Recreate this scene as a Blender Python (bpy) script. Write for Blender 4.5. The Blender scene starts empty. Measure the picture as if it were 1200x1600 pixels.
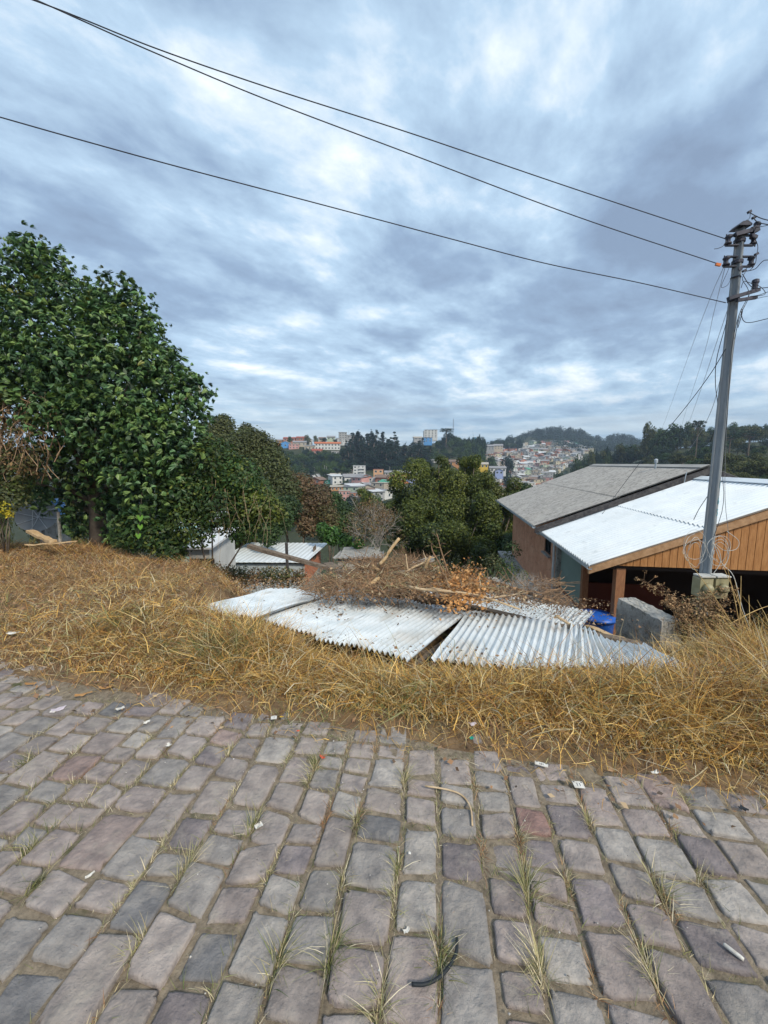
import bpy, math, random
import numpy as np
from mathutils import Vector, Matrix
R = math.radians
SC = bpy.context.scene
# ---------------------------------------------------------------- camera
EYE = 1.6; FPX = 620.0; PITCH = R(7.0)
cam = bpy.data.objects.new('camera', bpy.data.cameras.new('camera'))
SC.collection.objects.link(cam)
cam.location = (0, 0, EYE); cam.rotation_euler = (R(90) - PITCH, 0, 0)
cam.data.sensor_fit = 'VERTICAL'; cam.data.sensor_height = 36.0
cam.data.lens = 36.0 * FPX / 1600.0
cam.data.clip_start = 0.05; cam.data.clip_end = 6000
SC.camera = cam
# ---------------------------------------------------------------- sun, sky, exposure
SUN_EL, SUN_AZ = 42.0, 146.0          # degrees, azimuth clockwise from +Y
sun = bpy.data.objects.new('sun', bpy.data.lights.new('sun', 'SUN'))
SC.collection.objects.link(sun)
sun.data.energy = 1.5; sun.data.angle = R(10); sun.data.color = (1.0, 0.91, 0.76)
_a = R(SUN_AZ); _e = R(SUN_EL)
_d = Vector((math.sin(_a) * math.cos(_e), math.cos(_a) * math.cos(_e), math.sin(_e)))
sun.rotation_euler = _d.to_track_quat('Z', 'Y').to_euler()
sun.location = (0, 0, 50)
SC.view_settings.view_transform = 'Standard'; SC.view_settings.look = 'None'
SC.view_settings.exposure = 1.22; SC.view_settings.gamma = 1.0; SC.view_settings.use_curve_mapping = False

world = bpy.data.worlds.new('World'); SC.world = world; world.use_nodes = True
nt = world.node_tree; nt.nodes.clear()
def N(t, **k):
    n = nt.nodes.new(t)
    for a, b in k.items(): setattr(n, a, b)
    return n
def LK(a, b): nt.links.new(a, b)
def M1(op, a, b=None, c=None):
    n = N('ShaderNodeMath', operation=op)
    for i, v in enumerate((a, b, c)):
        if v is None: continue
        if isinstance(v, (int, float)): n.inputs[i].default_value = v
        else: LK(v, n.inputs[i])
    return n.outputs[0]
def RAMP(fac, stops, ease='LINEAR'):
    n = N('ShaderNodeValToRGB'); cr = n.color_ramp; cr.interpolation = ease
    while len(cr.elements) > 1: cr.elements.remove(cr.elements[-1])
    for i, (p, c) in enumerate(stops):
        e = cr.elements[0] if i == 0 else cr.elements.new(p)
        e.position = p; e.color = (*c, 1) if len(c) == 3 else c
    LK(fac, n.inputs[0]); return n.outputs[0]
tc = N('ShaderNodeTexCoord'); sep = N('ShaderNodeSeparateXYZ'); LK(tc.outputs['Generated'], sep.inputs[0])
zz = M1('ADD', M1('MAXIMUM', sep.outputs[2], 0.0), 0.13)
cb = N('ShaderNodeCombineXYZ')
LK(M1('DIVIDE', sep.outputs[0], zz), cb.inputs[0]); LK(M1('DIVIDE', sep.outputs[1], zz), cb.inputs[1])
def NOISE(vec, scale, detail=6, rough=.55, dist=0.0, w=None):
    n = N('ShaderNodeTexNoise'); n.noise_dimensions = '3D'
    LK(vec, n.inputs['Vector']); n.inputs['Scale'].default_value = scale
    n.inputs['Detail'].default_value = detail; n.inputs['Roughness'].default_value = rough
    n.inputs['Distortion'].default_value = dist
    return n
def MAPP(vec, loc=(0,0,0), rot=0, scl=(1,1,1)):
    n = N('ShaderNodeMapping'); n.vector_type = 'TEXTURE' if False else 'POINT'
    LK(vec, n.inputs[0]); n.inputs['Location'].default_value = loc
    n.inputs['Rotation'].default_value = (0, 0, R(rot)); n.inputs['Scale'].default_value = scl
    return n.outputs[0]
warp = NOISE(MAPP(cb.outputs[0], (3, 1, 0)), 0.9, 2, .5)
wv = N('ShaderNodeVectorMath', operation='MULTIPLY_ADD')
LK(warp.outputs['Color'], wv.inputs[0]); wv.inputs[1].default_value = (.28, .28, .1); LK(cb.outputs[0], wv.inputs[2])
vrot = MAPP(wv.outputs[0], (0, 0, 0), -48, (1, 1, 1))
vst = MAPP(vrot, (1.3, 4.2, 0), 0, (0.85, 1.05, 1))
n_big = NOISE(vst, 0.8, 3, .5, 0)
n_mid = NOISE(MAPP(vst, (7, 2, 3)), 2.9, 10, .60, .0)
n_fib = NOISE(MAPP(vrot, (2, 9, 0), 0, (0.9, 1.25, 1)), 3.8, 9, .6, 0)
v = M1('ADD', M1('MULTIPLY', n_big.outputs[0], .85), M1('MULTIPLY', n_mid.outputs[0], .75))
v = M1('ADD', v, M1('MULTIPLY', n_fib.outputs[0], .30))
v = M1('SUBTRACT', v, .455)
glow = N('ShaderNodeVectorMath', operation='DOT_PRODUCT'); LK(tc.outputs['Generated'], glow.inputs[0])
_g = Vector((math.sin(R(44)) * math.cos(R(38)), math.cos(R(44)) * math.cos(R(38)), math.sin(R(38)))); glow.inputs[1].default_value = _g
v = M1('ADD', v, M1('MULTIPLY', M1('POWER', M1('MAXIMUM', glow.outputs['Value'], 0), 9), .07))
# high clouds brighten towards the veiled sun side and the right, denser slate bank low on the far right
cloud = RAMP(v, [(.30, (.165, .225, .33)), (.42, (.21, .295, .425)), (.50, (.28, .385, .52)), (.58, (.35, .475, .62)), (.655, (.51, .60, .70)), (.76, (.76, .80, .83))])
low = NOISE(MAPP(tc.outputs['Generated'], (5, 1, 2), 0, (1.4, 1.4, 16)), 1.5, 5, .55, .3)
lowc = RAMP(low.outputs[0], [(.36, (.13, .22, .37)), (.50, (.23, .34, .48)), (.62, (.42, .51, .60))])
lowf = RAMP(sep.outputs[2], [(0.0, (1, 1, 1)), (.07, (.75,)*3), (.20, (0, 0, 0))])
mixl = N('ShaderNodeMix', data_type='RGBA'); LK(lowf, mixl.inputs[0]); LK(cloud, mixl.inputs[6]); LK(lowc, mixl.inputs[7])
SKYS = 0.1
sc10 = N('ShaderNodeMix', data_type='RGBA', blend_type='MULTIPLY'); sc10.inputs[0].default_value = 1
LK(mixl.outputs[2], sc10.inputs[6]); sc10.inputs[7].default_value = (.71/SKYS, .70/SKYS, .675/SKYS, 1)
sc10.clamp_result = False
sky = N('ShaderNodeTexSky', sky_type='NISHITA'); sky.sun_disc = False
sky.sun_elevation = _e; sky.sun_rotation = _a; sky.air_density = 1.2; sky.dust_density = 2.0
mixs = N('ShaderNodeMix', data_type='RGBA'); mixs.inputs[0].default_value = .90
LK(sky.outputs[0], mixs.inputs[6]); LK(sc10.outputs[2], mixs.inputs[7])
bg = N('ShaderNodeBackground'); LK(mixs.outputs[2], bg.inputs[0]); bg.inputs[1].default_value = SKYS
out = N('ShaderNodeOutputWorld'); LK(bg.outputs[0], out.inputs[0])

# ---------------------------------------------------------------- helpers
rng = np.random.default_rng(7); random.seed(7)
def ray(px, py):
    dx = (px - 600) / FPX; dy = (800 - py) / FPX
    c, s = math.cos(PITCH), math.sin(PITCH)
    return Vector((dx, c + s * dy, -s + c * dy))
def at(px, py, Y):
    d = ray(px, py); t = Y / d.y
    return Vector((d.x * t, Y, EYE + d.z * t))
def slope(py):
    d = ray(600, py); return d.z / d.y

def link(o, parent=None):
    SC.collection.objects.link(o)
    if parent is not None: o.parent = parent
    return o
def tag(o, label=None, cat=None, group=None, kind=None):
    if label: o['label'] = label
    if cat: o['category'] = cat
    if group: o['group'] = group
    if kind: o['kind'] = kind
    return o
def empty(name, loc=(0, 0, 0), rz=0, label=None, cat=None, group=None, parent=None):
    o = bpy.data.objects.new(name, None); o.empty_display_size = .2
    link(o, parent); o.location = loc; o.rotation_euler = (0, 0, rz)
    return tag(o, label, cat, group)
def mesh_np(name, V, F, mat=None, col=None, smooth=False):
    """V (n,3), F (m,k) all the same k; col (n,3) point colours"""
    V = np.asarray(V, np.float32); F = np.asarray(F, np.int32)
    me = bpy.data.meshes.new(name)
    m, k = F.shape
    me.vertices.add(len(V)); me.vertices.foreach_set('co', V.ravel())
    me.loops.add(m * k); me.loops.foreach_set('vertex_index', F.ravel())
    me.polygons.add(m); me.polygons.foreach_set('loop_start', np.arange(m, dtype=np.int32) * k)
    me.update(calc_edges=True)
    if smooth: me.polygons.foreach_set('use_smooth', np.ones(m, bool))
    if col is not None:
        a = me.color_attributes.new('Col', 'FLOAT_COLOR', 'POINT')
        c4 = np.ones((len(V), 4), np.float32); c4[:, :3] = col
        a.data.foreach_set('color', c4.ravel())
    if mat: me.materials.append(mat)
    return me
def obj(name, me, parent=None):
    return link(bpy.data.objects.new(name, me), parent)
class MB:
    def __init__(s): s.v = []; s.f = []
    def add(s, vs, fs):
        n = len(s.v); s.v += [tuple(p) for p in vs]; s.f += [tuple(i + n for i in f) for f in fs]; return s
    def box(s, c, d, rz=0, rx=0, ry=0, taper=1.0):
        m = Matrix.Translation(c) @ Matrix.Rotation(rz, 4, 'Z') @ Matrix.Rotation(rx, 4, 'X') @ Matrix.Rotation(ry, 4, 'Y')
        vs = []
        for z in (-.5, .5):
            k = taper if z > 0 else 1
            for x, y in ((-.5, -.5), (.5, -.5), (.5, .5), (-.5, .5)):
                vs.append(m @ Vector((x * d[0] * k, y * d[1] * k, z * d[2])))
        return s.add(vs, [(3, 2, 1, 0), (4, 5, 6, 7), (0, 1, 5, 4), (1, 2, 6, 5), (2, 3, 7, 6), (3, 0, 4, 7)])
    def beam(s, a, b, w, h, up=(0, 0, 1)):
        a, b = Vector(a), Vector(b); d = (b - a).normalized(); x = d.cross(Vector(up)).normalized(); z = x.cross(d)
        vs = [p + x * sx * w / 2 + z * sz * h / 2 for p in (a, b) for sx, sz in ((-1, -1), (1, -1), (1, 1), (-1, 1))]
        return s.add(vs, [(3, 2, 1, 0), (4, 5, 6, 7), (0, 1, 5, 4), (1, 2, 6, 5), (2, 3, 7, 6), (3, 0, 4, 7)])
    def tube(s, pts, r, n=6, cap=True):
        pts = [Vector(p) for p in pts]; vs = []; fs = []
        rs = r if isinstance(r, (list, tuple)) else [r] * len(pts)
        ref = Vector((0.31, .17, .93)).normalized()
        for i, p in enumerate(pts):
            d = (pts[min(i + 1, len(pts) - 1)] - pts[max(i - 1, 0)])
            d = d.normalized() if d.length > 1e-9 else Vector((0, 0, 1))
            if abs(d.dot(ref)) > .96: ref = Vector((.9, .2, .1)).normalized()
            x = d.cross(ref).normalized(); y = x.cross(d)
            for k in range(n):
                a = 2 * math.pi * k / n
                vs.append(p + (x * math.cos(a) + y * math.sin(a)) * rs[i])
        for i in range(len(pts) - 1):
            for k in range(n):
                fs.append((i * n + k, i * n + (k + 1) % n, (i + 1) * n + (k + 1) % n, (i + 1) * n + k))
        if cap: fs.append(tuple(range(n))[::-1]); fs.append(tuple((len(pts) - 1) * n + k for k in range(n)))
        return s.add(vs, fs)
    def lathe(s, prof, n=12, M=Matrix.Identity(4)):
        vs = []; fs = []
        for r, z in prof:
            for k in range(n):
                a = 2 * math.pi * k / n; vs.append(M @ Vector((r * math.cos(a), r * math.sin(a), z)))
        for i in range(len(prof) - 1):
            for k in range(n): fs.append((i * n + k, i * n + (k + 1) % n, (i + 1) * n + (k + 1) % n, (i + 1) * n + k))
        fs.append(tuple(range(n))[::-1]); fs.append(tuple((len(prof) - 1) * n + k for k in range(n)))
        return s.add(vs, fs)
    def prism(s, poly, d):
        """poly: list of 3d points (planar), extruded by vector d"""
        n = len(poly); d = Vector(d)
        vs = [Vector(p) for p in poly] + [Vector(p) + d for p in poly]
        return s.add(vs, [tuple(range(n))[::-1], tuple(range(n, 2 * n))] + [(i, (i + 1) % n, n + (i + 1) % n, n + i) for i in range(n)])
    def mesh(s, name, mat=None, smooth=False):
        me = bpy.data.meshes.new(name); me.from_pydata(s.v, [], s.f); me.validate()
        if mat: me.materials.append(mat)
        if smooth: me.polygons.foreach_set('use_smooth', [True] * len(me.polygons))
        me.update(); return me
    def build(s, name, mat=None, parent=None, smooth=False):
        me = s.mesh(name, mat, smooth)
        bm = None
        import bmesh
        bm = bmesh.new(); bm.from_mesh(me); bmesh.ops.recalc_face_normals(bm, faces=bm.faces); bm.to_mesh(me); bm.free()
        return obj(name, me, parent)

# ---------------------------------------------------------------- materials
MATS = {}
def mat(name, c1, c2=None, scale=6.0, rough=.85, bump=0.0, bscale=None, attr=False, metal=0.0, transl=0.0,
        stretch=(1, 1, 1), c3=None, scale3=1.5, lo=.35, hi=.65, spec=.35, detail=6, c3lo=.55, c3hi=.7, obj_co=False, bdist=.01, speck=None, rotz=0):
    if name in MATS: return MATS[name]
    m = bpy.data.materials.new(name); m.use_nodes = True; t = m.node_tree; t.nodes.clear()
    n = t.nodes.new; L = t.links.new
    o = n('ShaderNodeOutputMaterial'); p = n('ShaderNodeBsdfPrincipled')
    p.inputs['Roughness'].default_value = rough; p.inputs['Metallic'].default_value = metal
    p.inputs['Specular IOR Level'].default_value = spec
    if obj_co: g = n('ShaderNodeTexCoord'); src = g.outputs['Object']
    else: g = n('ShaderNodeNewGeometry'); src = g.outputs['Position']
    mp = n('ShaderNodeMapping'); L(src, mp.inputs[0]); mp.inputs['Scale'].default_value = stretch; mp.inputs['Rotation'].default_value = (0, 0, rotz)
    def noise(sc, d=detail, r=.6):
        q = n('ShaderNodeTexNoise'); L(mp.outputs[0], q.inputs['Vector']); q.inputs['Scale'].default_value = sc
        q.inputs['Detail'].default_value = d; q.inputs['Roughness'].default_value = r; return q.outputs[0]
    def remap(f, a, b):
        q = n('ShaderNodeMapRange'); L(f, q.inputs[0]); q.inputs[1].default_value = a; q.inputs[2].default_value = b; return q.outputs[0]
    def mix(f, a, b, bt='MIX'):
        q = n('ShaderNodeMix'); q.data_type = 'RGBA'; q.blend_type = bt
        if isinstance(f, float): q.inputs[0].default_value = f
        else: L(f, q.inputs[0])
        for i, c in ((6, a), (7, b)):
            if isinstance(c, tuple): q.inputs[i].default_value = (*c, 1)
            else: L(c, q.inputs[i])
        return q.outputs[2]
    col = None
    if c2 is not None: col = mix(remap(noise(scale), lo, hi), c1, c2)
    if attr:
        a = n('ShaderNodeVertexColor'); a.layer_name = 'Col'
        if col is None: col = a.outputs[0] if c1 is None else mix(1.0, a.outputs[0], c1, 'MULTIPLY')
        else: col = mix(1.0, a.outputs[0], col, 'MULTIPLY')
    if col is None:
        r_ = n('ShaderNodeRGB'); r_.outputs[0].default_value = (*c1, 1); col = r_.outputs[0]
    if c3 is not None: col = mix(remap(noise(scale3), c3lo, c3hi), col, c3)
    if speck is not None:
        col = mix(remap(noise(speck[1], 3, .7), speck[2], speck[2] + .06), col, speck[0])
    L(col, p.inputs['Base Color'])
    if bump:
        b = n('ShaderNodeBump'); b.inputs['Strength'].default_value = bump; b.inputs['Distance'].default_value = bdist
        L(noise(bscale or scale * 3, 8, .65), b.inputs['Height']); L(b.outputs[0], p.inputs['Normal'])
    if transl:
        tr = n('ShaderNodeBsdfTranslucent'); L(col, tr.inputs[0]); ms = n('ShaderNodeMixShader'); ms.inputs[0].default_value = transl
        L(p.outputs[0], ms.inputs[1]); L(tr.outputs[0], ms.inputs[2]); L(ms.outputs[0], o.inputs[0])
    else: L(p.outputs[0], o.inputs[0])
    MATS[name] = m; return m
def flat(c, rough=.8, metal=0, spec=.3):
    return mat('plain_%d_%d_%d_%d' % (c[0]*999, c[1]*999, c[2]*999, rough*10 + metal*100), c, tuple(x * .72 for x in c), scale=1.3, rough=rough, metal=metal, spec=spec, lo=.4, hi=.8)

# ---------------------------------------------------------------- terrain
SH_AZ = R(19.5); SH_DN = R(11.0)
sd = Vector((math.sin(SH_AZ) * math.cos(SH_DN), math.cos(SH_AZ) * math.cos(SH_DN), -math.sin(SH_DN)))
P0 = at(675, 1031, 3.40)
se = Vector((math.cos(SH_AZ), -math.sin(SH_AZ), 0)); sn_ = se.cross(sd).normalized()
def on_sheet(px, py, lift=0.0):
    d = ray(px, py); o = Vector((0, 0, EYE)); q = P0 + sn_ * lift
    t = (q - o).dot(sn_) / d.dot(sn_); return o + d * t
SHQ = np.array([on_sheet(*p).xy for p in ((314, 950), (398, 969), (500, 996), (641, 1033), (680, 1036), (896, 1046), (1095, 1056), (1000, 1004), (905, 966), (800, 926), (640, 898), (425, 918))])
def in_sheet(x, y):
    """under or on the roof sheets (world plan)"""
    q = SHQ; ins = np.zeros(len(x), bool); j = len(q) - 1
    for i in range(len(q)):
        xi, yi = q[i]; xj, yj = q[j]
        ins ^= ((yi > y) != (yj > y)) & (x < (xj - xi) * (y - yi) / (yj - yi + 1e-12) + xi); j = i
    return ins
def plane_z(x, y): return P0.z - ((x - P0.x) * sn_.x + (y - P0.y) * sn_.y) / sn_.z
YK = [0, 2.5, 3.5, 5, 6, 7, 9, 12, 16, 25, 40, 60, 100, 150, 200, 250, 300, 340, 380, 430, 500, 560, 620, 700, 760, 900, 1500, 3200]
COLS = {
 100: [0, 0, 0, -.03, -.06, -.1, -.3, -2.2, -4, -7, -11, -15, -20, -22, -18, -8, 0, 6, 12, 16, 15, 14, 12, 10, 10, 10, 5, 0],
 300: [0, 0, -.02, -.08, -.15, -.25, -.9, -2.6, -4.8, -8.5, -12, -16, -22, -25, -24, -14, -4, 4, 14, 20, 18, 15, 12, 10, 10, 10, 5, 0],
 400: [0, 0, -.1, -.35, -.6, -.9, -1.9, -3.2, -5, -9, -13, -17, -22, -22, -18, -8, -3, 6, 17, 21, 18, 15, 12, 10, 10, 10, 5, 0],
 500: [0, 0, -.3, -.7, -1.0, -1.4, -2.4, -3.8, -5.4, -9, -13, -17, -22, -22, -18, -8, -3, 6.4, 18, 21, 18, 15, 12, 10, 10, 10, 5, 0],
 620: [0, 0, -.3, -.75, -.95, -1.2, -2.5, -4, -5.7, -9, -13, -17, -22, -22, -18, -8, -3, 6, 12, 20, 22, 15, 12, 10, 10, 10, 5, 0],
 700: [0, 0, -.3, -.75, -1.0, -1.4, -2.6, -4, -5.7, -9, -13, -17, -23, -24, -20, -10, -3, 6, 17, 24, 24, 18, 14, 12, 12, 12, 5, 0],
 760: [0, 0, -.3, -.8, -1.2, -1.9, -2.7, -3.6, -5.4, -9, -13, -17, -24, -30, -31, -31, -26, -18, -9, -2, 8, 20, 26, 32, 38, 36, 15, 0],
 820: [0, 0, -.3, -.9, -1.5, -2.5, -2.8, -3.2, -4.5, -9, -13, -18, -25, -31, -34, -34, -32, -28, -22, -14, 1, 18, 29, 40, 54, 50, 20, 0],
 900: [0, 0, -.32, -1.2, -2.0, -2.75, -2.75, -2.75, -3.2, -8, -13, -17, -24, -30, -33, -33, -30, -26, -20, -13, 2, 17, 28, 38, 52, 50, 20, 0],
 950: [0, 0, -.32, -1.25, -2.0, -2.75, -2.75, -2.75, -2.75, -7, -12, -14, -17, -17, -12, -8, -10, -14, -16, -10, 2, 14, 24, 34, 40, 40, 20, 0],
 1000: [0, 0, -.28, -1.2, -1.95, -2.75, -2.75, -2.75, -2.75, -6, -10, -11, -11, -9, -2, 3, 4, 2, 0, 0, 4, 12, 22, 32, 40, 40, 20, 0],
 1060: [0, 0, -.25, -1.15, -1.8, -2.7, -2.75, -2.75, -2.75, -5, -8, -8, -5, 1, 7, 11, 13, 13, 12, 10, 10, 12, 14, 16, 18, 20, 15, 0],
 1200: [0, 0, -.2, -1.02, -1.65, -2.6, -2.75, -2.75, -2.75, -4, -6, -6, -1, 5, 11, 15, 17, 18, 18, 18, 18, 18, 18, 18, 18, 20, 15, 0],
}
CK = sorted(COLS); CT = np.array([COLS[k] for k in CK]); CA = np.array([math.degrees(math.atan((k - 600) / FPX)) for k in CK])
_e0 = np.array([-2.9, 2.85]); _e1 = np.array([1.77, 1.72]); _ed = (_e1 - _e0) / np.linalg.norm(_e1 - _e0); _en = np.array([-_ed[1], _ed[0]])
def edge_d(x, y):            # distance beyond the ragged road edge (positive = verge)
    return (np.asarray(x) - _e0[0]) * _en[0] + (np.asarray(y) - _e0[1]) * _en[1]
def gz(x, y):
    x = np.atleast_1d(np.asarray(x, float)); y = np.atleast_1d(np.asarray(y, float))
    r = np.hypot(x, y) + 1e-9; c = y / r
    ce = np.where(c > .5, c, .5 * np.clip((c + .35) / .85, 0, 1))
    Y = r * ce; az = np.degrees(np.arctan2(x, np.maximum(y, 1e-6)))
    ai = np.interp(az, CA, np.arange(len(CA))); i0 = np.clip(ai.astype(int), 0, len(CA) - 2); f = ai - i0
    f = f * f * (3 - 2 * f)
    z = np.zeros_like(Y)
    yk = np.array(YK, float)
    yi = np.interp(Y, yk, np.arange(len(yk))); j0 = np.clip(yi.astype(int), 0, len(yk) - 2); g = yi - j0
    z = (CT[i0, j0] * (1 - f) + CT[i0 + 1, j0] * f) * (1 - g) + (CT[i0, j0 + 1] * (1 - f) + CT[i0 + 1, j0 + 1] * f) * g
    d = edge_d(x, y); s = np.clip(d / .6, 0, 1)
    z = z * s - .05 * (1 - np.clip((d + .3) / .5, 0, 1)) + .02 * s
    pz = plane_z(x, y)
    z = np.where(in_sheet(x, y + .35), np.minimum(z, pz - .05), z)
    return np.where(in_sheet(x, y), np.minimum(z, pz - .16), z)
def gz1(x, y): return float(gz(x, y)[0])
def hit(px, py, y0=30, y1=900):
    d = ray(px, py); Ys = np.geomspace(y0, y1, 400)
    X = d.x / d.y * Ys; Z = EYE + d.z / d.y * Ys; G = gz(X, Ys)
    k = np.where(G > Z)[0]
    if len(k) == 0: return None
    i = k[0]; return Vector((X[i], Ys[i], G[i]))

rad = np.concatenate([[0.0], np.arange(.25, 9, .12), np.geomspace(9.1, 3000, 150)])
azs = np.radians(np.concatenate([np.arange(-180, -52, 4.0), np.arange(-52, 52, .7), np.arange(52, 180, 4.0)]))
A, Rr = np.meshgrid(azs, rad)
X = (np.sin(A) * Rr).ravel(); Yy = (np.cos(A) * Rr).ravel()
Z = gz(X, Yy) + np.where(edge_d(X, Yy) > .1, rng.normal(0, .012, len(X)), 0) * (Rr.ravel() < 12)
na, nr = len(azs), len(rad)
ii, jj = np.meshgrid(np.arange(nr - 1), np.arange(na), indexing='ij'); j2 = (jj + 1) % na
F = np.stack([ii * na + jj, (ii + 1) * na + jj, (ii + 1) * na + j2, ii * na + j2], -1).reshape(-1, 4)[:, ::-1]
m_ground = mat('soil_and_litter', (.12, .075, .042), (.24, .16, .085), scale=9, rough=.95, attr=True, bump=.8, bscale=40, bdist=.02, c3=(.06, .075, .03), scale3=.6)
gc = np.clip((edge_d(X, Yy) - 9 + 3 * np.sin(X * .9)) / 4, 0, 1) * np.clip(Rr.ravel() / 9 - 1, 0, 1)
gcol = (1 - gc)[:, None] * np.array([1.0, 1.0, 1.0]) + gc[:, None] * np.array([.16, .30, .18])
tag(obj('ground', mesh_np('ground', np.c_[X, Yy, Z], F, m_ground, gcol, smooth=True)), kind='structure')
# ---------------------------------------------------------------- cobbled road
ROT = R(-7.8)                    # road grid: v runs away from the camera, u to the right
cu, su = math.cos(ROT), math.sin(ROT)
def uv2xy(u, v): return u * cu - v * su, u * su + v * cu
m_joint = mat('joint_sand', (.13, .105, .075), (.27, .22, .16), scale=35, rough=.95, bump=.9, bscale=160, bdist=.006, c3=(.07, .075, .03), scale3=5, c3lo=.58, c3hi=.72, speck=((.42, .38, .32), 150, .66))
def stone_material():
    m = mat('worn_basalt', (.60, .58, .58), (1.30, 1.24, 1.18), scale=13, rough=.72, attr=True, bump=1.0, bscale=34, bdist=.014, lo=.3, hi=.7, spec=.4, c3=(.36, .32, .275), scale3=7, c3lo=.52, c3hi=.80, speck=((.06, .055, .055), 60, .685), detail=10)
    return m
m_stone = stone_material()
gx, gy = np.meshgrid(np.linspace(-22, 18, 41), np.linspace(-9, 3.6, 14))
road_pts = np.array([uv2xy(a, b) for a, b in zip(gx.ravel(), gy.ravel())])
mb = MB()
nx = 60
vs = []; fs = []
for i in range(nx + 1):
    t = -14 + 26 * i / nx
    p = _e0 + _ed * t
    a = p - _en * 7; b = p + _en * (.06 + .05 * math.sin(t * 5) + .04 * math.sin(t * 11 + 1))
    vs += [(a[0], a[1], -.0135), (b[0], b[1], -.0135), (b[0], b[1], -.14)]
for i in range(nx):
    fs += [(3*i, 3*i+3, 3*i+4, 3*i+1), (3*i+1, 3*i+4, 3*i+5, 3*i+2)]
mb.add(vs, fs); road = mb.build('road', m_joint); tag(road, kind='structure')
NS = 24
def vnoise(x, y, f, seed):
    rr = np.random.default_rng(seed); g = rr.uniform(0, 1, (64, 64))
    a = (x * f) % 64; b = (y * f) % 64; i = a.astype(int); j = b.astype(int); u = a - i; v = b - j
    u = u*u*(3-2*u); v = v*v*(3-2*v); i2 = (i+1) % 64; j2 = (j+1) % 64
    return (g[i, j]*(1-u)+g[i2, j]*u)*(1-v) + (g[i, j2]*(1-u)+g[i2, j2]*u)*v
def stone_arrays(cx, u0l, u0r, u1l, u1r, v0, v1, n, r):
    """a worn sett between two wobbling column lines; returns verts, quads"""
    cuv = []
    ang = np.linspace(0, 2*np.pi, n, endpoint=False) + np.pi / n
    ex = .13 + r.uniform(0, .15)
    cs = np.sign(np.cos(ang)) * np.abs(np.cos(ang)) ** ex; sn = np.sign(np.sin(ang)) * np.abs(np.sin(ang)) ** ex
    a = (cs + 1) / 2; b = (sn + 1) / 2
    jit = 1 + r.normal(0, .036, n)
    a = .5 + (a - .5) * jit; b = .5 + (b - .5) * jit * (1 + r.normal(0, .012, n))
    ul = u0l + (u1l - u0l) * b; ur = u0r + (u1r - u0r) * b
    U = ul + (ur - ul) * a; Vv = v0 + (v1 - v0) * b + r.normal(0, .007) * (a - .5) * 2
    cU, cV = U.mean(), Vv.mean()
    lift = r.normal(0, .0045); tx, ty = r.normal(0, .02, 2); w1 = r.uniform(.0005, .003); f1, f2 = r.uniform(15, 45, 2); p1, p2 = r.uniform(0, 6, 2)
    rings = []
    for k, (sc, z) in enumerate(((1.012, -.06), (1.0, -.010), (.972, -.003), (.88, 0), (.62, .0), (.3, .0))):
        uu = cU + (U - cU) * sc; vv = cV + (Vv - cV) * sc
        zz_ = z + lift + tx * (uu - cU) + ty * (vv - cV)
        if k >= 1: wx, wy = uu * cu - vv * su + 9, uu * su + vv * cu + 9; zz_ = zz_ + (vnoise(wx, wy, 17, 61) - .5) * .007 + (vnoise(wx, wy, 47, 62) - .5) * .005 * (1.5 if k < 3 else 1)
        if k >= 2: zz_ = zz_ + (r.normal(0, .0014, n) if k == 2 else 0) + w1 * np.sin((uu - cU) * f1 + p1) * np.sin((vv - cV) * f2 + p2)
        rings.append(np.c_[uu * cu - vv * su, uu * su + vv * cu, zz_])
    ctr = np.array([[cU * cu - cV * su, cU * su + cV * cu, lift + w1 * math.sin(p1) * math.sin(p2)]])
    V_ = np.concatenate(rings + [ctr])
    idx = np.arange(n); nx_ = (idx + 1) % n; FF = []
    for k in range(5):
        FF.append(np.c_[k*n + idx, k*n + nx_, (k+1)*n + nx_, (k+1)*n + idx])
    FF = np.concatenate(FF)
    cc = np.full(n, 6 * n)
    tri = np.c_[5*n + idx, 5*n + nx_, cc]
    return V_, FF, tri, (V_[-1, 0], V_[-1, 1])
PAL = [((.250, .225, .215), 5), ((.225, .215, .208), 5), ((.28, .25, .235), 4), ((.25, .218, .208), 4), ((.185, .165, .17), 2), ((.30, .285, .27), 2), ((.26, .205, .19), .7), ((.15, .15, .155), 1)]
pw = np.array([w for _, w in PAL]); pw = pw / pw.sum()
stones = []
r2 = np.random.default_rng(21)
bounds = [-4.6]
while bounds[-1] < 4.6: bounds.append(bounds[-1] + r2.uniform(.148, .192))
wob = [(r2.uniform(0, 6), r2.uniform(1.1, 2.2), r2.uniform(.006, .018), r2.uniform(0, 6)) for _ in bounds]
def line_u(k, v):
    p, f, a, q = wob[k]; return bounds[k] + a * math.sin(f * v + p) + a * .6 * math.sin(f * 3.1 * v + q)
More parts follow.
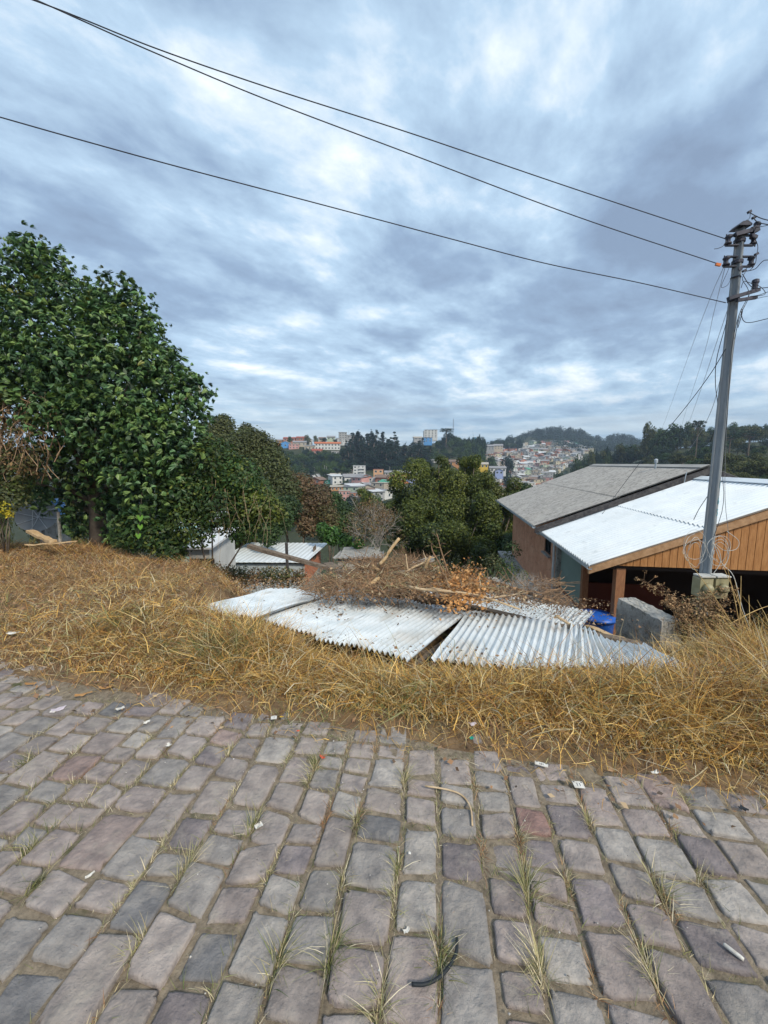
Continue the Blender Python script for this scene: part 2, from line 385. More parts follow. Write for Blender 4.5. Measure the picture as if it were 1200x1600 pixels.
for k in range(len(bounds) - 1):
    v = -2.2 - r2.uniform(0, .2)
    while v < 4.2:
        w = bounds[k+1] - bounds[k]
        ln = w * (r2.choice([r2.uniform(.65, .88), r2.uniform(.85, 1.12), r2.uniform(1.15, 1.6)], p=[.36, .50, .14]))
        v1 = v + ln; g = r2.uniform(.008, .016)
        args = (k, line_u(k, v) + g, line_u(k+1, v) - g * .8, line_u(k, v1) + g, line_u(k+1, v1) - g * .8, v + g, v1 - g)
        cx, cy = uv2xy((bounds[k] + bounds[k+1]) / 2, (v + v1) / 2)
        d = float(edge_d(cx, cy))
        if d < .06 + r2.normal(0, .08):
            c = np.array(PAL[r2.choice(len(PAL), p=pw)][0]) * r2.uniform(.94, 1.26)
            for (qx, qy, qr) in ((.68, 1.66, 1), (-1.70, 1.95, .6), (-1.18, 1.50, .35)):
                if abs(cx - qx) < .09 and abs(cy - qy) < .10: c = c * (1 - qr * .8) + np.array([.21, .115, .10]) * qr * .8
            seen = cy > .85 and abs(cx) < cy * 1.06 + .25
            stones.append((math.hypot(cx, cy) if seen else 99 + math.hypot(cx, cy), args, c, d))
        v = v1
stones.sort(key=lambda s: s[0])
SV = []; SF = []; ST = []; SCc = []; off = 0
for i, (dist, args, c, d) in enumerate(stones):
    n = NS if i < 300 else 12
    V_, Q, T, ctr = stone_arrays(*args, n, r2)
    if d > -.35: V_[:, 2] -= (d + .35) * .022
    if i < 300:
        T4 = np.c_[T, T[:, -1:]]
        me = bpy.data.meshes.new('stone'); me.from_pydata(V_.tolist(), [], Q.tolist() + T.tolist())
        a = me.color_attributes.new('Col', 'FLOAT_COLOR', 'POINT'); a.data.foreach_set('color', np.tile(np.r_[c, 1].astype(np.float32), len(V_)))
        me.materials.append(m_stone); me.polygons.foreach_set('use_smooth', [True] * len(me.polygons)); me.update()
        obj('stone', me, road)
    else:
        SV.append(V_); SF.append(Q + off); SCc.append(np.tile(c, (len(V_), 1)))
        tt = T.reshape(-1, 3); SF.append(np.c_[tt[0::2][:, [0, 1]], tt[1::2][:, [1, 2]]][:n // 2] + off) ; off += len(V_)
rest = obj('distant_stones', mesh_np('distant_stones', np.concatenate(SV), np.concatenate(SF), m_stone, np.concatenate(SCc), True), road)
tag(rest, kind='stuff')

# ---------------------------------------------------------------- blades, leaves (numpy builders)
def blades(X, Y, Zb, L, W, head, tilt, curv, col, K=3, twist=None, r=rng, floor=True):
    n = len(X); seg = L / K
    P = np.zeros((n, K + 1, 3)); P[:, 0] = np.c_[X, Y, Zb]
    hx, hy = np.cos(head), np.sin(head)
    for k in range(K):
        ph = tilt + curv * (k + .5) / K
        s = seg * np.sin(ph); hh = head + (twist * (k + 1) if twist is not None else 0)
        P[:, k+1, 0] = P[:, k, 0] + s * np.cos(hh); P[:, k+1, 1] = P[:, k, 1] + s * np.sin(hh)
        P[:, k+1, 2] = P[:, k, 2] + seg * np.cos(ph)
    if floor:
        g = gz(P[:, :, 0].ravel(), P[:, :, 1].ravel()).reshape(n, K + 1) + .012
        P[:, 1:, 2] = np.maximum(P[:, 1:, 2], g[:, 1:] + r.uniform(0, .05, (n, K)))
    wa = head + np.pi / 2 + r.normal(0, .5, n)
    wd = np.c_[np.cos(wa), np.sin(wa), r.normal(0, .35, n)]
    tap = np.linspace(1, .12, K + 1) if K > 1 else np.array([1, .1])
    tap[0] = .75
    off = wd[:, None, :] * (W[:, None, None] * tap[None, :, None]) * .5
    V = np.concatenate([P - off, P + off], axis=2).reshape(n, (K + 1) * 2, 3)
    base = (np.arange(n) * (K + 1) * 2)[:, None]
    F = []
    for k in range(K): F.append(base + np.array([2*k, 2*k+1, 2*k+3, 2*k+2])[None])
    C = np.repeat(col, (K + 1) * 2, axis=0)
    return V.reshape(-1, 3), np.concatenate(F), C
def straw_cols(n, kind, r=rng):
    pal = {'gold': [(.66, .385, .095), (.80, .52, .155), (.50, .26, .06), (.22, .105, .03), (.78, .57, .25)],
           'brown': [(.40, .21, .10), (.50, .29, .14), (.29, .14, .065), (.55, .37, .19), (.20, .10, .05)],
           'green': [(.13, .17, .05), (.20, .22, .07), (.09, .13, .045), (.34, .32, .12), (.26, .26, .10)],
           'pale': [(.62, .53, .34), (.52, .43, .24), (.42, .38, .19), (.70, .62, .44), (.32, .33, .14)]}[kind]
    c = np.array(pal)[r.integers(0, len(pal), n)] * r.uniform(.5, 1.15, (n, 1))
    return c
m_straw = mat('dry_straw', None, attr=True, rough=.65, transl=.10, spec=.3)
m_blade = m_straw
class Bag:
    def __init__(s): s.V = []; s.F = []; s.C = []; s.n = 0
    def add(s, V, F, C): s.V.append(V); s.F.append(F + s.n); s.C.append(C); s.n += len(V)
    def mesh(s, name, m, smooth=False): return mesh_np(name, np.concatenate(s.V), np.concatenate(s.F), m, np.concatenate(s.C), smooth)
# ---------------------------------------------------------------- collapsed roof: corrugated sheets
m_zinc = mat('weathered_zinc', attr=True, c1=(.62, .68, .71), c2=(.80, .84, .86), scale=3.5, rough=.42, metal=.2, spec=.5, bump=.25, bscale=30, c3=(.30, .25, .20), scale3=2.6, c3lo=.62, c3hi=.8, speck=((.16, .12, .08), 55, .70))
m_zinc_under = m_zinc
m_rustwood = mat('weathered_timber', (.10, .075, .055), (.20, .155, .115), scale=18, rough=.9, stretch=(1, 1, 1), bump=.5, bscale=60)
m_wood_pale = mat('pale_split_wood', (.42, .27, .13), (.60, .44, .26), scale=14, rough=.8, bump=.4, bscale=50)
m_bark = mat('grey_bark', (.13, .105, .085), (.26, .22, .18), scale=16, rough=.9, bump=.7, bscale=50)
def corrugated(name, A, B, C, D, pitch=.076, amp=.018, mat_=None, parent=None, ny=14, warp_=.012, seed=1, th=.003, shade_grime=.62):
    """A near-left, B near-right, C far-right, D far-left; waves counted along AB, ridges run A->D"""
    A, B, C, D = map(Vector, (A, B, C, D)); r = np.random.default_rng(seed)
    nw = max(2, round(((B - A).length + (C - D).length) / 2 / pitch)); n = nw * 8
    u = np.linspace(0, 1, n + 1); v = np.linspace(0, 1, ny + 1); U, V = np.meshgrid(u, v)
    a, b, c, d = (np.array(p) for p in (A, B, C, D))
    P = (a[None, None] * ((1-U) * (1-V))[..., None] + b * (U * (1-V))[..., None] + c * (U * V)[..., None] + d * ((1-U) * V)[..., None])
    nrm = np.cross(b - a, d - a); nrm /= np.linalg.norm(nrm)
    if nrm[2] < 0: nrm = -nrm
    h = amp * np.cos(2 * np.pi * nw * U) + warp_ * np.sin(U * 5.1 + seed) * np.cos(V * 3.3 + seed * 2) + warp_ * .35 * np.sin(U * 17 + V * 9)
    P = P + nrm * h[..., None]
    Q = P - nrm * th
    m = (n + 1) * (ny + 1); Vt = np.concatenate([P.reshape(-1, 3), Q.reshape(-1, 3)])
    ii, jj = np.meshgrid(np.arange(ny), np.arange(n), indexing='ij'); w = n + 1
    Ft = np.stack([ii*w+jj, ii*w+jj+1, (ii+1)*w+jj+1, (ii+1)*w+jj], -1).reshape(-1, 4)
    Fb = Ft[:, ::-1] + m
    e = []
    j = np.arange(n); i = np.arange(ny)
    e.append(np.c_[j+1, j, m+j, m+j+1]); t = ny*w; e.append(np.c_[t+j, t+j+1, m+t+j+1, m+t+j])
    e.append(np.c_[i*w, (i+1)*w, m+(i+1)*w, m+i*w]); e.append(np.c_[(i+1)*w+n, i*w+n, m+i*w+n, m+(i+1)*w+n])
    val = np.clip(-np.cos(2 * np.pi * nw * U) * .8 + .1, 0, 1) * (.35 + .65 * vnoise(U * nw * .5 + seed * 3 + 8, V * 7 + seed, 1.0, 91)) * shade_grime  # shade painted into the wave valleys for rib contrast, broken up by noise
    blot = np.clip((vnoise(U * 6 + seed * 5, V * 4 + seed * 2, 1.0, 92) - .66) * 2.2, 0, .5) * (shade_grime if pitch < .1 else .12)
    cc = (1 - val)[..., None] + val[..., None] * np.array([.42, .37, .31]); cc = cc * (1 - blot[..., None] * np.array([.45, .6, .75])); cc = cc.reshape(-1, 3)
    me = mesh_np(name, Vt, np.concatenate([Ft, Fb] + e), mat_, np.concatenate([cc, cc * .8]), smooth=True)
    import bmesh
    bm = bmesh.new(); bm.from_mesh(me)
    bmesh.ops.recalc_face_normals(bm, faces=bm.faces)
    bm.edges.ensure_lookup_table()
    for ed in bm.edges:
        if len(ed.link_faces) == 2 and ed.calc_face_angle(0) > 1.0: ed.smooth = False
    bm.to_mesh(me); bm.free()
    return obj(name, me, parent)
def sheet(pts, label, seed, lift=0.0, **k):
    q = [on_sheet(x, y, lift + .035 + l) for (x, y, l) in pts]
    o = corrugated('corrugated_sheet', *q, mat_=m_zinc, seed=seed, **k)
    return tag(o, label, 'roof sheet', 'corrugated sheets of the collapsed roof')
# near-left, near-right, far-right, far-left
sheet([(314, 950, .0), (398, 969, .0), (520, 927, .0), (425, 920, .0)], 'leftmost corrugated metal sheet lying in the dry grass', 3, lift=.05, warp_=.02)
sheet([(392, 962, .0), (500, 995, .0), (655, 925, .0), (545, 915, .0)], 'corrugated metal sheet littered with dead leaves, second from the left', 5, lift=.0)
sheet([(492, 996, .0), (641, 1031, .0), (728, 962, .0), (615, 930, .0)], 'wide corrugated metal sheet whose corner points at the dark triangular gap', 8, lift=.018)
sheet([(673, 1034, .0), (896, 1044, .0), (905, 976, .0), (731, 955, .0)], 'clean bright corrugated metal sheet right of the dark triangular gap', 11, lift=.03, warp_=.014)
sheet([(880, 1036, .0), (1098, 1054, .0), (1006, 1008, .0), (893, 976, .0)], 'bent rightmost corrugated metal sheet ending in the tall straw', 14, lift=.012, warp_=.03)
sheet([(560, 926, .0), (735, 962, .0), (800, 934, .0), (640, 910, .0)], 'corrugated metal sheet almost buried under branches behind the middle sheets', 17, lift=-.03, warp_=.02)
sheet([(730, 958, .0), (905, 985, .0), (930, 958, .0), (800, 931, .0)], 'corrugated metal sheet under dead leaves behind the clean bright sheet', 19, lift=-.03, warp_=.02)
# posts, dark boards and rafters under the sheets
def plank(name, a, b, w, h, m, label, cat='plank', group=None, up=(0, 0, 1), nseg=6, jit=.006, seed=0):
    r = np.random.default_rng(seed + 50); a, b = Vector(a), Vector(b); d = (b - a); L = d.length; d.normalize()
    x = d.cross(Vector(up)).normalized(); z = x.cross(d); vs = []
    for i in range(nseg + 1):
        c = a + d * L * i / nseg + Vector(r.normal(0, jit, 3)); k = 1 + r.normal(0, .05)
        vs += [c + x * sx * w / 2 * k + z * sz * h / 2 * k for sx, sz in ((-1, -1), (1, -1), (1, 1), (-1, 1))]
    fs = [(3, 2, 1, 0), tuple(nseg * 4 + i for i in range(4))]
    for i in range(nseg):
        for k in range(4): fs.append((i*4+k, i*4+(k+1) % 4, i*4+4+(k+1) % 4, i*4+4+k))
    return tag(MB().add(vs, fs).build(name, m), label, cat, group)
def below(p, dz=.08): p = Vector(p); p.z -= dz; return p
plank('rafter', below(on_sheet(640, 1040), .0) + Vector((0, .0, -.06)), below(on_sheet(760, 945), .07), .06, .07, m_rustwood, 'dark timber lying in the triangular gap between two metal sheets', 'rafter')
plank('rafter', below(on_sheet(380, 972), .07), below(on_sheet(1075, 1062), .09), .07, .08, m_rustwood, 'long dark eaves timber under the near edge of the metal sheets', 'rafter')
plank('rafter', below(on_sheet(560, 915), .10), below(on_sheet(1010, 1000), .10), .08, .08, m_rustwood, 'dark timber carrying the far edge of the metal sheets', 'rafter')
for i, (px, py) in enumerate(((420, 985), (680, 1050), (870, 1058), (1010, 1060), (930, 985), (600, 930))):
    t = below(on_sheet(px, py), .06); g = gz1(t.x, t.y) - .1
    lab = ['below the leftmost sheets', 'below the dark triangular gap', 'below the right end of the clean bright sheet', 'below the bent rightmost sheet', 'below the far edge by the concrete block wall', 'below the buried sheet in the middle'][i]
    o = MB().beam((t.x, t.y + .05, g), (t.x, t.y + .05, t.z), .07, .07, (0, 1, 0)).build('short_post', m_rustwood); tag(o, 'short dark timber prop ' + lab, 'post', 'props under the collapsed roof')
# beams resting on the sheets
def up(p, dz): p = Vector(p); p.z += dz; return p
plank('wooden_beam', at(389, 853, 7.1), up(on_sheet(735, 956), .05), .10, .06, m_rustwood, 'long grey beam leaning from the white shed down across the sheets', 'beam', nseg=10, seed=1)
plank('wooden_beam', up(on_sheet(690, 943), .05), up(on_sheet(1002, 1012), .03), .11, .05, m_rustwood, 'long dark beam lying along the back of the right-hand sheets', 'beam', nseg=10, seed=2)

# ---------------------------------------------------------------- house on the right
HA = R(8.5); HX, HY, HZ = 4.0, 7.5, -2.75
m_plaster = mat('pink_rough_plaster', (.56, .26, .15), (.68, .37, .23), scale=2.2, rough=.95, bump=.9, bscale=22, bdist=.03, c3=(.26, .13, .085), scale3=9, c3lo=.55, c3hi=.75)
m_fibro = mat('mossy_fibre_cement', attr=True, c1=(.27, .265, .255), c2=(.40, .39, .37), scale=5, rough=.95, bump=.5, bscale=40, c3=(.17, .16, .15), scale3=14, c3lo=.52, c3hi=.68, rotz=HA, stretch=(.6, 2.2, 1))
m_whiteroof = mat('white_roof_sheet', attr=True, c1=(.68, .73, .76), c2=(.78, .82, .84), scale=2.0, rough=.5, spec=.4, c3=(.46, .50, .52), scale3=4, c3lo=.58, c3hi=.8, metal=.1)
m_varnish = mat('varnished_boards', (.32, .145, .052), (.46, .23, .09), scale=9, rough=.5, stretch=(4, 4, .5), bump=.2, bscale=30, speck=((.14, .05, .02), 3.6, .70), c3=(.25, .10, .03), scale3=22, c3lo=.55, c3hi=.8)
m_beamwood = mat('brown_beam_wood', (.30, .17, .085), (.44, .27, .15), scale=12, rough=.7, bump=.3)
m_post = mat('reddish_post_wood', (.22, .10, .05), (.33, .16, .08), scale=14, rough=.75, stretch=(3, 3, .6), bump=.4)
m_fascia = mat('blackened_fascia', (.035, .033, .037), (.085, .08, .08), scale=10, rough=.8, bump=.4)
m_gutter = mat('grey_zinc_gutter', (.36, .41, .44), (.48, .52, .55), scale=5, rough=.45, metal=.4)
m_conc = mat('raw_concrete', (.28, .27, .25), (.46, .445, .41), scale=6, rough=.95, bump=.8, bscale=28, bdist=.02, c3=(.13, .13, .11), scale3=12, c3lo=.5, c3hi=.7)
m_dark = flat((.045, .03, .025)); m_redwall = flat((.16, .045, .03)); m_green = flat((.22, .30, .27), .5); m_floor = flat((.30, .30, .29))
m_black = flat((.02, .02, .022), .6)
m_glass = mat('dark_glass', (.03, .045, .05), (.06, .075, .08), rough=.12, spec=.6)
m_whitep = flat((.72, .73, .72), .6)
house = empty('house', (HX, HY, HZ), -HA, 'pink plastered house with grey ribbed roof and white-roofed timber carport', 'house')
PT = .39                      # roof pitch (rise per metre)
def hz(z): return z - HZ
EZ = hz(-.38)
# white roof: left slope in two courses, right slope beyond the ridge
def rp(s, l, z0=EZ, dz=0): return (s, l, z0 + PT * s + dz)
W1 = 2.0
for (s0, s1, dz) in ((0.0, 2.06, 0.0), (1.98, 4.05, .022)):
    corrugated('roof_sheet', rp(s0, 4.12, dz=dz), rp(s0, 0.0, dz=dz), rp(s1, 0.0, dz=dz), rp(s1, 4.12, dz=dz), shade_grime=.75, pitch=.145, amp=.030, mat_=m_whiteroof, parent=house, ny=4, warp_=.003, th=.006)
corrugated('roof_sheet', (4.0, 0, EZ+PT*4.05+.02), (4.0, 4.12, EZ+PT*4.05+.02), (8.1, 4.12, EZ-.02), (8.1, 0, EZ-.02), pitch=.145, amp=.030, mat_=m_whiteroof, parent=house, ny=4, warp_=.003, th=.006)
rc = MB()
for s_ in (-1, 1):
    rc.prism([(4.02, -.02, EZ+PT*4.05+.065), (4.02 + s_*.2, -.02, EZ+PT*3.85+.065), (4.02 + s_*.2, -.02, EZ+PT*3.85+.05), (4.02, -.02, EZ+PT*4.05+.05)], (0, 4.16, 0))
rc.build('ridge_cap', flat((.66, .71, .74), .5), house)
# grey roof, offset slightly higher
GZ0 = hz(-.205) + PT * .18
def gp(s, l, dz=0): return (s, l, GZ0 + PT * s + dz)
for (s0, s1, dz) in ((-.2, 2.06, 0), (1.98, 4.22, .02)):
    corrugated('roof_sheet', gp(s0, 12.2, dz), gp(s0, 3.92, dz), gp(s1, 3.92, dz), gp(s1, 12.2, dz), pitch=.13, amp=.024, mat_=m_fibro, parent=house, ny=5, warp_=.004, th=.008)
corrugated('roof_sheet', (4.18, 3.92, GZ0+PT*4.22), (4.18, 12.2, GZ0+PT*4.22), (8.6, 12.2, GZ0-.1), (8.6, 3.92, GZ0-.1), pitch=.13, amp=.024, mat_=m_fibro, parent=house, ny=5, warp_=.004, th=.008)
rc = MB()
for s_ in (-1, 1):
    rc.prism([(4.2, 3.9, GZ0+PT*4.22+.06), (4.2 + s_*.2, 3.9, GZ0+PT*4.02+.06), (4.2 + s_*.2, 3.9, GZ0+PT*4.02+.045), (4.2, 3.9, GZ0+PT*4.22+.045)], (0, 8.32, 0))
rc.build('ridge_cap', flat((.36, .35, .33), .9), house)
# dark barge board of the grey roof
MB().prism([(-.2, 3.86, GZ0 - .08 - .05), (4.2, 3.86, GZ0 + PT*4.2 - .03), (4.2, 3.86, GZ0 + PT*4.2 - .20), (-.2, 3.86, GZ0 - .08 - .20)], (0, .045, 0)).build('barge_board', m_fascia, house)
MB().prism([(4.2, 3.86, GZ0 + PT*4.2 - .03), (8.6, 3.86, GZ0 - .13), (8.6, 3.86, GZ0 - .30), (4.2, 3.86, GZ0 + PT*4.2 - .20)], (0, .045, 0)).build('barge_board', m_fascia, house)
# gutters
def gutter(l0, l1, s, z):
    prof = [(-.07, .03), (-.07, -.045), (-.04, -.065), (.02, -.065), (.03, -.02), (.02, -.05), (-.04, -.055), (-.062, -.04), (-.062, .03)]
    return MB().prism([(s + a, l0, z + b) for a, b in prof], (0, l1 - l0, 0)).build('gutter', m_gutter, house)
gutter(-.01, 4.15, 0.0, EZ + .0); gutter(3.9, 12.25, -.2, GZ0 - .08)
# rake beam, gable boards
def rkz(s): return EZ + PT * (s if s < 4.03 else 8.06 - s)
for (a, b) in ((-.02, 4.03), (4.03, 8.1)):
    MB().prism([(a, .01, rkz(a) - .02), (b, .01, rkz(b) - .02), (b, .01, rkz(b) - .15), (a, .01, rkz(a) - .15)], (0, .06, 0)).build('rake_beam', m_beamwood, house)
bz = hz(-.37)
s = .54; k = 0; rb = np.random.default_rng(5)
while s < 7.6:
    w = .128 + rb.uniform(-.004, .004); g = .005; y0 = .085 + rb.uniform(0, .004)
    t0, t1 = rkz(s + g) - .12, rkz(s + w - g) - .12
    if min(t0, t1) > bz + .02:
        c = .003
        MB().prism([(s+g, y0, bz), (s+w-g, y0, bz), (s+w-g, y0, t1), (s+g, y0, t0)], (0, .02, 0)).build('gable_board', m_varnish, house)
    s += w; k += 1
MB().box((4.05, .115, bz + .05), (7.3, .02, .1)).build('board_batten', m_dark, house)
MB().beam((.5, .25, bz - .02), (7.7, .25, bz - .02), .12, .16).build('lintel_beam', m_dark, house)
# posts
MB().box((.63, .25, (bz - .05) / 2 - .1), (.165, .165, bz + .1)).build('post', m_post, house)
MB().box((.63, 2.1, (bz) / 2 - .1), (.14, .14, bz + .2)).build('post', m_post, house)
MB().box((7.4, .25, (bz - .05) / 2), (.165, .165, bz - .05)).build('post', m_post, house)
MB().box((4.3, .25, (bz - .05) / 2), (.165, .165, bz - .05)).build('post', m_post, house)
MB().beam((.63, .1, EZ + PT*.63 - .1), (.63, 4.1, EZ + PT*.63 - .1), .1, .12).build('eaves_beam', m_post, house)
for l in (.9, 1.7, 2.5, 3.3):
    MB().beam((.05, l, EZ + PT*.05 - .07), (4.0, l, EZ + PT*4.0 - .07), .06, .08).build('carport_rafter', m_post, house)
    MB().beam((4.1, l, EZ + PT*4.0 - .07), (8.0, l, EZ - .07), .06, .08).build('carport_rafter', m_post, house)
MB().box((4.2, 5.9, -.05), (8.6, 12.4, .1)).build('floor_slab', m_floor, house)
# walls of the pink house with the window opening left free
wl0, wl1, wx = 4.2, 11.6, .5
wt = GZ0 + PT * wx - .05
o0, o1, oz0, oz1 = 4.75, 5.55, hz(-1.28), hz(-.52)
wb = MB()
wb.box((wx + .1, (wl0 + o0) / 2, wt / 2), (.2, o0 - wl0, wt)); wb.box((wx + .1, (o1 + wl1) / 2, wt / 2), (.2, wl1 - o1, wt))
wb.box((wx + .1, (o0 + o1) / 2, oz0 / 2), (.2, o1 - o0, oz0)); wb.box((wx + .1, (o0 + o1) / 2, (oz1 + wt) / 2), (.2, o1 - o0, wt - oz1))
wb.build('side_wall', m_plaster, house)
fr = MB()
for a, b, c, d in ((o0, o0 + .05, oz0, oz1), (o1 - .05, o1, oz0, oz1), (o0 + .05, o1 - .05, oz0, oz0 + .05), (o0 + .05, o1 - .05, oz1 - .05, oz1), ((o0+o1)/2 - .02, (o0+o1)/2 + .02, oz0 + .05, oz1 - .05)):
    fr.box((wx + .06, (a + b) / 2, (c + d) / 2), (.06, b - a, d - c))
win = fr.build('window', m_black, house)
MB().box((wx + .08, (o0 + o1) / 2, (oz0 + oz1) / 2), (.01, o1 - o0 - .1, oz1 - oz0 - .1)).build('pane', m_glass, win)
MB().box((wx - .03, (o0 + o1) / 2, oz0 - .03), (.12, o1 - o0 + .1, .05)).build('window_sill', m_conc, house)
# front wall of the house behind the carport, far gable, right wall
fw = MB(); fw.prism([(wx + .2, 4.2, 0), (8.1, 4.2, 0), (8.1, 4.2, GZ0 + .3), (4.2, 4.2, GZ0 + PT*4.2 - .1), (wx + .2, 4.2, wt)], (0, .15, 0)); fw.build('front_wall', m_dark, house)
fw = MB(); fw.prism([(wx + .2, 11.4, 0), (8.1, 11.4, 0), (8.1, 11.4, GZ0 + .3), (4.2, 11.4, GZ0 + PT*4.2 - .1), (wx + .2, 11.4, wt)], (0, .15, 0)); fw.build('rear_wall', m_plaster, house)
MB().box((8.2, 7.9, (GZ0 + .2) / 2), (.2, 7.4, GZ0 + .2)).build('side_wall', m_plaster, house)
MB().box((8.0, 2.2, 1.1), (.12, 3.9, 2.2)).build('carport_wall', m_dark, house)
MB().box((wx + .1, 4.1, (wt - .1) / 2), (.2, .19, wt - .1)).build('corner_column', m_conc, house)
# greenish glazed screen and pale plinth between column and posts
pn = MB(); pn.box((.62, 3.1, .35), (.06, 1.85, .7)); pn.build('plinth', m_floor, house)
MB().box((.62, 3.1, 1.42), (.03, 1.85, 1.40)).build('screen_panel', m_green, house)
MB().box((.61, 3.1, .725), (.07, 1.85, .05)).build('screen_rail', m_redwall, house)
MB().box((1.9, 3.3, .55), (2.3, .08, 1.1)).build('cupboard_front', m_redwall, house)
# chimney pipe
cp = MB(); cp.lathe([(.03, 0), (.03, .22), (.055, .23), (.055, .33), (.02, .36)], 10, Matrix.Translation((3.9, 6.0, GZ0 + PT * 3.9))); cp.build('vent_pipe', m_gutter, house)
# drain pipe stub under the grey gutter
MB().tube([(-.16, 3.98, GZ0 - .14), (-.1, 4.0, GZ0 - .3), (.3, 4.1, GZ0 - .42), (.42, 4.1, GZ0 - .6), (.42, 4.1, .1)], .035, 8).build('drain_pipe', m_whitep, house)
# rolling bracket + insulator on the gable
MB().tube([(3.6, 3.84, GZ0+PT*3.6-.25), (3.6, 3.80, GZ0+PT*3.6-.02), (3.62, 3.8, GZ0+PT*3.6+.1)], .012, 6).build('wire_bracket', m_gutter, house)

# blue tub by the post
tp = at(938, 968, 7.6); tub = empty('blue_tub', (tp.x, tp.y + .1, HZ + .05), 0, 'round bright blue plastic tub beside the reddish front post', 'tub')
m_blue = mat('blue_plastic', (.015, .09, .42), (.02, .13, .55), rough=.4, spec=.5)
h_ = tp.z - HZ - .02
MB().lathe([(.22, 0), (.30, h_ - .1), (.33, h_ - .04), (.34, h_), (.31, h_), (.29, h_ - .06), (.2, .1)], 28).build('barrel', m_blue, tub, True)
MB().lathe([(.355, h_ - .03), (.36, h_ + .02), (.18, h_ + .045), (.02, h_ + .05)], 28).build('lid', m_blue, tub, True)

# concrete block wall
cw = MB(); a = R(-4)
cx_, cy_ = 4.02, 5.83
import bmesh
def rough_block(name, c, d, rz, m, seed, amp=.02, cuts=7):
    bm = bmesh.new(); bmesh.ops.create_cube(bm, size=1)
    bmesh.ops.subdivide_edges(bm, edges=bm.edges, cuts=cuts, use_grid_fill=True)
    r = np.random.default_rng(seed)
    for v in bm.verts:
        v.co = Vector((v.co.x * d[0], v.co.y * d[1], v.co.z * d[2])) + Vector(r.normal(0, amp / 2, 3))
    me = bpy.data.meshes.new(name); bm.to_mesh(me); bm.free(); me.materials.append(m)
    o = obj(name, me); o.location = c; o.rotation_euler = (0, 0, rz); return o
tag(rough_block('concrete_wall', (cx_, cy_, -1.35), (.30, .98, 1.5), R(3), m_conc, 3, .010, 14), 'short thick raw concrete wall stub standing beside the carport post', 'wall')
# ---------------------------------------------------------------- concrete pole
m_pole = mat('grey_pole_concrete', (.20, .23, .255), (.29, .315, .335), scale=5, rough=.85, bump=.5, bscale=50, c3=(.14, .16, .18), scale3=2.5, c3lo=.5, c3hi=.75, stretch=(1, 1, .35))
m_iron = mat('dark_iron', (.035, .04, .055), (.07, .07, .09), rough=.6, metal=.5)
m_cable = flat((.035, .04, .05), .6); m_cable_grey = flat((.20, .21, .23), .6); m_cable_white = flat((.55, .55, .52), .5)
m_blueletter = flat((.03, .26, .34), .6)
PY = 6.0
pb = at(1101, 905, PY); ptop = at(1158, 352, PY)
PX = (pb.x + ptop.x) / 2; lean = (ptop.x - pb.x) / (ptop.z - pb.z)
pz0 = gz1(PX, PY) - .6; pz1 = ptop.z
pole = empty('utility_pole', (PX, PY, gz1(PX, PY)), 0, 'tall grey concrete utility pole with painted number 165 and meter boxes', 'utility pole')
pole.matrix_parent_inverse = Matrix.Identity(4)
def pw_(p): return Vector(p) - Vector(pole.location)
def axis(z): return Vector((pb.x + lean * (z - pb.z), PY, z))
prof = []
RZ = R(38)
def section(z):
    k = (pz1 - z) / (pz1 - pz0); hw = .036 + .020 * k; hd = .048 + .030 * k
    pts = [(-hw, -hd * .8), (-hw * .8, -hd), (hw * .8, -hd), (hw, -hd * .8), (hw, -hd * .55), (hw * .72, -hd * .42), (hw * .72, hd * .42), (hw, hd * .55),
           (hw, hd * .8), (hw * .8, hd), (-hw * .8, hd), (-hw, hd * .8), (-hw, hd * .55), (-hw * .72, hd * .42), (-hw * .72, -hd * .42), (-hw, -hd * .55)]
    c = axis(z); cs, sn2 = math.cos(RZ), math.sin(RZ)
    return [pw_((c.x + x * cs - y * sn2, c.y + x * sn2 + y * cs, z)) for x, y in pts]
mb = MB(); zs = np.linspace(pz0, pz1, 12); vs = []; fs = []
for z in zs: vs += section(z)
for i in range(11):
    for k in range(16): fs.append((i*16+k, i*16+(k+1) % 16, (i+1)*16+(k+1) % 16, (i+1)*16+k))
fs += [tuple(range(16))[::-1], tuple(11*16+k for k in range(16))]
mb.add(vs, fs).build('shaft', m_pole, pole)
def spool(c, parent, tilt=0.0):
    M = Matrix.Translation(c) @ Matrix.Rotation(tilt, 4, 'Y')
    return MB().lathe([(.018, -.055), (.042, -.052), (.045, -.035), (.026, -.018), (.026, .018), (.045, .035), (.042, .052), (.018, .055)], 12, M).build('insulator', m_iron, parent, True)
def bracket(z, sides=(-1, 1)):
    c = axis(z)
    b = MB()
    for s_ in sides:
        for dz in (-.065, .065):
            b.box(pw_((c.x + s_ * .11, PY - .02, z + dz)), (.16, .045, .014))
        b.tube([pw_((c.x + s_ * .205, PY - .02, z - .08)), pw_((c.x + s_ * .205, PY - .02, z + .08))], .009, 6)
    b.lathe([(.068, -.02), (.069, .02)], 12, Matrix.Translation(pw_(c)))
    o = b.build('bracket', m_iron, pole)
    for s_ in sides: spool(pw_((c.x + s_ * .175, PY - .02, z)), o)
zA = at(1155, 377, PY).z; zB = at(1150, 410, PY).z; zC = at(1148, 469, PY).z; zT = at(1158, 362, PY).z
bracket(zA); bracket(zB)
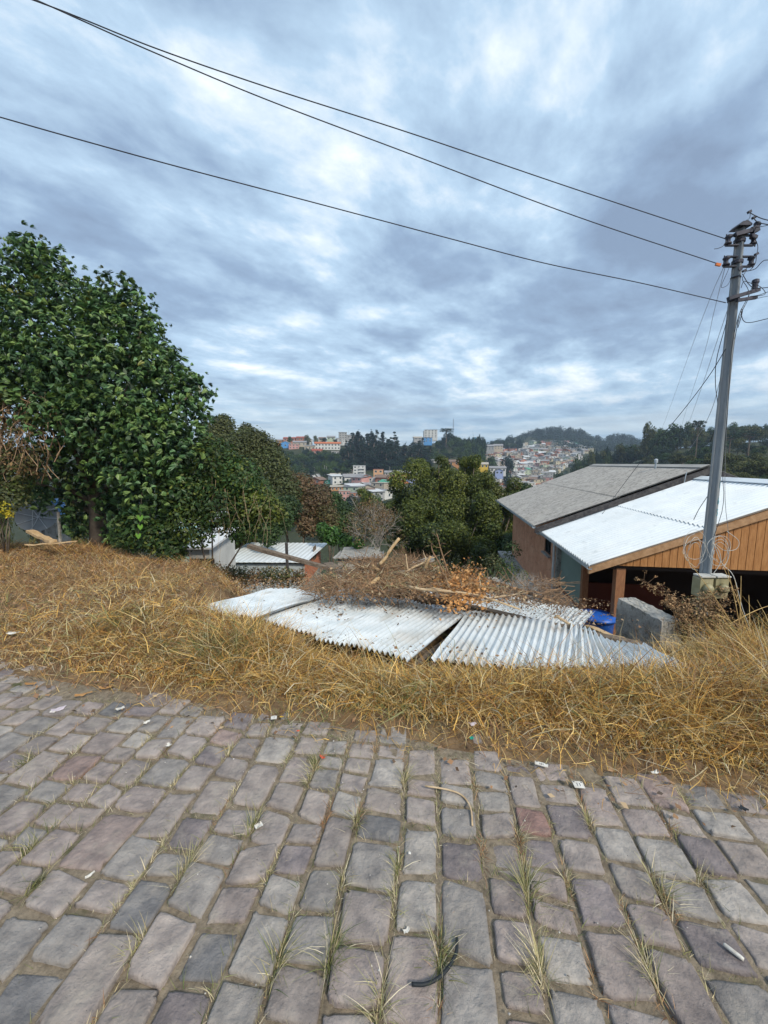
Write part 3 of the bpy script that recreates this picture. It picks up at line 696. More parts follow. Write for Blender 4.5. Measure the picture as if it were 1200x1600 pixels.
# lower arm, tilted, with upright bushing
c = axis(zC); b = MB()
b.beam(pw_((c.x - .16, PY - .10, zC - .02)), pw_((c.x + .26, PY - .10, zC + .10)), .05, .045); b.beam(pw_((c.x - .05, PY - .12, zC - .05)), pw_((c.x + .22, PY - .12, zC - .01)), .04, .04)
b.lathe([(.07, -.02), (.071, .02)], 12, Matrix.Translation(pw_(c)))
b.lathe([(.03, 0), (.035, .10), (.045, .11), (.04, .15), (.02, .16)], 10, Matrix.Translation(pw_((c.x + .2, PY - .1, zC + .08))))
b.build('bracket', m_iron, pole)
# top clamp with spools
b = MB(); c = axis(zT)
b.prism([pw_((c.x - .10, PY - .09, zT + .04)), pw_((c.x + .08, PY - .09, zT + .04)), pw_((c.x + .08, PY - .09, zT + .06)), pw_((c.x + .02, PY - .09, zT + .10)), pw_((c.x - .05, PY - .09, zT + .09))], (0, .18, 0))
b.box(pw_((c.x - .01, PY - .08, zT - .05)), (.26, .05, .05), ry=R(-14)); b.box(pw_((c.x + .13, PY - .08, zT - .02)), (.09, .06, .07), ry=R(-20)); b.box(pw_((c.x + .14, PY - .06, zT - .10)), (.08, .05, .04), ry=R(10))
cl = b.build('top_clamp', m_iron, pole); spool(pw_((c.x + .15, PY - .06, zT + .03)), cl, .6)
# bolt hole band
MB().lathe([(.028, 0), (.03, .01)], 12, Matrix.Translation(pw_(axis(at(1152, 423, PY).z) + Vector((.0, -.06, 0)))) @ Matrix.Rotation(R(90), 4, 'X')).build('bolt_hole', m_iron, pole)
zz1 = at(1150, 434, PY).z
MB().lathe([(.064, -.006), (.064, .006)], 12, Matrix.Translation(pw_(axis(zz1)))).build('steel_band', m_iron, pole)
# painted digits
def digit(ch, px, py, size):
    cu_ = bpy.data.curves.new('digit', 'FONT'); cu_.body = ch; cu_.size = size; cu_.extrude = .001; cu_.align_x = 'CENTER'
    t = bpy.data.objects.new('tmp', cu_); SC.collection.objects.link(t)
    bpy.context.view_layer.update()
    me = bpy.data.meshes.new_from_object(t.evaluated_get(bpy.context.evaluated_depsgraph_get())); bpy.data.objects.remove(t)
    me.materials.clear(); me.materials.append(m_blueletter)
    return me
def place_digit(ch, py, size=.15):
    c = axis(at(1105, py, PY).z); k = (pz1 - c.z) / (pz1 - pz0); hd = .048 + .030 * k
    o = obj('painted_digit', digit(ch, 0, py, size), pole)
    n = Vector((math.sin(RZ), -math.cos(RZ), 0))
    o.location = pw_(c + n * (hd + .004) - Vector((0, 0, size * .35)))
    o.rotation_euler = (R(90), 0, RZ)
place_digit('1', 757, .15); place_digit('6', 782, .15); place_digit('5', 800, .15)
# small plate
c = axis(at(1102, 862, PY).z); n = Vector((math.sin(RZ), -math.cos(RZ), 0))
k = (pz1 - c.z) / (pz1 - pz0)
MB().box(pw_(c + n * (.048 + .030 * k + .006)), (.09, .004, .06), RZ).build('metal_plate', m_gutter, pole)
# meter boxes
m_meter = mat('yellowed_meter_box', (.26, .24, .14), (.38, .35, .22), scale=6, rough=.45, bump=.15, c3=(.20, .17, .11), scale3=8, c3lo=.55, c3hi=.8)
m_red = flat((.55, .03, .02), .5)
for sx in (-1, 1):
    c = Vector((pb.x + (-.11 if sx < 0 else .125), PY - .10, at(0, 913, PY).z))
    mbx = MB(); w, h, d = .195, .33, .16
    mbx.prism([pw_((c.x + a * w / 2, c.y - d / 2, c.z + b_ * h / 2)) for a, b_ in ((-1, -.85), (-.8, -1), (.8, -1), (1, -.85), (1, .8), (.75, 1), (-.75, 1), (-1, .8))], (0, d, 0))
    bx = mbx.build('meter_box', m_meter, pole)
    MB().lathe([(w*.36, 0), (w*.36, .05), (w*.25, .09), (.01, .10)], 16, Matrix.Translation(pw_((c.x, c.y - d / 2, c.z))) @ Matrix.Rotation(R(90), 4, 'X')).build('meter_dome', m_meter, bx, True)
    MB().box(pw_((c.x + .02, c.y - d / 2 - .012, c.z - .02)), (.05, .02, .02)).build('red_seal', m_red, bx)
    MB().box(pw_((c.x, c.y - .02, c.z + h / 2 + .012)), (w * 1.06, d * 1.1, .02)).build('box_lid', m_cable_white, bx)

def spl(pts, n=24):
    """Catmull-Rom through the points"""
    P = [np.array(p, float) for p in pts]; P = [2 * P[0] - P[1]] + P + [2 * P[-1] - P[-2]]; o = []
    for i in range(1, len(P) - 2):
        for t in np.linspace(0, 1, max(2, n // (len(P) - 3)), endpoint=False):
            o.append(.5 * ((2*P[i]) + (-P[i-1] + P[i+1]) * t + (2*P[i-1] - 5*P[i] + 4*P[i+1] - P[i+2]) * t*t + (-P[i-1] + 3*P[i] - 3*P[i+1] + P[i+2]) * t**3))
    o.append(P[-2]); return o
def wire(name, pts, r, m, label=None, cat=None, group=None, parent=None, n=40):
    q = spl(pts, n)
    if parent is not None: q = [Vector(p) - Vector(parent.location) for p in q]
    o = MB().tube(q, r, 5).build(name, m, parent, True)
    return tag(o, label, cat, group) if label else o
def lp(px, py, Y): return tuple(at(px, py, Y))
# three street lines running left; heights and depths taken from the picture
m_line = flat((.03, .035, .05), .6)
def street_line(p0, seq, far, label):
    q0 = Vector((PX, PY, 0)); dv = Vector((-3.5, 4.2, 0)) - q0; nn = Vector((-dv.y, dv.x, 0)); pts = [p0]
    for (a_, b_, _Y) in seq:
        d_ = ray(a_, b_); t_ = q0.dot(nn) / (d_.x * nn.x + d_.y * nn.y); pts.append((d_.x * t_, d_.y * t_, EYE + d_.z * t_))
    Pn = [Vector(p) for p in pts]; dvn = dv.normalized(); s = np.array([(Vector((p.x, p.y, 0)) - q0).dot(dvn) for p in Pn]); cf = np.polyfit(s, [p.z for p in Pn], 2)
    s1 = s[-1]; z1 = Pn[-1].z; sl = 2 * cf[0] * s1 + cf[1]
    for k_ in range(1, 16): pts.append((*(q0 + dvn * (s1 + 1.2 * k_)).xy, z1 + sl * 1.2 * k_ + .004 * (1.2 * k_) ** 2))
    wire('power_line', pts, .0058, m_line, label, 'power line', 'power lines leaving the concrete pole', n=200)
street_line(lp(1136, 374, 5.98), [(900, 296, 5.4), (650, 211, 5.0), (420, 137, 4.65), (250, 78, 4.4), (130, 30, 4.25), (60, 3, 4.18)], [(-6.2, 3.55, 5.9), (-12, 2.4, 6.3), (-22, .6, 7.2)], 'uppermost black power line crossing the sky to the pole top')
street_line(lp(1118, 411, 5.98), [(900, 338, 5.4), (650, 244, 5.0), (420, 157, 4.65), (250, 86, 4.4), (130, 33, 4.25), (70, 6, 4.18)], [(-6.2, 3.5, 5.75), (-12, 2.3, 6.1), (-22, .5, 7.0)], 'second black power line, ending in the orange connector on the pole')
street_line(lp(1134, 473, 5.9), [(1000, 442, 5.7), (850, 411, 5.4), (700, 372, 5.1), (500, 319, 4.8), (280, 261, 4.5), (120, 217, 4.3), (0, 183, 4.2)], [(-6.2, 3.4, 4.62), (-12, 2.2, 4.9), (-22, .4, 5.6)], 'lowest black cable crossing the sky below the two power lines')
m_orange = flat((.62, .16, .03), .5)
c = at(1122, 413.5, 5.98); MB().box(pw_(c), (.07, .025, .035), ry=R(10)).build('line_connector', m_orange, pole)
def pwire(pts, r=.004, m=None): wire('cable', [lp(*p) for p in pts], r, m or m_cable, parent=pole, n=24)
# slack loops and jumpers around the pole head
pwire([(1136, 374, 5.97), (1130, 384, 5.95), (1122, 388, 5.95), (1116, 389, 5.95)])
pwire([(1165, 345, 6), (1171, 341, 6), (1172, 334, 6), (1170, 331, 6)])
pwire([(1170, 331, 6), (1180, 337, 5.9), (1200, 344, 5.7), (1260, 352, 5)], .006)
pwire([(1176, 339, 6), (1184, 347, 5.9), (1200, 351, 5.7), (1260, 362, 5)], .006)
pwire([(1168, 360, 6), (1180, 356, 5.9), (1200, 352, 5.7), (1260, 340, 5)])
pwire([(1168, 367, 6), (1176, 367, 5.9), (1181, 360, 5.9), (1184, 356, 5.9)])
pwire([(1178, 369, 5.9), (1184, 384, 5.9), (1182, 398, 5.9), (1176, 408, 5.9), (1166, 420, 5.95)])
pwire([(1182, 399, 5.9), (1180, 412, 5.9), (1172, 422, 5.9), (1165, 424, 5.95)])
pwire([(1165, 424, 5.95), (1180, 420, 5.9), (1192, 408, 5.8), (1204, 406, 5.6), (1250, 402, 5)], .005)
pwire([(1160, 428, 5.95), (1170, 444, 5.9), (1180, 450, 5.8), (1204, 449, 5.6), (1250, 446, 5)], .005)
pwire([(1158, 450, 5.95), (1162, 440, 5.9), (1172, 442, 5.9), (1188, 448, 5.8), (1196, 458, 5.8), (1188, 462, 5.8), (1172, 463, 5.9)])
pwire([(1172, 463, 5.9), (1186, 461, 5.8), (1204, 455, 5.6), (1250, 445, 5)], .004)
pwire([(1164, 470, 5.9), (1184, 466, 5.8), (1204, 462, 5.6), (1250, 455, 5)], .003)
pwire([(1153, 512, 5.9), (1160, 487, 5.9), (1158, 484, 5.9), (1161, 500, 5.9), (1172, 504, 5.8), (1204, 497, 5.6), (1250, 490, 5)], .005)
pwire([(1165, 424, 5.95), (1160, 436, 5.9), (1168, 450, 5.9), (1170, 464, 5.9), (1156, 495, 5.9), (1148, 530, 5.9)])
pwire([(1176, 446, 5.85), (1168, 466, 5.9), (1158, 484, 5.9), (1151, 505, 5.92), (1143, 545, 5.92), (1137, 640, 5.92), (1129, 730, 5.92), (1131, 770, 5.9), (1128, 800, 5.85), (1115, 840, 5.8)])
pwire([(1166, 474, 5.9), (1156, 490, 5.9), (1150, 520, 5.92), (1141, 590, 5.92), (1134, 700, 5.92), (1133, 780, 5.9), (1138, 830, 5.9), (1140, 860, 5.9)], .0035, m_cable_grey)
pwire([(1141, 412, 5.95), (1137, 424, 5.9), (1127, 448, 5.9), (1136, 446, 5.9), (1141, 438, 5.9)], .003)
for (x, y) in ((1176, 367), (1182, 397), (1163, 423), (1178, 340), (1171, 331)):
    MB().box(pw_(at(x, y, 5.9)), (.045, .03, .03), ry=R(-25)).build('cable_clamp', m_iron, pole)
# service drops fanning down to the left
def drop(seq, label, r=.0035): wire('service_cable', [lp(*s) for s in seq], r, m_cable_grey if r < .004 else m_cable, label, 'cable', 'service drops fanning down from the pole')
drop([(1131, 417, 5.95), (1108, 470, 7.5), (1078, 550, 11), (1040, 655, 20), (1020, 705, 30)], 'outermost thin service drop fanning left from the pole')
drop([(1133, 417, 5.95), (1115, 490, 7.5), (1098, 560, 10), (1068, 655, 18), (1060, 690, 24)], 'second thin service drop fanning left from the pole')
drop([(1136, 486, 5.95), (1118, 540, 7), (1098, 600, 9), (1075, 665, 15)], 'third thin service drop, starting below the lowest bracket')
drop([(1134, 545, 5.9), (1106, 590, 6.5), (1062, 648, 7.5), (1010, 710, 9), (957, 780, 10.6), (938, 806, 10.9), (912, 824, 10.95)], 'dark service drop reaching down onto the white carport roof', .0055)
drop([(1136, 500, 5.95), (1120, 560, 6.1), (1118, 600, 6.2), (1122, 650, 6.1), (1110, 690, 6.3)], 'dark slack cable hanging close left of the pole', .005)
drop([(1126, 590, 5.92), (1112, 640, 6.6), (1092, 680, 8), (1075, 705, 10)], 'short thin service drop beginning halfway up the pole')
drop([(1105, 776, 5.9), (1092, 796, 5.9), (1084, 812, 5.88)], 'short dark cable end sticking out left of the painted number', .005)
# pale cable coils above the meter boxes
rw = np.random.default_rng(3)
for i in range(9):
    s_ = -1 if i < 5 else 1
    cx0 = 1086 if s_ < 0 else 1124; w = rw.uniform(8, 19); h = rw.uniform(16, 30); cy = 862 + rw.uniform(-8, 8); ph = rw.uniform(0, 6)
    pts = [(cx0 + w * math.cos(ph + a) + rw.uniform(-2, 2), cy + h * math.sin(ph + a), 5.80 + rw.uniform(-.05, .05)) for a in np.linspace(0, 5.2, 7)]
    pwire(pts, .0032, m_cable_white)
pwire([(1114, 846, 5.8), (1128, 880, 5.8), (1146, 900, 5.7), (1160, 950, 5.6), (1175, 990, 5.5), (1180, 1003, 5.4)], .005, m_cable_white)
pwire([(1136, 830, 5.8), (1154, 845, 5.8), (1150, 858, 5.8), (1132, 860, 5.8), (1118, 850, 5.8)], .004, m_cable_white)
pwire([(1113, 848, 5.8), (1124, 862, 5.8), (1125, 880, 5.8), (1112, 900, 5.8)], .005, m_cable_white)

# ---------------------------------------------------------------- straw, weeds and litter on the verge
def scatter(n, x0, x1, y0, y1, r=rng): return r.uniform(x0, x1, n), r.uniform(y0, y1, n)
SHEET_NEAR = [(at(x, y, 1).x, 0) for x, y in ()]
tall = Bag(); 
def add_blades(bag, x, y, kind, L, W, tilt, curv, head=None, K=3, z0=0.0, jitter_head=1.0):
    n = len(x); z = gz(x, y) + z0 - .01
    if head is None: head = rng.uniform(0, 2*np.pi, n)
    V, F_, C = blades(x, y, z, L, W, head, tilt, curv, straw_cols(n, kind) if isinstance(kind, str) else kind, K=K, twist=rng.normal(0, .35, n))
    bag.add(V, F_, C)
def mixcols(x, y, seed=3):
    n = len(x); g = vnoise(x + 20, y + 20, 1.6, seed); g2 = vnoise(x + 20, y + 20, 4.0, seed + 1)
    base = straw_cols(n, 'gold'); br = straw_cols(n, 'brown'); gr = straw_cols(n, 'green'); pa = straw_cols(n, 'pale')
    u = rng.uniform(0, 1, n)
    left = np.clip((-.9 - x) / 1.6, 0, 1)           # the left plot is browner
    pb_ = .16 + .42 * left + .3 * (g2 - .5); pg = np.clip((g - .66) * 1.8, 0, .55) + .02
    out_ = base
    out_ = np.where((u < pb_)[:, None], br, out_); u2 = rng.uniform(0, 1, n)
    out_ = np.where((u2 < pg)[:, None], gr, out_); out_ = np.where((rng.uniform(0, 1, n) < .16)[:, None], pa, out_)
    return out_
def clumped(n, x0, x1, y0, y1, ncl, spread):
    cx, cy = scatter(ncl, x0, x1, y0, y1); k = rng.integers(0, ncl, n)
    hd = rng.uniform(0, 2*np.pi, ncl); ln = rng.uniform(.7, 1.25, ncl)
    return cx[k] + rng.normal(0, spread, n), cy[k] + rng.normal(0, spread, n), hd[k] + rng.normal(0, .8, n), ln[k]
# A: tall lodged straw between road and sheets and round their ends
x, y, hd, ln = clumped(90000, -2.8, 3.6, 1.7, 4.2, 900, .09)
d = edge_d(x, y); ok = (d > .10 + .26 * vnoise(x+9, y+9, 3, 8)) & ~in_sheet(x, y - .04) & (d < 2.4); 
hd = np.where(rng.uniform(0,1,len(hd)) < .45, hd, rng.normal(-1.2, 1.0, len(hd)))
x, y, hd, ln = x[ok], y[ok], hd[ok], ln[ok]; d = d[ok]
prox = np.clip((d - .05) / .55, .3, 1) * np.where(x < -1.5, .62, 1)
prox = prox * np.where(in_sheet(x, y + .35), .35, np.where(in_sheet(x, y + .62), .6, 1))
add_blades(tall, x, y, mixcols(x, y), rng.uniform(.2, .55, len(x)) * prox * ln, rng.uniform(.003, .0085, len(x)), rng.uniform(.15, 1.2, len(x)), rng.uniform(.4, 1.7, len(x)), head=hd, K=4)
# B: right bank, deep golden straw pouring toward the road
x, y, hd, ln = clumped(70000, 1.6, 7.5, 1.2, 6.6, 1100, .10)
d = edge_d(x, y); ok = (d > .08 + .2 * vnoise(x+9, y+9, 3, 8)) & ~in_sheet(x, y) & ~((x > 3.5) & (x < 4.5) & (y > 5.0)) & (x - y * .52 > .42) & (y < 5.4)
x, y, hd, ln = x[ok], y[ok], hd[ok], ln[ok]; d = d[ok]
hd = rng.normal(-2.3, .9, len(x)); ln = ln * np.where(in_sheet(x - .1, y + .35), .35, np.where(in_sheet(x - .2, y + .6), .6, 1))
add_blades(tall, x, y, mixcols(x, y, 6), rng.uniform(.2, .55, len(x)) * np.clip(d / .8, .35, 1) * ln, rng.uniform(.0035, .0095, len(x)), rng.uniform(.2, 1.15, len(x)), rng.uniform(.4, 1.5, len(x)), head=hd, K=4)
# straw on the road edge, sparse and short
x, y = scatter(90000, -5.5, 4.2, .6, 4.6); d = edge_d(x, y); g = vnoise(x+9, y+9, 3.2, 8)
ok = (d > -.28 + .36 * g) & (d < .9) & (rng.uniform(0, 1, len(x)) < .30 + .9 * np.clip(d / .35, 0, 1)); x, y = x[ok], y[ok]
add_blades(tall, x, y, mixcols(x, y, 9), rng.uniform(.05, .22, len(x)), rng.uniform(.0025, .006, len(x)), rng.uniform(.9, 1.6, len(x)), rng.uniform(0, .6, len(x)), K=2)
# broad straw leaves lying on top of the tangle
x, y = scatter(15000, -3.6, 5.5, 1.3, 5.0); d = edge_d(x, y); ok = (d > .15) & (d < 2.6) & ~in_sheet(x, y + .25); x, y = x[ok], y[ok]; n = len(x)
c_ = np.where((rng.uniform(0, 1, n) < .6)[:, None], straw_cols(n, 'gold'), straw_cols(n, 'pale')); hh_ = rng.uniform(.02, .20, n) * np.clip((d[ok] - .1) / .6, .1, 1) * np.where(in_sheet(x, y + .7), .5, 1)
V, F_, C = blades(x, y, gz(x, y) + hh_, rng.uniform(.08, .30, n), rng.uniform(.004, .009, n), rng.uniform(0, 6.28, n), rng.uniform(.5, 1.5, n), rng.uniform(.3, 1.4, n), c_, K=3, twist=rng.normal(0, .3, n)); tall.add(V, F_, C)
tag(obj('dry_straw', tall.mesh('dry_straw', m_straw)), 'tangled golden dry grass lying along the cobbled road and round the metal sheets', 'dry grass', kind='stuff')
# C: left plot
lp_ = Bag()
x, y, hd, ln = clumped(90000, -11, 1.2, 2.6, 10.5, 3000, .12)
d = edge_d(x, y); ok = (d > .30 + .3 * vnoise(x+9, y+9, 3, 8)) & ~in_sheet(x, y) & ((x < -1.0) | (y > 4.5)) & (np.abs(x) < y * 1.15 + .8)
x, y, hd, ln = x[ok], y[ok], hd[ok], ln[ok]; dd = edge_d(x, y)
hh = .55 + .6 * vnoise(x+30, y+30, 1.1, 12); farm = np.clip((y - 2.5) / 4, .7, 1.5)
c_ = mixcols(x, y, 14); c_ = c_ * np.where((x < -2.2)[:, None], np.array([.96, .92, .92]), 1)
add_blades(lp_, x, y, c_, rng.uniform(.08, .32, len(x)) * hh * ln * np.clip(dd/1.0, .5, 1.2), rng.uniform(.0035, .0075, len(x)) * farm, rng.uniform(.5, 1.5, len(x)), rng.uniform(.1, .9, len(x)), head=hd, K=3)
# ground hugging mat
x, y = scatter(70000, -11, 8, .8, 11); d = edge_d(x, y); ok = (d > .12 + .3 * vnoise(x+9, y+9, 3, 8)) & ~in_sheet(x, y) & (np.abs(x) < y * 1.15 + .8) & ~((x > 3.3) & (y > 6.6)); x, y = x[ok], y[ok]
farm = np.clip((y - 2.5) / 4, .7, 1.8)
add_blades(lp_, x, y, mixcols(x, y, 18), rng.uniform(.05, .2, len(x)) * np.clip(farm, .8, 1.3), rng.uniform(.003, .006, len(x)) * farm, rng.uniform(1.2, 1.62, len(x)), rng.uniform(-.1, .25, len(x)), K=2)
tag(obj('dry_grass', lp_.mesh('dry_grass', m_straw)), 'flattened brownish dry grass covering the plot beyond the road', 'dry grass', kind='stuff')
# D: small green and straw growth in the joints
jt = Bag(); jx = []; jy = []
rj = np.random.default_rng(77)
for k in range(1, len(bounds) - 1):
    for v in np.arange(-.5, 4, .006):
        u = line_u(k, v); X_, Y_ = uv2xy(u, v)
        if Y_ < .6 or edge_d(X_, Y_) > .0: continue
        dens = vnoise(np.array([X_ + 12]), np.array([Y_ + 12]), 3.4, 31)[0]
        if rj.uniform() < np.clip((dens - .40) * 1.6, 0.03, .8): jx.append(X_ + rj.normal(0, .005)); jy.append(Y_ + rj.normal(0, .004))
for (dist, args, c, d_) in stones[:300]:
    k, a, b, a1, b1, v0, v1 = args
    for q in range(int(30)):
        u = rj.uniform(a, b); X_, Y_ = uv2xy(u, v1 + .012)
        dens = vnoise(np.array([X_ + 12]), np.array([Y_ + 12]), 3.4, 31)[0]
        if rj.uniform() < np.clip((dens - .42) * 1.3, .02, .5): jx.append(X_); jy.append(Y_ + rj.normal(0, .005))
x = np.repeat(np.array(jx), 3) + rj.normal(0, .006, len(jx) * 3); y = np.repeat(np.array(jy), 3) + rj.normal(0, .006, len(jx) * 3); n = len(x)
cc = np.where((rj.uniform(0, 1, n) < .45)[:, None], straw_cols(n, 'pale'), straw_cols(n, 'green')); 
V, F_, C = blades(x, y, np.full(n, -.025), rj.uniform(.015, .07, n), rj.uniform(.0016, .0036, n), rj.uniform(0, 6.28, n), rj.uniform(.1, 1.2, n), rj.uniform(0, 1.2, n), cc, K=2, floor=False)
jt.add(V, F_, C)
# moss crumbs and dry stem litter in the joints
n = 45000; x, y = scatter(n, -4, 4, .7, 3.6); ok = edge_d(x, y) < .1; x, y = x[ok], y[ok]; n = len(x)
V, F_, C = blades(x, y, np.full(n, -.020), rj.uniform(.008, .035, n), rj.uniform(.0012, .003, n), rj.uniform(0, 6.28, n), rj.uniform(1.45, 1.6, n), np.zeros(n), straw_cols(n, 'brown'), K=1, floor=False)
jt.add(V, F_, C)
tag(obj('joint_grass', jt.mesh('joint_grass', m_straw)), 'short green and straw coloured grass growing in the joints between the stones', 'grass', kind='stuff')
SMALL = Bag()
# tufts standing in the joints: each a thing
TUFTS = [(40, 1195, 1.0, 'at the left picture edge near the litter'), (232, 1165, .8, 'just below the white litter on the left'), (350, 1180, .7, 'left of the trampled straw at the road edge'), (462, 1215, 1.1, 'long one below the road edge straw'), (508, 1200, .9, 'beside the orange bottle cap'),
 (622, 1222, 1.2, 'pale round one below the road edge in the middle'), (550, 1285, 1.1, 'greenish one in the middle of the paving'), (412, 1300, 1.0, 'beside the white scrap left of the middle'), (298, 1372, 1.3, 'broad sprawling one left of the middle'), (60, 1330, .9, 'at the left edge by a dark stone'), (235, 1365, .6, 'small one beside the broad sprawling one'),
 (618, 1360, .9, 'fine one in the middle column joint'), (618, 1420, .9, 'upright one below the fine middle one'), (520, 1382, .9, 'low one left of the middle joint'), (806, 1400, 1.5, 'large bright one right of the middle'), (826, 1310, 1.0, 'beside the purple red stone'), (497, 1500, 1.4, 'tall straw one near the bottom, left of the middle'),
 (690, 1500, 1.3, 'one inside the curve of the black rubber strip'), (400, 1500, 1.2, 'long leaning one near the bottom'), (606, 1580, 1.3, 'tall one at the bottom edge'), (85, 1395, .9, 'leaning one above a large pale stone'), (860, 1530, 1.4, 'dense one near the bottom right of the middle'), (985, 1520, 1.1, 'dark green one near the bottom right'), (1045, 1400, 1.3, 'long one in a right hand joint'),
 (210, 1490, .9, 'short one near the bottom left'), (925, 1290, .8, 'flat one left of the right hand litter'), (1075, 1380, .9, 'arching one at the right'), (900, 1285, .7, 'greenish flat one near the number card'), (1100, 1260, .8, 'sparse one at the right road edge'), (880, 1385, .8, 'small orange one between dark stones')]
for i, (px, py, s_, lab) in enumerate(TUFTS):
    d = ray(px, py); t = (EYE + .02) / -d.z; X_, Y_ = d.x * t, d.y * t
    # slide sideways into the closest joint line
    U = X_ * cu + Y_ * su; Vv = -X_ * su + Y_ * cu
    k = int(np.argmin([abs(line_u(q, Vv) - U) for q in range(len(bounds))])); U = line_u(k, Vv)
    X_, Y_ = uv2xy(U, Vv)
    n = int(110 * s_); rr = np.random.default_rng(200 + i); main = rr.uniform(0, 6.28)
    al = rr.normal(0, .030 * s_, n)
    bx, by = uv2xy(U + rr.normal(0, .004, n), Vv + al)
    g = straw_cols(n, 'pale', rr) if rr.uniform() < .7 else np.where((rr.uniform(0, 1, n) < .5)[:, None], straw_cols(n, 'pale', rr), straw_cols(n, 'green', rr))
    V, F_, C = blades(bx, by, np.full(n, -.025), rr.uniform(.03, .115, n) * s_, rr.uniform(.0018, .0042, n), main + rr.normal(0, 1.5, n), rr.uniform(.1, 1.0, n), rr.uniform(.2, 1.0, n), g, K=3, floor=False, r=rr)
    me = mesh_np('grass_tuft', V - np.array([X_, Y_, -.025]), F_, m_straw, C)
    o = obj('grass_tuft', me); o.location = (X_, Y_, -.025)
    tag(o, 'dry grass tuft in the paving, ' + lab, 'grass tuft', 'grass tufts between the paving stones')

for i in range(300):
    rr = np.random.default_rng(600 + i); X_ = rr.uniform(-3.4, 3.0); Y_ = rr.uniform(.95, 3.2)
    if edge_d(X_, Y_) > -.05 or abs(X_) > Y_ * 1.02: continue
    U = X_ * cu + Y_ * su; Vv = -X_ * su + Y_ * cu; k = int(np.argmin([abs(line_u(q, Vv) - U) for q in range(len(bounds))])); n = int(rr.uniform(25, 70)); s_ = rr.uniform(.4, .85)
    al = rr.normal(0, .045, n); bx, by = uv2xy(line_u(k, Vv) + rr.normal(0, .006, n), Vv + al)
    V, F_, C = blades(bx, by, np.full(n, -.018), rr.uniform(.03, .10, n) * s_, rr.uniform(.0015, .0035, n), rr.uniform(0, 6.28, n), rr.uniform(.4, 1.4, n), rr.uniform(.2, 1.0, n), straw_cols(n, 'pale' if i % 3 else 'brown', rr), K=3, floor=False, r=rr)
    SMALL.add(V, F_, C)
tag(obj('joint_straw', SMALL.mesh('joint_straw', m_straw)), 'small dry tufts and straw scattered along the joints of the paving', 'dry grass', kind='stuff')
# dry leaves on sheets and verge
def leaf_quads(x, y, z, size, col, r=rng, flatness=.35):
    n = len(x); a = r.uniform(0, 6.28, n); nx_ = r.normal(0, flatness, (n, 3)); nx_[:, 2] = 1; nx_ /= np.linalg.norm(nx_, axis=1)[:, None]
    t = np.c_[np.cos(a), np.sin(a), np.zeros(n)]; t -= nx_ * (t * nx_).sum(1)[:, None]; t /= np.linalg.norm(t, axis=1)[:, None]; b = np.cross(nx_, t)
    c = np.c_[x, y, z]; s_ = size[:, None]; wd = r.uniform(.2, .4, n)[:, None]
    V = np.stack([c - t * s_ * .5, c - b * s_ * wd - t*s_*.05 + nx_ * s_ * r.uniform(-.05, .25, (n, 1)), c + t * s_ * .5 + nx_ * s_ * r.uniform(-.1, .25, (n, 1)), c + b * s_ * wd - t*s_*.05 + nx_ * s_ * r.uniform(-.05, .25, (n, 1))], 1)
    F_ = np.arange(n * 4).reshape(n, 4); F3 = np.concatenate([F_[:, [0, 1, 2, 3]]])
    return V.reshape(-1, 3), F3, np.repeat(col, 4, axis=0)
LEAFC = np.array([(.30, .17, .09), (.22, .13, .075), (.36, .22, .12), (.15, .10, .065), (.42, .31, .19), (.12, .09, .07)])
dl = Bag()
n = 16000; U = rng.uniform(330, 1010, n); P_ = []
py = 905 + rng.beta(1.1, 2.6, n) * 120
g = vnoise(U / 60 + 3, py / 30 + 3, 1.2, 44); keep = (rng.uniform(0, 1, n) < np.clip(1.25 - (py - 905) / 62 + (g - .5) * .9, .02, 1))
keep &= (py > 905 + (U - 700) * .14)
x_, y_, z_ = [], [], []
for a, b in zip(U[keep], py[keep]):
    p = on_sheet(a, b, .03); x_.append(p.x); y_.append(p.y); z_.append(p.z)
x_ = np.array(x_); y_ = np.array(y_); z_ = np.array(z_); ok = in_sheet(x_, y_) | (y_ > 5.2)
x_, y_, z_ = x_[ok], y_[ok], z_[ok]; n = len(x_)
V, F_, C = leaf_quads(x_, y_, z_ + rng.uniform(-.01, .05, n), rng.uniform(.015, .055, n), LEAFC[rng.integers(0, 6, n)] * rng.uniform(.7, 1.2, (n, 1)), flatness=.5); dl.add(V, F_, C)
# verge leaf litter and crumbs on the road edge
n = 5000; x, y = scatter(n, -5, 4, .9, 4.4); d = edge_d(x, y); ok = (d > -.25) & (d < 1.3) & (rng.uniform(0, 1, n) < np.clip(.5 + d, .1, 1)); x, y = x[ok], y[ok]; n = len(x)
V, F_, C = leaf_quads(x, y, np.maximum(gz(x, y), 0) + .012, rng.uniform(.012, .045, n), LEAFC[rng.integers(0, 6, n)] * rng.uniform(.7, 1.2, (n, 1))); dl.add(V, F_, C)
n = 7000; x, y = scatter(n, -10, -1, 3.2, 9.5); ok = np.abs(x) < y * 1.1 + .5; x, y = x[ok], y[ok]; n = len(x)
V, F_, C = leaf_quads(x, y, gz(x, y) + rng.uniform(.01, .09, n), rng.uniform(.02, .05, n), LEAFC[rng.integers(0, 6, n)] * rng.uniform(.7, 1.2, (n, 1)), flatness=.6); dl.add(V, F_, C)
m_dead = mat('dead_leaf', None, attr=True, rough=.8, transl=.1)
tag(obj('dead_leaves', dl.mesh('dead_leaves', m_dead)), 'brown dead leaves strewn over the metal sheets and the verge', 'dead leaves', kind='stuff')
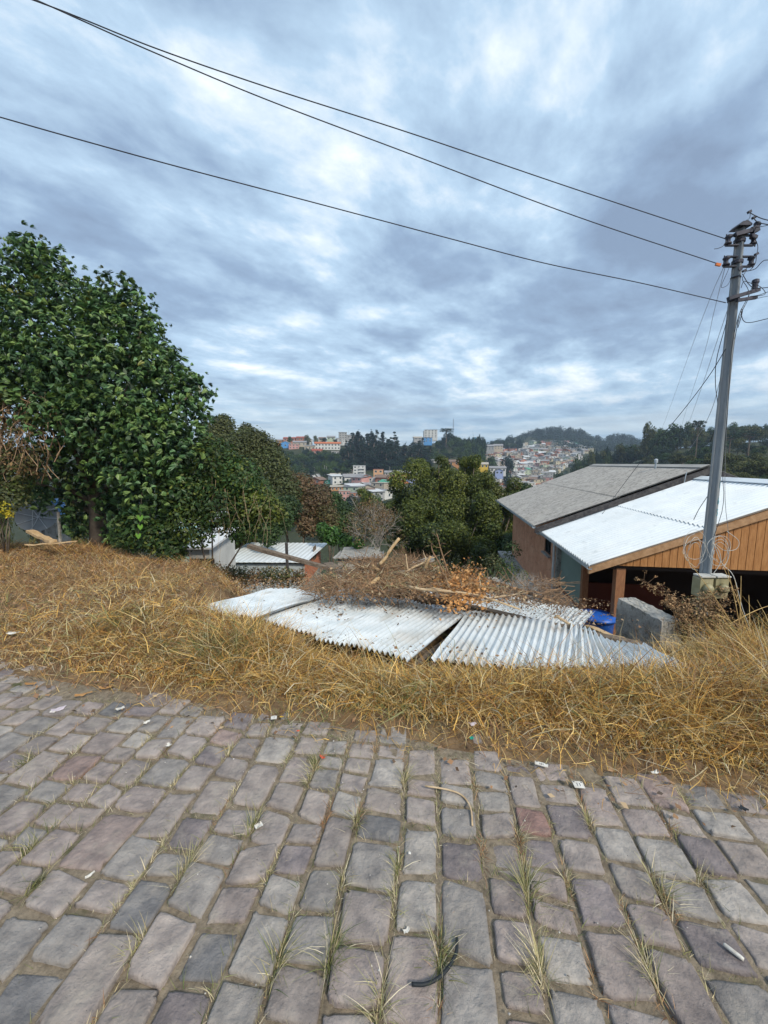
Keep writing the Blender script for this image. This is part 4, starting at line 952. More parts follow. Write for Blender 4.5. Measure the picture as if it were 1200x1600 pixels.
# pebbles and crumbs in the joints
pv = Bag(); n = 5200; x, y = scatter(n, -4.2, 3.6, .75, 3.5, rj); d = edge_d(x, y); ok = d < .35; x, y = x[ok], y[ok]; n = len(x)
s_ = rj.uniform(.0015, .0055, n)[:, None]; ctr = np.c_[x, y, np.where(rj.uniform(0,1,n) < .9, -.018, .006)]
oct_ = np.array([(1,0,0),(0,1,0),(-1,0,0),(0,-1,0),(0,0,.7),(0,0,-.7)]); V = ctr[:, None] + oct_[None] * s_[:, None] * rj.uniform(.6, 1.3, (n, 6, 1))
tf = np.array([(0,1,4),(1,2,4),(2,3,4),(3,0,4),(1,0,5),(2,1,5),(3,2,5),(0,3,5)]); F_ = (np.arange(n)[:, None, None] * 6 + tf[None]).reshape(-1, 3)
C = np.repeat(np.array([(.34, .32, .30), (.5, .47, .43), (.2, .18, .16), (.62, .6, .57)])[rj.integers(0, 4, n)], 6, axis=0)
tag(obj('gravel_crumbs', mesh_np('gravel_crumbs', V.reshape(-1, 3), F_, mat('crumb', None, attr=True, rough=.9), C)), kind='stuff', label='tiny pale gravel crumbs lying in the joints of the paving', cat='gravel')

# ---------------------------------------------------------------- branches, planks and brush pile
def branch(pts, r0, r1, m, label, cat='branch', name='branch', group='dead branches on the debris pile', twigs=0, seed=0):
    q = spl(pts, 14); n = len(q); rr = [r0 + (r1 - r0) * i / (n - 1) for i in range(n)]
    mb = MB().tube(q, rr, 7); rt = np.random.default_rng(seed + 900)
    for k in range(twigs):
        i = rt.integers(n // 4, n - 1); a = Vector(q[i]); dirv = (Vector(q[-1]) - Vector(q[0])).normalized() + Vector(rt.normal(0, .7, 3)); dirv.normalize()
        L = rt.uniform(.12, .35) * (Vector(q[-1]) - Vector(q[0])).length
        b_ = a + dirv * L * .5 + Vector(rt.normal(0, .02, 3)); c_ = a + dirv * L + Vector(rt.normal(0, .05, 3))
        mb.tube([a, b_, c_], [rr[i] * .6, rr[i] * .45, rr[i] * .2], 5)
    return tag(mb.build(name, m, None, True), label, cat, group)
B = lambda *s: [lp(*p) for p in s]
m_paleb = mat('pale_dry_branch', (.40, .28, .16), (.56, .43, .28), scale=20, rough=.85, bump=.4, bscale=60)
m_browntwig = mat('brown_twig', (.16, .10, .06), (.30, .19, .11), scale=16, rough=.9)
branch(B((593, 882, 6.3), (602, 872, 6.3), (612, 856, 6.3), (624, 841, 6.3)), .030, .026, m_wood_pale, 'pale peeled stick pointing up right out of the brush pile')
branch(B((566, 922, 5.6), (578, 914, 5.7), (592, 903, 5.9)), .03, .038, m_wood_pale, 'short thick pale log stub lying at the foot of the brush pile')
branch(B((582, 884, 6.4), (600, 898, 6.2), (616, 910, 6.0)), .03, .02, m_wood_pale, 'split pale branch slanting down right through the pile', twigs=3, seed=1)
branch(B((640, 917, 5.4), (660, 921, 5.3), (720, 926, 5.2), (760, 934, 5.1), (812, 952, 5.0)), .022, .012, m_paleb, 'long pale branch lying across the leaves behind the bright sheet', twigs=3, seed=2)
branch(B((745, 944, 5.1), (775, 933, 5.1), (800, 930, 5.1), (812, 926, 5.1)), .012, .006, m_paleb, 'thin forked pale twig at the right end of the long pale branch', twigs=5, seed=3)
branch(B((694, 902, 6.0), (686, 880, 6.0), (676, 862, 6.0), (674, 850, 6.0)), .018, .007, m_browntwig, 'left one of the two bare brown saplings standing above the pile', twigs=4, seed=4)
branch(B((702, 902, 6.0), (694, 876, 6.0), (688, 856, 6.0), (683, 834, 6.0)), .018, .006, m_browntwig, 'taller right one of the two bare brown saplings above the pile', twigs=5, seed=5)
branch(B((560, 905, 6.6), (580, 903, 6.4), (610, 897, 6.2), (640, 893, 6.2)), .05, .035, m_bark, 'thick dark branch lying level through the brush pile', twigs=4, seed=6)
branch(B((506, 898, 7.4), (528, 892, 7.2), (541, 880, 7.0), (548, 870, 7.0)), .022, .01, m_bark, 'dark crooked branch curving up beside the brick shed', twigs=3, seed=7)
branch(B((618, 910, 6.0), (640, 890, 6.2), (660, 880, 6.3), (674, 870, 6.4)), .018, .012, m_paleb, 'pale branch leaning up right in the middle of the pile', twigs=4, seed=8)
branch(B((664, 888, 6.3), (668, 878, 6.3), (673, 869, 6.3)), .025, .020, m_wood_pale, 'short pale stub behind the leaning grey board')
branch(B((640, 900, 6.2), (636, 884, 6.2), (634, 866, 6.2)), .016, .01, m_paleb, 'upright pale stick in the middle of the brush pile', twigs=2, seed=9)
branch(B((545, 870, 7.2), (565, 882, 7.0), (580, 890, 6.8)), .02, .012, m_bark, 'short grey stick lying left of the peeled stick', twigs=2, seed=10)
branch(B((868, 962, 5.2), (895, 978, 5.0), (925, 990, 4.8), (965, 998, 4.6)), .02, .012, m_paleb, 'pale crooked branch at the far end of the right-hand sheets', twigs=2, seed=11)
plank('board', at(510, 880, 8.0), at(545, 893, 7.0), .20, .03, m_rustwood, 'wide dark board lying beside the brick shed')
plank('board', at(545, 893, 7.4), at(600, 884, 7.0), .22, .03, m_bark, 'wide grey board lying flat behind the brush pile')
plank('board', at(640, 882, 7.0), at(678, 872, 7.0), .24, .04, m_conc, 'pale grey board standing behind the short stub')
plank('board', at(915, 978, 5.6), at(1004, 1009, 4.3), .10, .03, m_wood_pale, 'light brown board lying beside the concrete wall stub', nseg=6)
plank('board', at(46, 830, 7.6), at(84, 846, 7.0), .12, .05, m_wood_pale, 'orange brown plank lying in the brown grass below the dish')
plank('board', at(120, 846, 6.9), at(40, 851, 6.9), .03, .02, m_wood_pale, 'thin brown lath lying below the orange brown plank')
# twiggy brush mass
br = Bag(); tw = MB(); rt = np.random.default_rng(14)
for i in range(1500):
    px = rt.choice([rt.normal(610, 45), rt.uniform(480, 880)], p=[.66, .34]); top = 872 if abs(px - 610) < 70 else 903
    py_ = rt.uniform(top, 930 + max(0, px - 700) * .10); Y = 7.0 - (py_ - 870) / 60 * 1.6 + rt.normal(0, .15)
    p = at(px, py_, max(Y, 5.0)); dirv = Vector(rt.normal(0, 1, 3)); dirv.z *= .45; dirv.normalize(); L = rt.uniform(.1, .55)
    tw.tube([p - dirv * L / 2, p + Vector(rt.normal(0, .02, 3)), p + dirv * L / 2], [rt.uniform(.002, .006)] * 3, 4, cap=False)
tag(tw.build('brush_twigs', m_browntwig), 'tangled brown twigs heaped behind the metal sheets', 'brush', kind='stuff')
n = 2600; px = rt.normal(722, 20, n); py_ = rt.normal(918, 15, n); x_, y_, z_ = [], [], []
n2 = 1500; px = np.concatenate([px, rt.uniform(500, 880, n2)]); py_ = np.concatenate([py_, 884 + rt.uniform(0, 55, n2)])
py_ = np.where(px > 760, np.maximum(py_, 905 + (px - 760) * .33), py_)
for a, b in zip(px, py_):
    p = at(a, b, 6.9 - (b - 870) / 60 * 1.6 + rt.normal(0, .12)); x_.append(p.x); y_.append(p.y); z_.append(p.z)
x_, y_, z_ = map(np.array, (x_, y_, z_)); n = len(x_)
cols = LEAFC[rt.integers(0, 6, n)] * rt.uniform(.7, 1.2, (n, 1)); cols[:2600] = np.array([(.52, .25, .08), (.42, .20, .07), (.58, .33, .14)])[rt.integers(0, 3, 2600)] * rt.uniform(.7, 1.15, (2600, 1))
V, F_, C = leaf_quads(x_, y_, z_, rt.uniform(.02, .075, n), cols, r=rt, flatness=1.2)
tag(obj('withered_foliage', mesh_np('withered_foliage', V, F_, m_dead, C)), 'withered orange and brown foliage on the brush pile', 'dead leaves', kind='stuff')
hs = Bag(); n = 3600; pxs = rt.choice(2, n, p=[.62, .38]); pxx = np.where(pxs == 0, rt.normal(625, 48, n), rt.uniform(490, 790, n)); pyy = 880 + 44 * rt.beta(1.6, 1.2, n)
pyy = np.where(np.abs(pxx - 610) > 75, np.maximum(pyy, 900 + np.maximum(pxx - 700, 0) * .28), pyy); pp_ = np.array([at(a, b, max(6.9 - (b - 870) / 60 * 1.6 + c, 4.9)) for a, b, c in zip(pxx, pyy, rt.normal(0, .15, n))])
V, F_, C = blades(pp_[:, 0], pp_[:, 1], pp_[:, 2], rt.uniform(.08, .38, n), rt.uniform(.003, .008, n), rt.uniform(0, 6.28, n), rt.uniform(.9, 2.0, n), rt.uniform(-.3, .6, n), np.where((rt.uniform(0, 1, n) < .7)[:, None], straw_cols(n, 'brown', rt), straw_cols(n, 'pale', rt)), K=3, floor=False, r=rt)
tag(obj('pile_straw', mesh_np('pile_straw', V, F_, m_straw, C)), 'dry stems and straw matted into the brush pile', 'dry grass', kind='stuff')
# heap core so the pile is not hollow
def mound(name, cx, cy, rx, ry, h, z0, m, seed, kind='stuff'):
    r_ = np.random.default_rng(seed); n = 28; g = np.linspace(-1, 1, n); X_, Y_ = np.meshgrid(g, g); q = np.clip(1 - X_**2 - Y_**2, 0, 1)
    Z_ = q ** .7 * h * (1 + r_.normal(0, .12, X_.shape)); P = np.c_[(cx + X_ * rx).ravel(), (cy + Y_ * ry).ravel(), (z0 + Z_ - .03).ravel()]
    i, j = np.meshgrid(np.arange(n-1), np.arange(n-1), indexing='ij'); a = (i*n + j).ravel()
    F_ = np.c_[a, a+1, a+n+1, a+n]; o = obj(name, mesh_np(name, P, F_, m, smooth=True)); return o
m_heap = mat('heap_debris', (.075, .05, .03), (.21, .14, .085), scale=14, rough=.95, bump=1, bscale=50, bdist=.03)
tag(mound('debris_heap', .35, 6.6, 1.6, .8, .5, -1.15, m_heap, 2), 'dark heap of soil and rotten branches behind the metal sheets', 'debris heap', kind='stuff')

# ---------------------------------------------------------------- litter on the road
m_paper = mat('soiled_paper', (.66, .65, .61), (.46, .42, .36), scale=40, rough=.8); m_ink = flat((.06, .06, .08), .7)
def groundpt(px, py, z=.006):
    d = ray(px, py); t = (EYE - z) / -d.z; return Vector((d.x * t, d.y * t, z))
def scrap(px, py, w, l, rz, m, label, cat='litter', name='litter_scrap', curl=.3, seed=0, z=.004):
    w *= .85; l *= .8; p = groundpt(px, py, z); n = 5; r_ = np.random.default_rng(int(px) * 7 + int(py)); vs = []
    for i in range(n):
        for j in range(3):
            u, v_ = i / (n-1) - .5, j / 2 - .5
            vs.append((u * l * (1 + r_.normal(0, .10)), v_ * w * (1 + r_.normal(0, .18)), .0015 + curl * l * (u * u) + abs(r_.normal(0, .0035))))
    vs2 = [(a, b, c - .0012) for a, b, c in vs]; m_ = len(vs); fs = []
    for i in range(n-1):
        for j in range(2):
            a = i*3+j; fs.append((a, a+1, a+4, a+3)); fs.append((m_+a, m_+a+3, m_+a+4, m_+a+1))
    rim = [0,1,2,5,8,11,14,13,12,9,6,3]
    for a, b in zip(rim, rim[1:] + rim[:1]): fs.append((a, m_+a, m_+b, b))
    mb = MB(); mb.add(vs + vs2, fs); o = mb.build(name, m); o.location = p; o.rotation_euler = (0, 0, rz); tag(o, label, cat); return o
def card(px, py, w, h, rz, text, label, tsize, z=.012):
    p = groundpt(px, py, z); o = empty('number_card', p, rz, label, 'card')
    MB().box((0, 0, 0), (w, h, .002)).build('card', m_paper, o)
    cu_ = bpy.data.curves.new('print', 'FONT'); cu_.body = text; cu_.size = tsize; cu_.align_x = 'CENTER'; cu_.align_y = 'CENTER'; cu_.extrude = .0003
    t = bpy.data.objects.new('tmp', cu_); SC.collection.objects.link(t); bpy.context.view_layer.update()
    me = bpy.data.meshes.new_from_object(t.evaluated_get(bpy.context.evaluated_depsgraph_get())); bpy.data.objects.remove(t)
    me.materials.clear(); me.materials.append(m_ink); tt = obj('printed_number', me, o); tt.location = (0, -h * .04, .0018)
    for s_ in (-1, 1): MB().box((s_ * w * .36, h * .36, .0015), (w * .16, h * .1, .001)).build('printed_mark', m_ink, o)
    return o
card(904, 1226, .050, .042, R(-5), '11', 'small white card printed with a number, lying below the straw on the right', .026)
card(846, 1194, .066, .026, R(-22), '101', 'narrow white printed card half under the straw, above the square number card', .018)
card(428, 1121, .036, .034, R(10), '11', 'small white printed card beside a yellow tab at the road edge', .02, .02)
m_yellow = flat((.70, .45, .03), .6); m_teal = flat((.02, .30, .22), .5); m_cap = flat((.62, .10, .05), .5); m_lila = flat((.55, .48, .52), .5); m_blackp = flat((.02, .025, .03), .6)
scrap(440, 1121, .010, .028, 0, m_yellow, 'small yellow tab beside a white printed card', z=.02)
scrap(737, 1154, .022, .03, .4, m_teal, 'teal plastic scrap in the straw above the paving', z=.03)
scrap(504, 1184, .03, .032, .2, m_cap, 'orange red bottle cap beside a grass tuft at the road edge', curl=.5)
scrap(466, 1143, .010, .02, .2, m_cap, 'tiny orange red scrap left of the middle in the straw', z=.02)
scrap(91, 1109, .045, .09, .5, m_lila, 'pale pinkish crumpled plastic bag on the paving at the left', curl=.15)
scrap(188, 1108, .035, .06, .5, m_paper, 'crumpled white paper where the paving meets the straw on the left', z=.012)
scrap(229, 1129, .025, .045, .4, m_paper, 'white leaf shaped paper below the crumpled one')
scrap(263, 1165, .03, .045, -.4, m_paper, 'white crumpled scrap above a purple stone on the left', curl=.35)
scrap(404, 1291, .03, .04, .7, m_paper, 'white torn scrap beside the tuft left of the middle')
scrap(635, 1455, .014, .030, .45, m_paper, 'small white rectangular chip above the black rubber strip')
scrap(587, 1516, .022, .032, .15, m_paper, 'white square scrap left of the black rubber strip')
scrap(141, 1368, .012, .04, .9, m_paper, 'narrow white strip between dark stones on the left')
scrap(83, 1113, .02, .04, 0, m_paper, 'small white flake at the far left road edge')
scrap(20, 990, .05, .13, .1, m_paper, 'white scrap lying in the brown grass at the far left', z=.06)
scrap(739, 1132, .03, .05, .3, m_lila, 'pale crumpled wrapper in the straw above the teal scrap', z=.04)
scrap(1160, 1264, .03, .035, .5, m_blackp, 'small black plastic piece at the right road edge')
scrap(1022, 1208, .02, .05, .2, m_paper, 'torn white paper at the straw edge on the right', z=.02)
scrap(640, 1334, .012, .014, .2, m_paper, 'tiny white chip above the fine tuft in the middle')
p = groundpt(1146, 1487, .012)
o = MB().lathe([(.004, -.026), (.0065, -.022), (.0065, .018), (.005, .026)], 10, Matrix.Rotation(R(90), 4, 'X')).build('white_stub', m_paper, None, True); o.location = p; o.rotation_euler = (0, 0, R(35)); tag(o, 'short white plastic tube lying at the bottom right of the paving', 'litter')
q = [groundpt(*s, .014) for s in ((714, 1466), (713, 1487), (702, 1510), (684, 1529), (663, 1538), (643, 1538))]
o = MB().tube(spl(q, 24), .0055, 6).build('rubber_strip', m_blackp, None, True); tag(o, 'curved black rubber strip lying on the paving near the bottom', 'rubber strip')
q = [groundpt(*s, .016) for s in ((664, 1228), (700, 1234), (722, 1243), (735, 1262), (738, 1290))]
tag(MB().tube(spl(q, 18), .0045, 6).build('curved_stick', m_paleb, None, True), 'long curved pale stalk lying on the stones below the straw', 'stalk')
for i, (px, py, l, rz, lab) in enumerate(((48, 1069, .10, .1, 'brown curled dead leaf at the far left road edge'), (130, 1086, .12, .5, 'long ochre dead leaf on the paving on the left'), (165, 1075, .10, .3, 'pinkish brown dead leaf by the straw on the left'))):
    scrap(px, py, .03, l, rz, mat('deadleafthing', (.30, .15, .05), (.42, .24, .10), rough=.8), lab, 'dead leaf', 'dead_leaf', .3)
# ---------------------------------------------------------------- foliage
m_leaf = mat('leaf', None, attr=True, rough=.55, transl=.28, spec=.4)
m_leaf_glossy = mat('glossy_leaf', None, attr=True, rough=.42, transl=.25, spec=.45)
m_leaf_far = mat('far_leaf', None, attr=True, rough=.8, transl=.15, spec=.2)
m_trunk = mat('trunk_bark', (.09, .07, .055), (.17, .14, .11), scale=8, rough=.95, bump=.6)
def leaf_cloud(puffs, n, size, cols, r, up=.45, shell=.55, aspect=.5, droop=.0, puffvar=.22):
    """puffs: (x,y,z,rx,ry,rz). leaves sit in the outer shell of every puff, facing roughly outwards"""
    p = np.array(puffs, float); vol = (p[:, 3] * p[:, 4] * p[:, 5]) ** (2/3); k = r.choice(len(p), n, p=vol / vol.sum())
    d = r.normal(0, 1, (n, 3)); d[:, 2] += up * .5; d /= np.linalg.norm(d, axis=1)[:, None]
    rr = (shell + (1 - shell) * r.uniform(0, 1, n) ** .6) * (1 + r.normal(0, .07, n))
    c = p[k, :3] + d * p[k, 3:6] * rr[:, None]
    nm = d + r.normal(0, .55, (n, 3)); nm[:, 2] += up; nm /= np.linalg.norm(nm, axis=1)[:, None]
    t = r.normal(0, 1, (n, 3)); t[:, 2] -= droop; t -= nm * (t * nm).sum(1)[:, None]; t /= np.linalg.norm(t, axis=1)[:, None]; b = np.cross(nm, t)
    s = (size * r.uniform(.6, 1.35, n))[:, None]
    V = np.stack([c - t * s * .5, c + b * s * aspect * .5 - nm * s * .08, c + t * s * .5 - nm * s * .12, c - b * s * aspect * .5 - nm * s * .08], 1).reshape(-1, 3)
    pal = np.array([x for x, w in cols]); w = np.array([w for x, w in cols], float); w /= w.sum()
    pk = r.choice(len(pal), len(p), p=w); own = r.choice(len(pal), n, p=w); use = r.uniform(0, 1, n) < .55
    C = np.where(use[:, None], pal[pk[k]], pal[own]) * (1 + r.normal(0, puffvar * .5, len(p)))[k][:, None] * r.uniform(.72, 1.3, (n, 1))
    return V, np.arange(n * 4).reshape(n, 4), np.repeat(np.clip(C, .005, 1), 4, axis=0)
def crown_puffs(r, w, h, n, base=.0, cone=False, pr=.30, low=.12):
    """puffs filling an ovoid crown of width w, height h above base"""
    out_ = []
    for i in range(n):
        if cone:
            t = r.uniform(0, 1) ** 1.15; a = r.uniform(0, 6.28); rad_ = w / 2 * (1 - t) ** .8 * r.uniform(.25, .85)
            q = w * pr * (1.05 - .75 * t) * r.uniform(.7, 1.2); out_.append((rad_ * math.cos(a), rad_ * math.sin(a), base + h * (low + (1 - low) * t * .97), q, q, q * 1.25))
        else:
            d = r.normal(0, 1, 3); d /= np.linalg.norm(d); q = pr * r.uniform(.6, 1.15); rr = r.uniform(.45, 1.0) * (1 - q * .75)
            zc = .5 + d[2] * rr * .5; sq = 1.0 if zc > .35 else .8
            out_.append((d[0] * rr * w / 2 * sq, d[1] * rr * w / 2 * sq, base + h * zc, w / 2 * q, w / 2 * q, h / 2 * q * .9))
    return out_
def trunk_mesh(name, h, r0, r, limbs=5, crown_base=.35, spread=1.5):
    mb = MB(); pts = [Vector((r.normal(0, .04 * h * .3) * (i > 0), r.normal(0, .04 * h * .3) * (i > 0), h * i / 4)) for i in range(5)]
    mb.tube(pts, [r0 * (1 - .17 * i) for i in range(5)], 7)
    for k in range(limbs):
        i = r.integers(1, 4); a = r.uniform(0, 6.28); L = spread * r.uniform(.6, 1.1); p = pts[i].lerp(pts[i+1], r.uniform(0, 1))
        e = p + Vector((math.cos(a) * L, math.sin(a) * L, L * r.uniform(.5, 1.1))); m_ = p.lerp(e, .5) + Vector((0, 0, -.08 * L))
        mb.tube([p, m_, e], [r0 * .42, r0 * .28, r0 * .08], 5)
    return mb.mesh(name, m_trunk, True)
GREEN_D = [((.03, .06, .022), 4), ((.045, .085, .028), 4), ((.065, .11, .035), 2), ((.02, .038, .018), 2)]
GREEN_M = [((.045, .085, .022), 4), ((.07, .115, .03), 3), ((.03, .06, .02), 3), ((.10, .14, .04), 1)]
OLIVE = [((.085, .095, .03), 4), ((.06, .075, .025), 4), ((.12, .125, .045), 2), ((.04, .05, .02), 2)]
BROWN = [((.16, .10, .05), 3), ((.11, .075, .04), 3), ((.09, .085, .03), 2), ((.20, .13, .06), 1)]
YELLOWG = [((.10, .13, .02), 4), ((.075, .105, .018), 4), ((.14, .165, .03), 2), ((.04, .065, .015), 3)]
BLUEG = [((.022, .045, .032), 4), ((.03, .058, .04), 3), ((.015, .032, .024), 3)]
FRESH = [((.07, .17, .03), 3), ((.10, .22, .04), 2), ((.04, .10, .02), 3)]
def tree_kind(seed, w, h, nleaf, lsize, cols, npuff=26, cone=False, trunk_h=None, pr=.30, m=None, up=.45, low=.12, aspect=.55, shell=.55, base=None):
    r = np.random.default_rng(seed); th = trunk_h or h * .25; b = base if base is not None else th * .7
    V, F_, C = leaf_cloud(crown_puffs(r, w, h - b, npuff, b, cone, pr, low), nleaf, lsize, cols, r, up=up, aspect=aspect, shell=shell)
    return mesh_np('crown', V, F_, m or m_leaf_far, C), trunk_mesh('trunk', h * .8, max(.03 * h * .6, .06), r, 5, .3, w * .3)
def put_tree(kind, x, y, z, s, rz, name, label, cat='tree', group=None, sz=None):
    o = empty(name, (x, y, z), rz, label, cat, group); o.scale = (s, s, sz or s)
    c = obj('crown', kind[0], o); obj('trunk', kind[1], o); return o

# --- large tree on the left: individual leaf sprays in front, the rest as foliage
TR = [(20, 446, 58, 8.8), (50, 400, 34, 8.8), (75, 420, 40, 8.8), (105, 470, 52, 8.6), (160, 478, 42, 8.6), (200, 482, 38, 8.6), (220, 518, 40, 8.4), (180, 530, 70, 8.2), (245, 560, 44, 8.2), (262, 600, 52, 8.2),
      (300, 615, 36, 8.2), (292, 655, 42, 8.0), (60, 520, 70, 8.3), (110, 580, 75, 7.9), (200, 600, 75, 7.9), (20, 580, 70, 8.1), (-60, 500, 90, 8.6), (-80, 620, 90, 8.3), (150, 660, 70, 7.7), (230, 680, 66, 7.7),
      (90, 660, 60, 7.9), (280, 710, 52, 7.8), (190, 730, 60, 7.8), (250, 760, 56, 7.8), (120, 720, 50, 8.4), (230, 810, 40, 8.0), (290, 780, 42, 8.0), (180, 790, 36, 8.4), (-40, 700, 60, 8.6), (60, 720, 40, 9.3), (150, 400+90, 40, 9.6), (60, 600, 90, 9.8), (170, 620, 110, 9.8), (240, 700, 80, 9.6), (130, 780, 50, 9.0), (60, 770, 36, 9.6), (200, 760, 60, 9.4), (120, 820, 30, 9.2), (20, 740, 50, 9.8), (180, 840, 24, 8.8)]
big = empty('broadleaf_tree', (at(150, 830, 9).x, 9.0, gz1(at(150, 830, 9).x, 9.0)), 0, 'large dark green tree with whorled glossy leaves at the left', 'tree')
bo = np.array(big.location)
def rosette(r, nl=9, L=.118, W=.026):
    V = []; F_ = []
    for k in range(nl):
        a = 2 * math.pi * (k * .382) * 2.618 + r.uniform(-.3, .3); el = r.uniform(-.15, .75); l = L * r.uniform(.7, 1.15)
        d = np.array([math.cos(a) * math.cos(el), math.sin(a) * math.cos(el), math.sin(el)]); sd_ = np.array([-math.sin(a), math.cos(a), 0]); dn = np.array([0, 0, -1.])
        w = W * r.uniform(.8, 1.15); b0 = d * .015
        p = [b0, b0 + d*l*.35 + sd_*w*.42 + dn*l*.0, b0 + d*l*.7 + sd_*w*.48 + dn*l*.10, b0 + d*l + dn*l*.28, b0 + d*l*.7 - sd_*w*.48 + dn*l*.10, b0 + d*l*.35 - sd_*w*.42, b0 + d*l*.35 + dn*l*.05, b0 + d*l*.7 + dn*l*.16]
        n = len(V); V += p; F_ += [(n, n+1, n+6, n+6), (n+1, n+2, n+7, n+6), (n+2, n+3, n+7, n+7), (n, n+6, n+5, n+5), (n+6, n+7, n+4, n+5), (n+7, n+3, n+4, n+4)]
    return np.array(V), F_
def clean(F_): return [tuple(dict.fromkeys(f)) for f in F_]
rt = np.random.default_rng(4)
ROS = [rosette(rt, rt.integers(12, 16)) for _ in range(7)]
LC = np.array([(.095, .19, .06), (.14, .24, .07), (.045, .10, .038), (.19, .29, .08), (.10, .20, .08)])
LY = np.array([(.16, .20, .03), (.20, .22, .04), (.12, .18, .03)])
def rot_to(nrm, spin):
    q = Vector(nrm).to_track_quat('Z', 'Y').to_matrix(); return np.array(q @ Matrix.Rotation(spin, 3, 'Z'))
places = []
for (px, py, rp, Y) in TR:
    c = np.array(at(px, py, Y)); rw_ = rp / FPX * Y * (.84 + rt.normal(0, .06))
    cnt = int(190 * (rp / 55) ** 2)
    for i in range(cnt):
        d = rt.normal(0, 1, 3); d[2] += .25; d[1] -= .25; d /= np.linalg.norm(d); rr = rw_ * (.66 + .42 * rt.uniform(0, 1) ** .7) * (1 + rt.normal(0, .12))
        places.append((c + d * rr * np.array([1, 1, .95]), d))
# visible front ones first
# loose sprays reaching out of the crown
OUTL = [(8, 372), (45, 364), (72, 385), (100, 400), (128, 420), (160, 424), (205, 428), (228, 448), (242, 480), (262, 510), (276, 540), (290, 560), (310, 585), (336, 602), (330, 630), (322, 655), (335, 690), (40, 372), (90, 396), (185, 425), (252, 498), (300, 572)]
for (px, py) in OUTL:
    c = np.array(at(px + rt.normal(0, 4), py + rt.normal(0, 4), 8.4 + rt.normal(0, .4)))
    for q in range(rt.integers(5, 11)):
        d = rt.normal(0, 1, 3); d[2] += .5; d /= np.linalg.norm(d); places.append((c + d * rt.uniform(.02, .22) - np.array([.10, 0, .16]), d))
places.sort(key=lambda p: p[0][1] + (3 if p[1][1] > .1 else 0) + (2 if (p[0][0] / p[0][1] < -1.05) else 0) - .8*p[1][2])
BV = []; BF = []; BC = []; n0 = 0
lm = []
for i, (V, F_) in enumerate(ROS):
    for j in range(2):
        c = LC[(i + j) % len(LC)]; C = np.tile(c, (len(V), 1)) * np.repeat(rt.uniform(.75, 1.25, len(V) // 8), 8)[:, None]
        me = bpy.data.meshes.new('leaf_spray'); me.from_pydata(V.tolist(), [], clean(F_)); a = me.color_attributes.new('Col', 'FLOAT_COLOR', 'POINT')
        c4 = np.ones((len(V), 4), np.float32); c4[:, :3] = C; a.data.foreach_set('color', c4.ravel()); me.materials.append(m_leaf_glossy); me.update(); lm.append(me)
for i, (p, d) in enumerate(places):
    nrm = d * .8 + np.array([0, -.15, .55]) + rt.normal(0, .25, 3); s = rt.uniform(.6, 1.3)
    M = rot_to(nrm, rt.uniform(0, 6.28)) * s
    if i < 300:
        o = obj('leaf_spray', lm[i % len(lm)], big); M4 = Matrix([list(M[0]) + [p[0]-bo[0]], list(M[1]) + [p[1]-bo[1]], list(M[2]) + [p[2]-bo[2]], [0, 0, 0, 1]]); o.matrix_local = M4
    else:
        V, F_ = ROS[rt.integers(0, len(ROS))]; n = len(V)
        BV.append(V @ M.T + p - bo); BF.append(np.array(F_) + n0); n0 += n
        yel = (d[2] > .55 and p[2] > 4.2 and rt.uniform() < .22) or rt.uniform() < .01
        c = LY[rt.integers(0, 3)] if yel else LC[rt.integers(0, 5)] * rt.uniform(.75, 1.25)
        BC.append(np.tile(c, (n, 1)) * np.repeat(rt.uniform(.75, 1.25, n // 8), 8)[:, None])
# faces with doubled indices -> triangles
FF = np.concatenate(BF); me = bpy.data.meshes.new('foliage')
tri = FF[:, 2] == FF[:, 3]; T3 = FF[tri][:, :3]; Q4 = FF[~tri]
T = np.concatenate([T3, Q4[:, :3], Q4[:, [0, 2, 3]]])
tag(obj('foliage', mesh_np('foliage', np.concatenate(BV), T, m_leaf_glossy, np.concatenate(BC)), big), kind='stuff')
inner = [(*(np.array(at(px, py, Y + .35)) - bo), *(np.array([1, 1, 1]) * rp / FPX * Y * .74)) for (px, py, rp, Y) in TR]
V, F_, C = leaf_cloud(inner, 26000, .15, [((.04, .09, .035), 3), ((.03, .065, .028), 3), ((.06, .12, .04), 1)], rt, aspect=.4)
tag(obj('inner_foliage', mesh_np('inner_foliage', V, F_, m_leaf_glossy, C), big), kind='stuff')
mb = MB(); base = Vector((0, 0, -.5))
mb.tube([base, Vector((.1, 0, 1)), Vector((-.1, .1, 2.2)), Vector((0, 0, 3.5)), Vector((.2, 0, 4.6))], [.2, .17, .14, .09, .04], 8)
for (px, py, rp, Y) in TR[::2]:
    e = Vector(np.array(at(px, py, Y)) - bo); st = Vector((0, .05, max(.6, min(3.2, e.z * .45)))); mb.tube([st, st.lerp(e, .5) + Vector((0, 0, .12)), e], [.06, .04, .015], 6)
mb.build('trunk', m_trunk, big, True)

